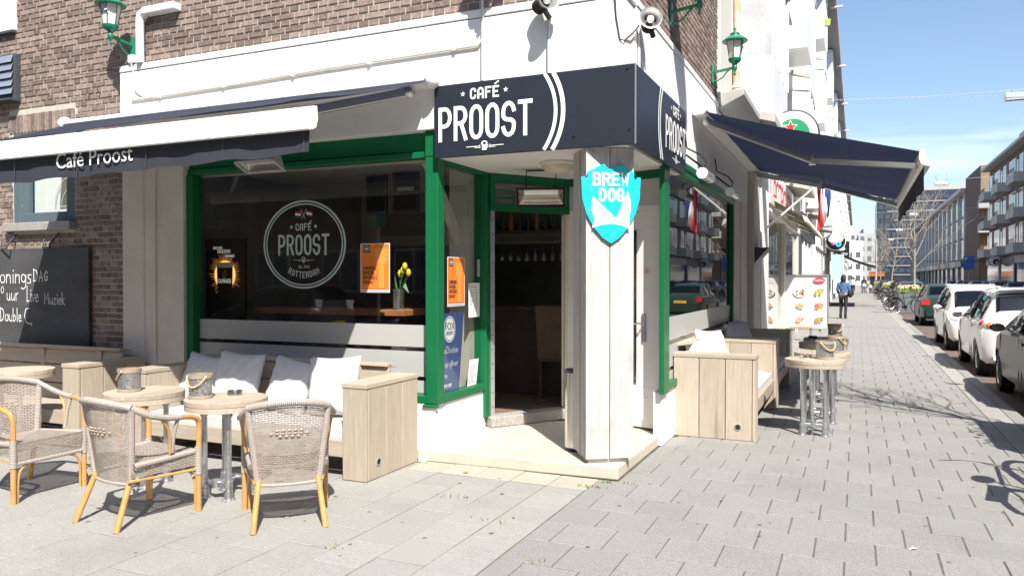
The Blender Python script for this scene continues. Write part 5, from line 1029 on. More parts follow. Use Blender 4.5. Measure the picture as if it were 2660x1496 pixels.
# striped awning
sa = thing('striped_awning', 'small green and cream striped awning over the neighbouring shop', 'awning', (-1.55, 19, 2.9)); cg, cc = M('stripe_green', (.20, .20, .09), .8), M('stripe_cream', (.52, .48, .34), .8)
for i in range(35):
    ya = 15.9 + i * .2; MB().add([(-1.55, ya, 3.12), (-1.55, ya + .2, 3.12), (-.92, ya + .2, 2.74), (-.92, ya, 2.74)], [(0, 1, 2, 3)]).build('stripe', cg if i % 2 else cc, sa)
MB().prism([(-.96, 15.85, 2.78), (-.88, 15.85, 2.74), (-.84, 15.85, 2.62), (-.92, 15.85, 2.66)], (0, 7.05, 0)).build('front_bar', cream, sa); MB().box(-1.6, -1.48, 15.2, 23.2, 2.98, 3.15).build('cassette', cream, sa)
for y in (16.3, 19.4, 22.4): MB().bar((-1.5, y, 2.98), (-1.15, y + .5, 2.83), .04, .05).build('arm', alu, sa); MB().bar((-1.15, y + .5, 2.83), (-.93, y + .1, 2.70), .04, .05).build('forearm', alu, sa)
ba = thing('shade_awning', 'dark drooping awning over a shop farther along the street', 'awning', (-1.5, 50, 3)); MB().grid([[(-1.5 + o * 2.5, y, 3.35 - o * 1.15 - .12 * math.sin(math.pi * o)) for o in [k / 8 for k in range(9)]] for y in (45, 47, 49, 51, 53)]).build('canvas', M('grey_awning', (.10, .11, .12), .8), ba, True); MB().bar((1.0, 45, 2.2), (1.0, 53, 2.2), .08, .1).build('front_bar', alu, ba); MB().box(-1.56, -1.4, 44.9, 53.1, 3.25, 3.45).build('cassette', grey, ba)
# ---------------------------------------------------------------- projecting signs and flag
def disc_sign(name, label, c, r, rim, face, cat='sign'):
    t = thing(name, label, cat, c); m = Matrix.Rotation(R(90), 3, 'X'); MB().lathe([(0, -.07), (r * .96, -.07), (r, -.05), (r, .05), (r * .96, .07), (0, .07)], 40, c, m).build('sign_body', rim, t, True)
    F = FA(c[0], c[2], c[1] - .072); disc(MB(), F, 0, 0, r * .93, None, 40, .001).build('sign_face', face, t); MB().bar((c[0] - r, c[1], c[2]), (-1.62, c[1], c[2]), .05, .05).build('bracket', rim, t); return t, F
t, F = disc_sign('round_beer_sign', 'round green and white beer sign with red star behind the awning', (-.97, 13.5, 3.90), .42, dgrey, white2)
disc(MB(), F, 0, 0, .27, None, 36, .003).build('green_disc', M('beer_green', (.02, .28, .12), .4), t); star(MB(), F, -.03, .13, .125, .005).build('star_outline', letter, t); star(MB(), F, -.03, .13, .10, .007).build('red_star', M('star_red', (.70, .04, .03), .4), t); rect(MB(), F, -.27, .27, -.12, .0, .005).build('name_bar', black, t); text('Heineken', F, 0, -.085, .09, letter, t, .9, d=.008, align='CENTER')
t, F = disc_sign('eye_sign', 'round black shop sign with white, pink and blue spots', (-.95, 42, 3.43), .47, white2, black)
disc(MB(), F, -.02, .14, .36, .26, 24, .003).build('white_patch', white2, t); disc(MB(), F, -.13, -.12, .10, None, 16, .004).build('pink_spot', M('pink_spot', (.75, .2, .5), .5), t); disc(MB(), F, .12, -.15, .13, None, 20, .004).build('cyan_spot', M('cyan_spot', (.05, .55, .7), .5), t); disc(MB(), F, .12, -.15, .045, None, 12, .006).build('cyan_dot', black, t)
hs = tag(MB().prism([(-1.5, 41.5, 3.55), (-.55, 41.5, 3.55), (-1.02, 41.5, 3.95)], (0, .1, 0)).build('roof_shaped_sign', white2), 'white roof-shaped sign in front of the round eye sign', 'sign')
ap = thing('apple_sign', 'black square sign with a white bitten apple and lettering', 'sign', (-.9, 54, 3)); MB().box(-1.32, -.42, 53.9, 54.1, 2.95, 3.95).build('panel', black, ap); F = FA(-.87, 3.55, 53.895); m = MB(); disc(m, F, -.09, 0, .16, .19, 20, .003); disc(m, F, .07, 0, .15, .19, 20, .0035); ribbon(m, F, [(-.01, .2), (.06, .30)], .06, .003); m.build('apple_mark', letter, ap); disc(MB(), F, .25, .04, .10, None, 16, .006).build('bite', black, ap); text('ymaddogs', F, 0, -.45, .21, letter, ap, .85, d=.004, align='CENTER')
tq = tag(MB().box(-1.2, -.6, 43.4, 43.45, 1.5, 2.8).build('turquoise_banner', M('turquoise', (.42, .72, .75), .6)), 'turquoise banner hanging at a shop beside the pavement', 'banner')
fg = thing('national_flag', 'red white and blue flag on an angled white pole', 'flag', (-1.6, 14.4, 2.35)); MB().cyl((-1.6, 14.4, 2.34), (-.42, 14.4, 3.36), .018, n=8).build('pole', white2, fg, True); MB().cyl((-1.66, 14.4, 2.29), (-1.5, 14.4, 2.43), .028, n=8).build('pole_socket', grey, fg, True)
for k, cm in enumerate((red, letter, blue)):
    P = []
    for i in range(9):
        s = i / 8; base = Vector((-.62 + .24 * s * 0, 14.4, 3.17)); row = []
        for j in range(13):
            v = j / 12; top = Vector((-.64 + .22 * (k + s) / 3, 14.4 + .02 * k, 3.16 + .19 * (k + s) / 3)); bot = Vector((-.60 + .17 * (k + s) / 3, 14.4 + .06 * math.sin(s * 5 + k), 2.36 + .36 * (k + s) / 3)); p = top.lerp(bot, v); row.append((p.x + .03 * math.sin(v * 5 + s * 3 + k) * v, p.y + .05 * math.sin(v * 4 + 4 * s + k * 2), p.z))
        P.append(row)
    MB().grid(P).build('stripe', cm, fg, True)
# ---------------------------------------------------------------- menu stand and little teak table
ms = thing('menu_stand', 'white framed menu stand with food pictures and red oval logo', 'menu board', (-1.1, 20, 0)); F = FA(-1.59, .36, 19.97)
MB().box(-1.60, -.60, 20, 20.05, .33, 1.65).build('board', white2, ms); fr = MB()
for x in (-1.60, -.625): fr.box(x, x + .025 + .0, 19.965, 20.06, .33, 1.65)
for z in (.33, 1.62): fr.box(-1.6, -.6, 19.967, 20.058, z, z + .03)
fr.build('frame', alu, ms)
for x in (-1.4, -.8): MB().box(x - .03, x + .03, 20.0, 20.06, .02, .33).build('leg', grey, ms)
MB().box(-1.55, -.65, 19.7, 20.35, 0, .04).build('base_plate', grey, ms); m = MB(); disc(m, F, .77, 1.15, .135, .065, 28, .004); m.build('logo_oval', MATS['sign_red'], ms); text('NIKA', F, .77, 1.12, .085, letter, ms, 1., d=.008, align='CENTER'); text('гастрономия', F, .36, 1.13, .05, M('grey_print', (.35, .35, .35), .6), ms, 1., d=.006, align='CENTER')
foods = [(.33, .86, (.45, .05, .07), (.75, .7, .6), (.12, .22, .06)), (.77, .86, (.65, .25, .06), (.75, .62, .15), (.2, .35, .06)), (.33, .53, (.55, .55, .38), (.35, .38, .2), (.5, .3, .2)), (.77, .53, (.70, .48, .14), (.25, .08, .07), (.6, .18, .08)), (.33, .2, (.70, .27, .13), (.6, .2, .1), (.75, .4, .25)), (.77, .2, (.70, .45, .12), (.45, .20, .06), (.25, .3, .1))]
rnd = random.Random(5)
for i, (x, y, a, b, c_) in enumerate(foods):
    if i in (0,): disc(MB(), F, x, y, .15, .115, 24, .003).build('dish', pap, ms)
    for k, cl in enumerate((a, b, c_)):
        m = MB()
        for _ in range(9): disc(m, F, x + rnd.uniform(-.085, .085), y + rnd.uniform(-.06, .06), rnd.uniform(.015, .05 - .012 * k), rnd.uniform(.012, .03), 9, .004 + k * .0015 + rnd.uniform(0, .0009))
        m.build('food_picture', M('food%d%d' % (i, k), cl, .6), ms)
tt = thing('slat_table', 'small orange teak slat table with thin steel legs by the menu stand', 'table', (-.95, 15, 0)); teak = wood('teak_Y', (.50, .24, .12), (.64, .36, .20), 'Y', rings=14)
for i in range(4): o = MB().obox((0, 0, 0), (.095, .42, .02)).build('slat', teak, tt, bevel=.003); o.location = (-1.07 + i * .10, 15.1, .66)
for x in (-1.1, -.76):
    for y in (14.92, 15.28): MB().cyl((x, y, 0), (x, y, .65), .01, n=8).build('leg', alu, tt, True)
# ---------------------------------------------------------------- buildings across the street
dbr = brickmat('dark_brick', (.125, .085, .07), (.10, .07, .06), (.16, .14, .13), 'YZ'); bbr = brickmat('tan_brick', (.30, .20, .13), (.24, .165, .11), (.32, .27, .22), 'XZ'); conc = M('concrete', (.42, .42, .41), .8, var=.08, vs=1.5); plum = M('plum_panel', (.10, .022, .03), .6); shopg = M('shop_grey', (.12, .13, .15), .5, var=.1)
def glazing(t, x, y0, y1, z0, z1, n=3, name='window', rail=True):
    w_ = MB().box(x - .05, x + .05, y0, y1, z0, z1).build(name, white2, t); k = (y1 - y0) / n
    for i in range(n): MB().box(x - .058, x + .04, y0 + k * i + .06, y0 + k * (i + 1) - .06, z0 + .08, z1 - .08).build('pane', fgl, w_)
    return w_
O1 = thing('balcony_block', 'dark brick block with pale concrete balconies across the street', 'building', (13, 75, 0)); MB().box(13, 24, 46, 96.5, 0, 13).build('wall', dbr, O1); MB().box(12.2, 24.5, 45.5, 97, 13, 13.25).build('roof', conc, O1)
rb = MB().box(14.5, 20, 76, 86, 13.25, 15.0).build('roof_house', brickmat('roofhouse_brick', (.20, .14, .11), (.16, .11, .09), (.22, .2, .18), 'XZ'), O1); MB().box(14, 20.6, 75.5, 86.4, 15.0, 15.2).build('roof_house_slab', conc, O1); MB().box(15.0, 16.2, 79, 81.5, 15.2, 17.0).build('chimney', MATS['roofhouse_brick'], O1)
for b in range(6):
    y = 48.5 + b * 8.2
    for fl in range(3):
        z = 3.95 + fl * 2.95
        glazing(O1, 12.98, y, y + 3.2, z + .2, z + 2.5, 4); MB().box(12.93, 13.1, y + 3.3, y + 4.5, z - .1, z + 2.7).build('plum_panel', plum, O1); glazing(O1, 12.98, y + 4.7, y + 6.4, z + .1, z + 2.5, 2); glazing(O1, 12.98, y + 6.9, y + 7.6, z + .5, z + 2.2, 1)
        bl = MB().box(11.9, 13, y + 2.6, y + 5.0, z - .2, z).box(11.9, 12.0, y + 2.6, y + 4.9, z, z + .62).box(12.0, 13, y + 2.6, y + 2.7, z, z + .62).box(11.95, 13, y + 5.1, y + 6.6, z - .2, z + .55).build('balcony', conc, O1)
        MB().tube([(11.95, y + 2.65, z + .95), (11.95, y + 4.9, z + .95)], .03, 5).build('railing', black, bl)
        for q in range(8): MB().cyl((11.95, y + 2.7 + q * .31, z + .6), (11.95, y + 2.7 + q * .31, z + .95), .014, n=4).build('baluster', black, bl)
    s_ = MB().box(12.9, 13, y - .4, y + 7.6, .0, .5).box(12.85, 13.05, y - .4, y + .2, 0, 3.6).box(12.8, 13.05, y - .4, y + 7.6, 2.95, 3.6).build('shop_front', [dgrey, conc, dbr, grey, dgrey, conc][b], O1); MB().box(12.95, 13.0, y + .2, y + 7.6, .5, 2.95).build('pane', fgl, s_)
t, F = disc_sign('swirl_sign', 'round black and white sign on the dark brick block', (12.4, 88.4, 3.3), .55, black, white2); disc(MB(), F, .1, -.1, .28, None, 18, .003).build('black_spot', black, t); disc(MB(), F, .16, -.16, .12, None, 14, .005).build('white_dot', white2, t)
O2 = thing('tan_corner_block', 'tan brick corner block with grey balconies between darker buildings', 'building', (13, 104, 0)); MB().box(13, 26, 103, 116, 0, 14.6).build('wall', bbr, O2); MB().box(12.94, 13, 103.05, 116, 0, 14.55).build('side_wall', dbr, O2); MB().box(14.0, 16.6, 102.9, 103, 13.6, 14.5).build('roof_sign', white2, O2)
for z in (4.6, 7.4, 10.2): glazing_ = MB().box(14.2, 15.6, 102.92, 103, z + .5, z + 2.4).build('window', white2, O2); MB().box(14.3, 15.5, 102.9, 102.93, z + .6, z + 1.6).build('pane', fgl, glazing_); MB().box(12.7, 16.2, 102.0, 103, z - .6, z + .3).build('balcony', conc, O2)
O3 = thing('pillared_office_row', 'long grey office row with tall white pillars across the street', 'building', (13, 160, 0)); MB().box(13.2, 26, 116, 212, 0, 12.8).build('wall', dgrey, O3); MB().box(12.2, 26, 115.5, 212, 12.8, 13.3).build('roof', conc, O3)
for b in range(14):
    y = 116.5 + b * 6.8; MB().box(12.85, 13.2, y, y + .7, 3.9, 12.8).build('pillar', lgrey, O3)
    for fl in range(3): glazing(O3, 13.15, y + 1.3, y + 5.9, 4.3 + fl * 2.85, 6.7 + fl * 2.85, 3)
    s_ = MB().box(12.5, 13.2, y, y + 6.8, 3.1, 3.9).box(12.9, 13.2, y, y + .5, 0, 3.1).build('shop_front', [shopg, grey][b % 2], O3); MB().box(13.1, 13.2, y + .5, y + 6.8, .3, 3.1).build('pane', fgl, s_)
    if b in (2, 4, 6): MB().box(12.44, 12.5, y + .5, y + 5, 3.2, 3.75).build('shop_sign', [M('sgn1', (.06, .2, .07), .5), M('sgn2', (.4, .03, .05), .5), M('sgn3', (.5, .5, .5), .5)][b // 2 - 1], O3)
TW = thing('office_tower', 'tall dark glass office tower with pale horizontal bands at the street end', 'building', (20, 290, 0)); tgl = M('tower_glass', (.03, .04, .058), .25, var=.25, vs=.35); tbd = M('tower_band', (.22, .225, .23), .7)
MB().box(6, 40, 280, 310, 0, 27.4).box(17, 40, 281, 310, 27.4, 30).build('wall', tgl, TW); MB().box(17.5, 39, 282, 308, 30, 31.5).build('roof_plant', conc, TW)
for fl in range(9):
    z = 2.6 + fl * 2.95; MB().box(9 if fl % 2 else 11, 40.05, 279.7, 280, z, z + .45).build('pale_band', tbd, TW)
    for q in range(16): MB().box(6.3 + q * 2.1, 7.9 + q * 2.1, 279.9, 280, z + 1.0, z + 2.3).build('pane', M('tower_pane', (.045, .06, .085), .45), TW)
for i, (x0, x1, y, z, mt, lb) in enumerate(((-14, 1.5, 210, 11, white, 'white block closing the left side of the far street'), (.5, 5, 250, 15, conc, 'pale grey block left of the far tower'), (2.6, 6.4, 255, 10, dgrey, 'dark low block beside the far tower'), (13.2, 30, 214, 12, dgrey, 'dark office block right of the far tower'), (-8, 2.2, 300, 19, lgrey, 'distant pale block at the end of the street'))):
    t = thing('far_building', lb, 'building', (x0, y, 0), 0, 'far buildings at the street end'); MB().box(x0, x1, y, y + 18, 0, z).build('wall', mt, t)
    for fl in range(int(z // 2.9)):
        for q in range(int((x1 - x0) // 1.9)):
            if x0 + q * 1.9 + 1.6 < x1: MB().box(x0 + q * 1.9 + .5, x0 + q * 1.9 + 1.6, y - .03, y, fl * 2.9 + 1, fl * 2.9 + 2.4).build('window', fgl, t)
# buildings behind the viewer (seen mirrored in the panes)
rbr = brickmat('red_brick', (.30, .15, .10), (.25, .12, .085), (.32, .27, .22), 'YZ')
for i, (x0, x1, y1, z, lb) in enumerate(((-46, -24, -7.7, 9, 'red brick house row across the side street, left part'), (-24, -1, -13.4, 12.5, 'red brick house row across the side street, middle part'), (-1, 13.5, -12.6, 9.5, 'red brick corner house across the side street'))):
    t = thing('brick_house_row', lb, 'building', ((x0 + x1) / 2, y1, 0), 0, 'brick houses behind the viewer'); MB().box(x0, x1, y1 - 9, y1, 0, z).build('wall', rbr, t)
    for fl in range(3):
        q = x0 + 1
        while q < x1 - 2.2:
            w_ = MB().box(q, q + 1.8, y1, y1 + .06, 1.0 + fl * 3.2 + (2.0 if not fl else 0) * 0, 2.7 + fl * 3.2).build('window', white2, t); MB().box(q + .1, q + .85, y1 + .055, y1 + .07, 1.1 + fl * 3.2, 2.6 + fl * 3.2).box(q + .95, q + 1.7, y1 + .055, y1 + .07, 1.1 + fl * 3.2, 2.6 + fl * 3.2).build('pane', fgl, w_); q += 3.4
w_ = MB().box(-24, -23.94, -12.4, -10.4, 3.6, 4.9).build('window', white2, bpy.data.objects['brick_house_row']); MB().box(-23.945, -23.93, -12.3, -11.45, 3.7, 4.8).box(-23.945, -23.93, -11.35, -10.5, 3.7, 4.8).build('pane', fgl, w_); MB().box(-24, -23.9, -13.3, -7.7, 0, 2.7).build('plinth', dgrey, bpy.data.objects['brick_house_row'])
# street side opposite, nearer part (mirrored in the side panes)
t = thing('balcony_block_near', 'dark brick block with balconies opposite the cafe, outside the view', 'building', (13, 20, 0)); MB().box(13, 24, -8, 45, 0, 13).build('wall', dbr, t); MB().box(12.2, 24.5, -8.2, 45.4, 13, 13.25).build('roof', conc, t)
for b in range(6):
    y = -6 + b * 8.4
    for fl in range(3):
        z = 3.95 + fl * 2.95; glazing(t, 12.98, y, y + 3.2, z + .2, z + 2.5, 4); glazing(t, 12.98, y + 4.7, y + 6.4, z + .1, z + 2.5, 2); MB().box(11.9, 13, y + 2.6, y + 5.0, z - .2, z + .55).build('balcony', conc, t)
    s_ = MB().box(12.8, 13.05, y, y + 8.4, 2.95, 3.6).box(12.85, 13.05, y, y + .5, 0, 2.95).build('shop_front', [conc, grey][b % 2], t); MB().box(12.95, 13.0, y + .5, y + 8.4, .4, 2.95).build('pane', fgl, s_)
# ---------------------------------------------------------------- bare street trees
bark = M('pale_bark', (.30, .265, .215), .85, var=.25, vs=12, bump=.4, bs=60)
def tree(label, loc, Hh, seed, lean=0., steep=0.):
    t = thing('street_tree', label, 'tree', loc, 0, 'bare young street trees'); rnd = random.Random(seed); tr = []
    MB().tube([(lean * k * k * .02, 0, Hh * .62 * k / 6) for k in range(7)], [.075 - .006 * k for k in range(7)], 9).build('trunk', bark, t, True, world=False)
    crown = MB()
    def grow(p, d, ln, r, lv):
        pts = [Vector(p)]; dd = Vector(d)
        for k in range(4): dd = (dd + Vector((rnd.uniform(-.16, .16), rnd.uniform(-.16, .16), .10))).normalized(); pts.append(pts[-1] + dd * ln / 4)
        crown.tube(pts, [r * (1 - .17 * k) for k in range(5)], 5, False)
        if lv < 3:
            for k in range(3 if lv else 3):
                q = pts[rnd.choice((2, 3, 3, 4))]; a = rnd.uniform(0, 6.28); nd = (dd + Vector((math.cos(a), math.sin(a), .15)) * rnd.uniform(.5, .9)).normalized(); grow(q, nd, ln * rnd.uniform(.5, .72), r * .55, lv + 1)
    for k in range(9):
        z = Hh * (.36 + .27 * k / 8); a = k * 2.4 + rnd.uniform(-.4, .4); grow((lean * .02 * (6 * z / (Hh * .62)) ** 2 if z < Hh * .62 else lean * .7, 0, z), Vector((math.cos(a), math.sin(a), .75 + k * .06 + steep)).normalized(), Hh * rnd.uniform(.24, .34), .024, 0)
    grow((lean * .72, 0, Hh * .61), (0, 0, 1), Hh * .38, .035, 0)
    crown.build('crown', bark, t, True, world=False); return t
tree('bare young tree at the kerb just right of the view by the near planter', (2.45, 8.2, -.08), 5.1, 1, steep=1.6)
tree('bare young tree rising behind the parked green car', (2.75, 45, -.08), 6.0, 2)
tree('bare young tree with crooked top, second along the kerb', (2.7, 74, -.08), 6.2, 3, .6)
tree('bare young tree third along the kerb', (2.6, 101, -.08), 6.0, 4); tree('bare young tree farthest along the kerb', (2.6, 128, -.08), 6.4, 5)
# ---------------------------------------------------------------- planters with spring flowers
plg = M('planter_grey', (.14, .15, .165), .6, var=.08); fol = M('flower_leaf', (.20, .32, .03), .6, var=.3, vs=30); bls = [M('bloom_cream', (.75, .66, .48), .6), M('bloom_pink', (.72, .52, .42), .6), M('bloom_yellow', (.75, .62, .12), .6)]
def planter(label, loc, sx, sy, sz, seed):
    t = thing('flower_planter', label, 'planter', loc, 0, 'grey planters with spring flowers'); rnd = random.Random(seed)
    MB().box(-sx / 2, sx / 2, -sy / 2, sy / 2, 0, sz).build('box', plg, t, bevel=.02, world=False); MB().box(-sx / 2 - .015, sx / 2 + .015, -sy / 2 - .015, sy / 2 + .015, sz - .05, sz).build('rim', plg, t, world=False)
    lf = MB(); fl = [MB(), MB(), MB()]
    for _ in range(420):
        x, y = rnd.uniform(-sx / 2, sx / 2), rnd.uniform(-sy / 2, sy / 2); h = rnd.uniform(.08, .24); a = rnd.uniform(0, 6.28); dx, dy = .035 * math.cos(a), .035 * math.sin(a); lf.add([(x - dy * .4, y + dx * .4, sz - .01), (x + dy * .4, y - dx * .4, sz - .01), (x + dx, y + dy, sz + h)], [(0, 1, 2)])
    for _ in range(130):
        x, y = rnd.uniform(-sx / 2, sx / 2), rnd.uniform(-sy / 2, sy / 2); fl[rnd.choice((0, 0, 1, 2))].ball((x, y, sz + rnd.uniform(.16, .32)), rnd.uniform(.018, .034), 6, 4)
    lf.build('leaves', fol, t, world=False, kind='stuff')
    for m_, q in zip(bls, fl): q.build('blooms', m_, t, True, world=False, kind='stuff')
    return t
planter('grey flower planter at the kerb just right of the view', (2.05, 8.4, -.08), .8, 1.48, .95, 1)
planter('grey planter with pale flowers between the bicycles and the green car', (2.35, 41.6, -.08), 1.05, 1.4, 1.0, 2)
planter('grey planter with yellow flowers farther along the kerb', (2.3, 63, -.08), 1.05, 1.4, 1.0, 3); planter('grey planter with flowers farthest along the kerb', (2.2, 88, -.08), 1.05, 1.4, 1.0, 4)
# ---------------------------------------------------------------- bicycles
tyre = M('tyre_rubber', (.018, .018, .018), .8, bump=.2, bs=90)
def bike(label, loc, rz, lean=6, fm=black):
    t = thing('bicycle', label, 'bicycle', loc, rz, 'parked bicycles'); t.rotation_euler = (R(lean), 0, rz); B = lambda m, n, mt=fm: m.build(n, mt, t, True, world=False)
    for x in (-.53, .53):
        w_ = MB().tube([(x + .335 * math.cos(a), 0, .35 + .335 * math.sin(a)) for a in [2 * math.pi * k / 36 for k in range(36)]], .019, 8, closed=True).build('wheel', tyre, t, True, world=False); MB().tube([(x + .31 * math.cos(a), 0, .35 + .31 * math.sin(a)) for a in [2 * math.pi * k / 36 for k in range(36)]], .009, 6, closed=True).build('rim', alu, w_, True, world=False)
        sp = MB()
        for k in range(20): a = 2 * math.pi * k / 20; sp.cyl((x, (-1) ** k * .02, .35), (x + .31 * math.cos(a), 0, .35 + .31 * math.sin(a)), .0018, n=3)
        sp.build('spokes', alu, w_, world=False, kind='stuff'); MB().cyl((x, -.035, .35), (x, .035, .35), .02, n=8).build('hub', alu, w_, True, world=False)
        B(MB().tube([(x + .365 * math.cos(R(a)), 0, .35 + .365 * math.sin(R(a))) for a in range(20 if x > 0 else 10, 171, 15)], .022, 6), 'mudguard')
    for a, b, r in (((-.53, 0, .35), (-.08, 0, .30), .012), ((-.08, 0, .30), (-.20, 0, .82), .016), ((-.08, 0, .30), (.36, 0, .74), .018), ((-.17, 0, .70), (.35, 0, .82), .016), ((-.53, 0, .35), (-.18, 0, .74), .010), ((.35, 0, .92), (.53, 0, .35), .015)): B(MB().cyl(a, b, r, n=8), 'frame_tube')
    B(MB().tube([(.35, 0, .92), (.33, 0, 1.05), (.30, .12, 1.09), (.20, .27, 1.06)], .011, 7), 'handlebar'); B(MB().tube([(.33, 0, 1.05), (.30, -.12, 1.09), (.20, -.27, 1.06)], .011, 7), 'handlebar')
    B(MB().ball((-.24, 0, .95), (.13, .08, .04), 12, 6), 'saddle', blackm); B(MB().cyl((-.20, 0, .8), (-.23, 0, .94), .012, n=8), 'seat_post'); B(MB().cyl((-.08, -.03, .30), (-.08, .03, .30), .09, n=18), 'chain_case')
    for s in (-1, 1): B(MB().box(-.13 + s * .1, -.03 + s * .1, s * .07 - .04, s * .07 + .04, .28 - s * .15, .30 - s * .15), 'pedal', blackm); B(MB().cyl((-.08, s * .05, .30), (-.08 + s * .1, s * .07, .29 - s * .15), .009, n=6), 'crank')
    B(MB().box(-.78, -.30, -.06, .06, .735, .75), 'luggage_rack'); return t
bike('black bicycle just outside the view at the kerb beside the planter', (1.34, 6.55, 0), R(80))
bike('black bicycle in front of the flower planter with wheel turned to the pavement', (2.1, 39.6, -.05), R(28), 5); bike('black bicycle behind the nearer one at the flower planter', (1.95, 43.3, -.05), R(35), -5)
for i in range(3): bike(['black bicycle farther on, by the second planter', 'black bicycle leaning beyond the second planter', 'black bicycle farthest along the kerb'][i], (1.9, 57 + i * 5.5, -.05), R(60 - 10 * i), 5)
# ---------------------------------------------------------------- cars
chrome = M('chrome', (.7, .7, .72), .15, 1.); cgl = glass('car_glass', (.10, .115, .14), .8, 0, .05); trim = M('car_trim', (.03, .03, .032), .6); redl = M('tail_red', (.55, .02, .02), .15, coat=.6); ambr = M('tail_amber', (.65, .16, .04), .15, coat=.6); hll = M('headlight', (.62, .64, .66), .1, .4, coat=.8); plate = M('yellow_plate', (.75, .52, .03), .4); inn = M('car_inside', (.03, .03, .035), .8)
CARS = {}
def carpaint(name, c): dk = max(c) < .1; return M('paint_' + name, c, .35, 0. if dk else .1, coat=.22 if dk else .9, spec=.2 if dk else .5, var=.03, vs=3)
def car(kind, label, loc, rz, paint, mats=None, group='parked cars along the near kerb'):
    """local: +Y is the front, centred on the wheelbase, z 0 ground"""
    if kind in CARS: return dup(CARS[kind][0], loc, rz, label, group, {CARS[kind][1].name: paint} if paint is not CARS[kind][1] else None)
    # station: y, z bottom, z belt, z top, half width low, half width at top
    if kind == 'hatch': Lh, W, r, wb = 1.72, .815, .285, 1.17; S = [(-1.70, .34, .70, .80, .62, .55), (-1.66, .27, .80, .93, .72, .60), (-1.60, .24, .86, 1.10, .785, .60), (-1.48, .22, .905, 1.36, .81, .585), (-1.36, .21, .92, 1.45, .815, .575), (-1.0, .20, .925, 1.475, .815, .575), (-.3, .19, .91, 1.475, .815, .575), (.10, .19, .90, 1.44, .815, .56), (.35, .19, .89, 1.36, .815, .555), (1.05, .20, .87, .965, .81, .62), (1.35, .21, .81, .87, .80, .60), (1.58, .23, .70, .75, .765, .56), (1.69, .26, .58, .62, .68, .50), (1.72, .33, .48, .52, .58, .44)]; gy = (3, 8, 9)
    else: Lh, W, r, wb = 2.2, .86, .305, 1.27; S = [(-2.20, .36, .66, .80, .66, .58), (-2.15, .28, .82, .98, .78, .66), (-1.95, .24, .90, 1.03, .84, .68), (-1.55, .22, .93, 1.06, .86, .66), (-.90, .20, .93, 1.36, .86, .575), (-.55, .19, .925, 1.435, .86, .585), (-.1, .19, .915, 1.45, .86, .59), (.25, .19, .905, 1.43, .86, .585), (.45, .19, .90, 1.37, .86, .58), (1.15, .20, .88, .99, .855, .66), (1.6, .21, .82, .89, .84, .64), (1.95, .23, .72, .77, .80, .60), (2.13, .26, .60, .65, .72, .54), (2.18, .33, .50, .54, .62, .48)]; gy = (4, 8, 9)
    def ring(s):
        y, zb, zl, zt, wl, wt = s; f = wl / W; zt_ = max(zt - .06, zl + .01)
        h = [(0, zb), (wl * .86, zb), (wl * .97, zb + .07), (wl, zb + (zl - zb) * .5), (wl * .985, zl - .03), (wl * .955, zl), (wt, zt_), (wt * .86, zt - .015), (wt * .45, zt), (0, zt + .004)]
        return [(x, y, z) for x, z in h]
    RG = [ring(s) for s in S]; nr = len(RG[0])
    def mid(a, b): return [lerp(p, q, .5) for p, q in zip(a, b)]
    full = []
    for i, g in enumerate(RG):
        full.append(g)
    rows = [g + [(-x, y, z) for x, y, z in g[-2:0:-1]] for g in full]; m = MB(); k = len(rows[0]); m.add([p for r_ in rows for p in r_], [(i * k + j, i * k + (j + 1) % k, (i + 1) * k + (j + 1) % k, (i + 1) * k + j) for i in range(len(rows) - 1) for j in range(k)] + [tuple(range(k)), tuple((len(rows) - 1) * k + j for j in range(k))[::-1]])
    me = fixn(m.mesh('body', paint, True, 40))
    t = thing('parked_car', label, 'car', loc, rz, group); bo = obj('body', me, t, world=False)
    cut = MB()
    for y in (-wb, wb):
        cut.cyl((W - .20, y, r + .0), (W + .2, y, r), r + .055, n=28); cut.cyl((-W + .20, y, r), (-W - .2, y, r), r + .055, n=28)
    cm = fixn(cut.mesh('c', None)); co = bpy.data.objects.new('c', cm); COL.objects.link(co); bm_ = bo.modifiers.new('b', 'BOOLEAN'); bm_.object = co; bm_.operation = 'DIFFERENCE'; bm_.solver = 'EXACT'
    sav = (t.location.copy(), t.rotation_euler.copy()); t.location = (0, 0, 0); t.rotation_euler = (0, 0, 0)
    dg = bpy.context.evaluated_depsgraph_get(); nm = bpy.data.meshes.new_from_object(bo.evaluated_get(dg)); bo.modifiers.clear(); bo.data = nm; nm.name = 'body'; bpy.data.objects.remove(co)
    t.location, t.rotation_euler = sav
    nm.materials.clear(); nm.materials.append(paint); nm.polygons.foreach_set('use_smooth', [True] * len(nm.polygons)); nm.set_sharp_from_angle(angle=R(35))
    B = lambda mm, n, mt, par=t, sm=False: mm.build(n, mt, par, sm, world=False)
    for y in (-wb, wb):
        for s in (-1, 1):
            mx = Matrix.Rotation(R(90) * s, 3, 'Y'); c0 = (s * (W - .105), y, r)
            B(MB().lathe([(r + .05, -.09), (r + .05, .0)], 24, (s * (W - .1), y, r), mx), 'wheel_well', blackm)
            w_ = B(MB().lathe([(r * .60, -.08), (r * .97, -.085), (r, -.06), (r, .05), (r * .97, .075), (r * .66, .085), (r * .62, .06)], 28, c0, mx), 'wheel', tyre, t, True)
            rm = MB().lathe([(0, .05), (r * .14, .06), (r * .15, .045), (r * .56, .05), (r * .63, .075), (r * .60, .02), (0, .01)], 24, c0, mx)
            B(rm, 'rim', alu, w_, True); gp = MB()
            for k_ in range(7): a = k_ * 2 * math.pi / 7; cx, cy = r * .38 * math.cos(a), r * .38 * math.sin(a); gp.lathe([(r * .11, .0), (r * .11, .058), (0, .058)], 8, (c0[0], y + cy, r + cx), mx)
            B(gp, 'rim_gap', trim, w_)
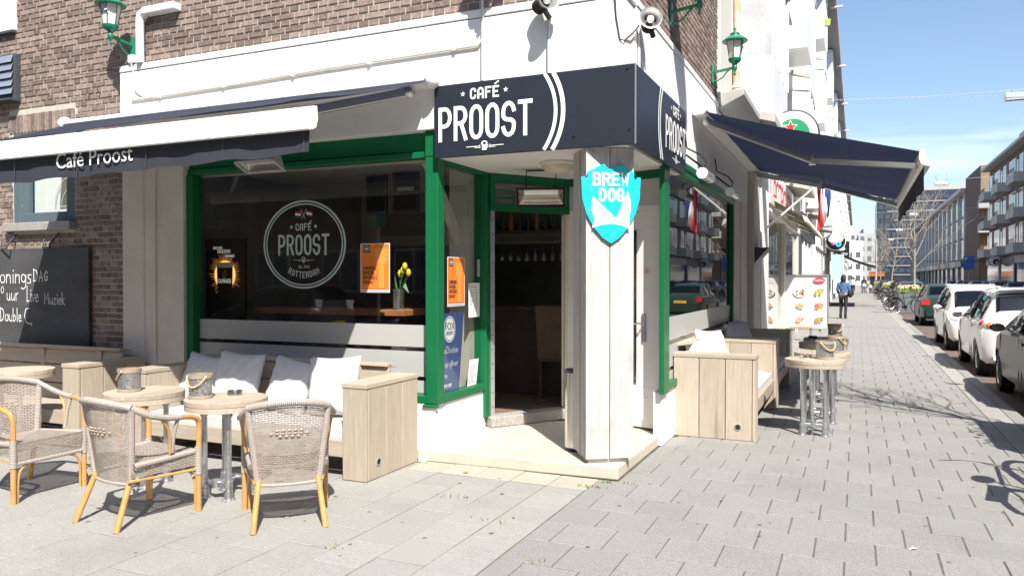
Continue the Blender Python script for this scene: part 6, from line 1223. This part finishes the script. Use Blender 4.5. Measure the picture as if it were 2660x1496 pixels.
    # glass: side windows and screens, just proud of the body
    def P(i, j, s=1): p = RG[i][j]; return (s * p[0], p[1], p[2])
    a0, a1, a2 = gy
    for s in (-1, 1):
        idx = list(range(a0, a1 + 1)); mm = MB(); lo = []; hi = []
        for q, i in enumerate(idx):
            b_, t_ = Vector(P(i, 5, s)), Vector(P(i, 6, s)); n_ = Vector((s, 0, .32)).normalized() * .012; lo.append(b_.lerp(t_, .10) + n_); hi.append(b_.lerp(t_, .86) + n_)
        lo.append(Vector(P(a2, 5, s)).lerp(lo[-1], .25) + Vector((s * .012, 0, .02)))
        hi[0] = hi[0].lerp(lo[0], .1)
        n_ = len(idx); mm.add([tuple(p) for p in lo + hi], [(i, i + 1, i + n_ + 2, i + n_ + 1) for i in range(n_ - 1)] + [(n_ - 1, n_, 2 * n_)]); B(mm, 'side_window', cgl)
        yb = (S[a0][0] + S[a1][0]) / 2 + .1; z0 = .95; B(MB().bar((s * (W * .955 + .005), yb, z0 - .02), (s * (S[a1 - 2][5] + .03), yb, 1.40), .05, .012, (0, 1, 0)), 'door_pillar', trim)
        for yy in (yb, -wb + .38 if kind == 'sedan' else -wb + .5, S[a2][0] - .14): B(MB().bar((s * (W * .985 + .001), yy, z0 - .08), (s * (W * .99 + .002), yy, .30), .008, .004, (0, 1, 0)), 'door_seam', trim)
        B(MB().box(min(s * (W - .005), s * (W + .015)), max(s * (W - .005), s * (W + .015)), yb - .32, yb - .16, .80, .83), 'door_handle', paint)
        mr = MB().ball((s * (W + .085), S[a1][0] + .16, .955), (.095, .05, .06), 10, 7); B(mr, 'mirror', paint, t, True); B(MB().bar((s * (W * .93), S[a1][0] + .2, .93), (s * (W + .05), S[a1][0] + .18, .94), .04, .03), 'mirror_arm', trim)
        B(MB().obox((s * (W + .085), S[a1][0] + .112, .955), (.14, .006, .085)), 'mirror_glass', chrome)
        # lamps
        if kind == 'hatch':
            B(MB().ball((s * .66, -1.57, .85), (.165, .095, .115), 14, 8, Matrix.Rotation(R(18) * s, 3, 'Z')), 'tail_light', hll, t, True)
            for k_, (dx, dz, mt) in enumerate(((.085, .03, redl), (-.005, .0, ambr), (-.085, -.03, redl))): B(MB().ball((s * (.66 + dx), -1.645 + (dx * .8 if dx > 0 else -dx * .1), .85 + dz), (.062, .04, .062), 10, 6), 'tail_lens', mt, t, True)
            B(MB().ball((s * .62, 1.49, .70), (.14, .13, .085), 14, 8, Matrix.Rotation(R(-35) * s, 3, 'Z')), 'headlight', hll, t, True)
        else:
            B(MB().obox((s * .70, -2.10, .83), (.26, .14, .19), Matrix.Rotation(R(14) * s, 3, 'Z')), 'tail_light', redl); B(MB().ball((s * .66, 1.98, .68), (.16, .13, .07), 14, 8, Matrix.Rotation(R(-25) * s, 3, 'Z')), 'headlight', hll, t, True)
    def screen(i0, i1, t0, t1, n):
        mm = MB(); rows_ = []
        for tt in (t0, (t0 + t1) / 2, t1):
            row = [Vector(P(i0, j)).lerp(Vector(P(i1, j)), tt) for j in (6, 7, 8, 9)]; row = [row[0].lerp(row[1], .35)] + row[1:]; row = row + [Vector((-p.x, p.y, p.z)) for p in row[-2::-1]]; nn = Vector((0, S[i1][3] - S[i0][3], -(S[i1][0] - S[i0][0]))); nn = nn if nn.z > 0 else -nn; nn = nn.normalized() * .012; rows_.append([tuple(p + nn) for p in row])
        mm.grid(rows_); B(mm, n, cgl)
    screen(a1, a2, .06, .93, 'windscreen')
    if kind == 'hatch': screen(3, 2, .05, .95, 'rear_window'); screen(4, 3, .72, 1.0, 'rear_window')
    else: screen(4, 3, .08, .92, 'rear_window')
    yr = S[0][0]; yf = S[-1][0]
    if kind == 'hatch': B(MB().box(-.54, .54, -1.60, -1.38, 1.455, 1.485), 'roof_spoiler', paint); B(MB().box(-.18, .18, -1.615, -1.60, 1.455, 1.475), 'brake_lamp', redl); B(MB().box(-.62, .62, -1.735, -1.66, .30, .36), 'rear_bumper', paint, t); B(MB().box(-.26, .26, -1.725, -1.69, .52, .63), 'number_plate', plate); B(MB().box(-.34, .34, 1.66, 1.735, .30, .45), 'grille', trim)
    else: B(MB().box(-.70, .70, -2.24, -2.10, .36, .58), 'rear_bumper', paint); B(MB().box(-.26, .26, -2.215, -2.16, .68, .79), 'number_plate', plate); B(MB().box(-.5, .5, 2.10, 2.2, .42, .56), 'grille', trim)
    B(MB().box(-.26, .26, yf - .0, yf + .025, .36, .46), 'number_plate', plate)
    B(MB().box(-W * .8, W * .8, -wb * 1.1, wb * .9, .22, .86), 'underbody', blackm)
    seat = MB()
    for sx in (-.33, .33): seat.obox((sx, .0, .98), (.42, .12, .62)); seat.ball((sx, -.03, 1.22), (.12, .05, .09), 8, 6)
    B(seat, 'front_seats', inn)
    CARS[kind] = (t, paint); return t
pw, pw2 = carpaint('white', (.74, .73, .70)), carpaint('cream_white', (.70, .68, .64)); pg, pb, pd, pn, ps = carpaint('green', (.022, .045, .035)), carpaint('black', (.014, .014, .016)), carpaint('dark_grey', (.05, .055, .06)), carpaint('navy', (.015, .022, .05)), carpaint('silver', (.38, .39, .40))
GZ = -.078
car('hatch', 'white hatchback with round red tail lights, back to the viewer', (2.66, 16.35, GZ), 0, pw)
car('hatch', 'white hatchback facing the viewer with its headlight beside the pavement', (2.66, 21.4, GZ), R(180), pw2)
car('sedan', 'dark green saloon with red tail light parked past the white cars', (2.88, 31.9, GZ), 0, pg)
car('hatch', 'black hatchback cut by the right edge, nearest parked car', (2.68, 11.95, GZ), 0, pb)
cl = [pd, pb, pn, ps, pb, pd, pn, pb]; nm = ['dark grey', 'black', 'navy', 'silver', 'black', 'dark grey', 'navy', 'black']
yy = 47
for i in range(11):
    car('sedan' if i % 2 else 'hatch', nm[i % 8] + ' car parked along the near kerb, number %s past the flower planter' % ['one', 'two', 'three', 'four', 'five', 'six', 'seven', 'eight', 'nine', 'ten', 'eleven'][i], (2.75, yy, GZ), 0 if i % 3 else R(180), cl[i % 8]); yy += 4.9 if i not in (2, 6) else 8.4
for i in range(11):
    car('sedan' if i % 2 == 0 else 'hatch', nm[(i * 3) % 8] + ' car parked on the far side of the road, %s from the right' % ['first', 'second', 'third', 'fourth', 'fifth', 'sixth', 'seventh', 'eighth', 'ninth', 'tenth', 'eleventh'][i], (9.2, 34.5 + i * 5.5, GZ), R(180) if i % 3 else 0, cl[(i * 3) % 8], group='parked cars across the road')
for i, (x, y, k, p, lb) in enumerate(((-7.2, -3.3, 'sedan', pb, 'black car parked in the side street behind the viewer'), (-13.0, -3.3, 'hatch', pd, 'dark car parked farther along the side street'))): car(k, lb, (x, y, GZ), R(90), p, group='cars parked in the side street')
# ---------------------------------------------------------------- span wires with hanging street lamps
lampm = M('lamp_white', (.72, .73, .74), .4)
for i in range(5):
    y = 34.2 + i * 29; t = thing('hanging_street_lamp', ['hanging street lamp cut by the right edge of the sky', 'hanging street lamp over the road, second along', 'hanging street lamp over the road, third along', 'hanging street lamp over the road, fourth along', 'hanging street lamp over the road, farthest along'][i], 'street lamp', (5.5, y, 8.4), 0, 'street lamps hung on span wires')
    MB().tube([(-1.0, y, 8.85), (2.5, y, 8.66), (5.2, y, 8.62), (9, y, 8.72), (12.9, y, 9.0)], .009, 5).build('span_wire', lgrey, t)
    for k in range(22 if i < 2 else 0): x = -.6 + k * .26 + random.uniform(-.06, .06); MB().ball((x, y, 8.83 - .06 * (x + 1) + .0), .015, 6, 4).build('wire_bulb', opal, t, True)
    MB().obox((5.5, y, 8.40), (.85, .34, .22), Matrix.Rotation(R(4), 3, 'Y')).build('lamp_housing', lampm, t, bevel=.05); MB().box(5.1, 5.9, y - .15, y + .15, 8.25, 8.30).build('lamp_lens', lgrey, t)
    MB().cyl((5.3, y, 8.5), (5.3, y, 8.63), .012, n=5).build('hanger', dgrey, t)
sp_ = thing('lamp_post', 'slim grey lamp post far along the left pavement', 'lamp post', (.9, 112, 0)); MB().tube([(2.4, 112, 0), (2.4, 112, 6.6), (2.2, 112, 6.9), (1.7, 112, 7.0)], .06, 8).build('post', lgrey, sp_, True); MB().box(1.2, 1.75, 111.85, 112.15, 6.93, 7.05).build('lamp_head', lgrey, sp_)
ps_ = thing('parking_sign', 'blue parking sign on a post across the road', 'sign', (10.6, 92, 0)); MB().cyl((10.6, 92, 0), (10.6, 92, 3.9), .05, n=8).build('post', grey, ps_, True); MB().box(10.1, 11.1, 91.9, 91.98, 2.5, 3.9).build('panel', M('sign_panel_blue', (.03, .14, .45), .5), ps_); text('P', FA(10.2, 3.4, 91.9), 0, 0, .5, letter, ps_, d=.01)
oc = thing('orange_container', 'orange open container standing far down the street', 'container', (3.2, 151, 0)); MB().box(2, 4.5, 150, 152.2, 1.95, 2.75).build('body', M('container_orange', (.50, .13, .03), .6, var=.15, vs=1), oc)
for q in range(6): MB().box(2 + q * .48, 2.08 + q * .48, 149.93, 150, 1.95, 2.7).build('rib', MATS['container_orange'], oc)
MB().box(2, 4.5, 149.9, 150, 2.7, 2.8).build('top_rail', MATS['container_orange'], oc); MB().box(2.2, 4.3, 150.2, 152, .3, 1.95).build('chassis', blackm, oc)
bs = thing('info_sign', 'blue and green information sign on a grey pole behind the viewer', 'sign', (-9.4, -2.2, 0)); MB().cyl((-9.4, -2.2, 0), (-9.4, -2.2, 2.9), .04, n=10).build('pole', alu, bs, True); MB().box(-9.6, -9.2, -2.15, -2.12, 2.92, 3.14).build('blue_panel', M('info_blue', (.04, .17, .5), .5), bs); MB().box(-9.6, -9.2, -2.15, -2.12, 2.66, 2.91).build('green_panel', M('info_green', (.03, .32, .2), .5), bs)
# ---------------------------------------------------------------- people
skin = M('skin', (.52, .32, .24), .5); denim = M('denim', (.075, .15, .30), .8, var=.25, vs=20); blk = M('black_cloth', (.018, .018, .022), .8, var=.2, vs=20); hairm = M('dark_hair', (.015, .011, .010), .5)
def skinmesh(name, V, E, mat, lv=2):
    me = bpy.data.meshes.new(name); me.from_pydata([v[:3] for v in V], E, []); o = bpy.data.objects.new(name, me); COL.objects.link(o); o.modifiers.new('s', 'SKIN'); sv = me.skin_vertices[0].data
    for i, v in enumerate(V): rr = v[3] if isinstance(v[3], tuple) else (v[3], v[3]); sv[i].radius = rr; sv[i].use_root = i == 0
    sb_ = o.modifiers.new('u', 'SUBSURF'); sb_.levels = lv
    dg = bpy.context.evaluated_depsgraph_get(); nm_ = bpy.data.meshes.new_from_object(o.evaluated_get(dg)); bpy.data.objects.remove(o); nm_.name = name; nm_.materials.clear(); nm_.materials.append(mat); nm_.polygons.foreach_set('use_smooth', [True] * len(nm_.polygons)); return nm_
def person(label, loc, rz, top, legs, hair=hairm, s=1., longhair=True, stride=.10, bag=False):
    t = thing('person', label, 'person', loc, rz); t.scale = (s, s, s)
    # skeleton faces +Y
    V = [(0, 0, .96, (.145, .105)), (0, .0, 1.12, (.12, .09)), (0, .01, 1.30, (.15, .10)), (0, 0, 1.42, (.10, .08)), (0, .005, 1.48, .05), (0, .015, 1.56, (.062, .075)), (0, .01, 1.65, (.068, .085)), (0, 0, 1.71, (.045, .06)),
         (-.17, 0, 1.40, .055), (-.23, -.01, 1.14, .042), (-.20, .14, .98, .033), (-.19, .20, .95, .03), (.17, 0, 1.40, .055), (.23, -.01, 1.14, .042), (.20, .14, .98, .033), (.19, .20, .95, .03),
         (-.09, 0, .88, .085), (-.095, stride, .50, .056), (-.10, -.0, .10, .038), (-.10, .11, .045, .034), (.09, 0, .88, .085), (.095, -stride * .3, .50, .056), (.10, -stride - .06, .10, .038), (.10, -stride + .05, .045, .034), (0, .105, 1.60, .012)]
    E = [(0, 1), (1, 2), (2, 3), (3, 4), (4, 5), (5, 6), (6, 7), (3, 8), (8, 9), (9, 10), (10, 11), (3, 12), (12, 13), (13, 14), (14, 15), (0, 16), (16, 17), (17, 18), (18, 19), (0, 20), (20, 21), (21, 22), (22, 23), (5, 24)]
    obj('body', skinmesh('body', V, E, skin), t, world=False)
    g = .016
    def inflate(ids, extra=g, es=None, zmin=None):
        mp = {a: i for i, a in enumerate(ids)}; vv = []
        for a in ids:
            v = V[a]; r = v[3] if isinstance(v[3], tuple) else (v[3], v[3]); vv.append((*v[:3], (r[0] + extra, r[1] + extra)))
        return vv, [(mp[a], mp[b]) for a, b in E if a in mp and b in mp]
    vv, ee = inflate([2, 1, 0, 3, 8, 9, 10, 12, 13, 14], .02); vv[2] = (0, 0, .90, (.165, .125)); obj('jacket', skinmesh('jacket', vv, ee, top), t, world=False)
    vv, ee = inflate([0, 16, 17, 18, 20, 21, 22], .012); obj('trousers', skinmesh('trousers', vv, ee, legs), t, world=False)
    for a, b in ((18, 19), (22, 23)):
        p, q = V[a], V[b]; m = MB(); m.ball((q[0], q[1] - .05, .045), (.048, .125, .045), 10, 6); m.cyl((p[0], p[1], .04), (p[0], p[1], .17), .05, .055, 10); m.build('boot', blk, t, True, world=False)
    m = MB(); m.ball((0, -.015, 1.655), (.095, .112, .10), 14, 9)
    if longhair: m.ball((0, -.06, 1.55), (.105, .07, .17), 12, 9)
    m.build('hair', hair, t, True, world=False)
    m = MB()
    for x in (-.03, .03): m.ball((x, .098, 1.635), .010, 6, 5)
    m.build('eyes', blk, t, True, world=False); m = MB(); m.ball((0, .09, 1.545), (.024, .012, .007), 8, 5); m.build('mouth', M('lips', (.45, .15, .14), .5), t, True, world=False)
    if bag: m = MB(); m.ball((.24, .05, 1.0), (.11, .15, .17), 12, 8); m.build('shoulder_bag', blk, t, True, world=False); MB().tube([(.20, -.02, 1.42), (.27, .0, 1.25), (.27, .03, 1.1)], .014, 6).build('bag_strap', blk, t, True, world=False)
    return t
person('person in blue denim jacket and black trousers seen from behind on the pavement', (-.46, 32.6, 0), R(-8), denim, blk, s=.98, bag=True)
person('person in dark jacket pushing the pram far along the pavement', (.72, 89, 0), R(180), blk, blk); person('person in black and white walking near the shop fronts', (-.35, 78, 0), R(170), M('white_cloth', (.55, .55, .55), .8), blk, stride=.2)
person('small person in pale clothes beside the pram', (1.3, 87.5, 0), R(180), MATS['white_cloth'], blk, s=.62, longhair=False); person('person in bright blue jacket between the far parked cars', (7.0, 110, -.08), R(150), M('blue_cloth', (.03, .22, .5), .8), blk)
person('person in dark red jacket far along the pavement', (-.3, 104, 0), R(175), M('wine_cloth', (.12, .03, .04), .8), blk)
pm = thing('pram', 'grey baby pram with dark wheels far along the pavement', 'pram', (.7, 87.6, 0)); MB().ball((.7, 87.5, .80), (.26, .36, .24), 14, 9).build('carrycot', M('pram_grey', (.35, .36, .38), .7), pm, True); MB().ball((.7, 87.75, .98), (.25, .2, .24), 12, 8).build('hood', dgrey, pm, True)
for x in (.45, .95):
    for y in (87.15, 87.9): MB().tube([(x, y + .14 * math.cos(a), .15 + .14 * math.sin(a)) for a in [2 * math.pi * k / 16 for k in range(16)]], .025, 6, closed=True).build('wheel', tyre, pm, True)
    MB().tube([(x, 87.15, .15), (x, 87.6, .6), (x, 88.1, 1.05)], .018, 6).build('frame_tube', black, pm, True)
# ---------------------------------------------------------------- small things on the paving
wdm = M('weed_green', (.10, .19, .03), .7, var=.3, vs=40); rnd = random.Random(11)
wm = MB()
for (x, y, n, s) in ((-3.36, 5.60, 14, .02), (-1.80, 5.45, 40, .05), (-1.72, 5.62, 18, .03), (-1.55, 5.66, 10, .03), (-2.6, 4.79, 16, .10), (-2.1, 4.44, 12, .10), (-1.57, 3.9, 10, .06), (-2.75, 3.62, 8, .05)):
    for _ in range(n):
        px, py = x + rnd.gauss(0, s), y + rnd.gauss(0, s * .35); a = rnd.uniform(0, 6.28); h = rnd.uniform(.008, .028); dx, dy = .010 * math.cos(a), .010 * math.sin(a); wm.add([(px - dy * .5, py + dx * .5, -.002), (px + dy * .5, py - dx * .5, -.002), (px + dx, py + dy, h)], [(0, 1, 2)])
wo = wm.build('weeds', wdm, None, kind='stuff'); wo['label'] = 'tufts of green weeds in the paving joints'; wo['category'] = 'weeds'
for i, (x, y, mt, lb) in enumerate(((-2.86, 5.42, M('leaf_brown', (.35, .17, .06), .8), 'dry brown leaf on the pale slabs before the step'), (-4.05, 4.62, MATS['leaf_brown'], 'dry orange leaf on the slabs before the bench'), (.28, 4.93, pap, 'crumpled white scrap lying on the street slabs'))):
    tag(MB().add([(x, y, .004), (x + .03, y + .006, .012), (x + .05, y + .03, .005), (x + .02, y + .028, .014)], [(0, 1, 2), (0, 2, 3)]).build('litter', mt), lb, 'litter')
sm = M('gum_dark', (.13, .125, .12), .8); gm = MB()
for _ in range(230):
    x, y = rnd.uniform(-5, 1.3), rnd.uniform(2.6, 12); q = rnd.uniform(.006, .017); n = 7; ph = rnd.uniform(0, 6)
    if y > 5.6 and x < -1.5: continue
    gm.add([(x + q * (1 + .3 * math.sin(3 * a + ph)) * math.cos(a), y + q * (1 + .3 * math.sin(2 * a + ph)) * math.sin(a), .0022) for a in [2 * math.pi * k / n for k in range(n)]], [tuple(range(n))])
go = gm.build('gum_spots', sm, pv, kind='stuff')
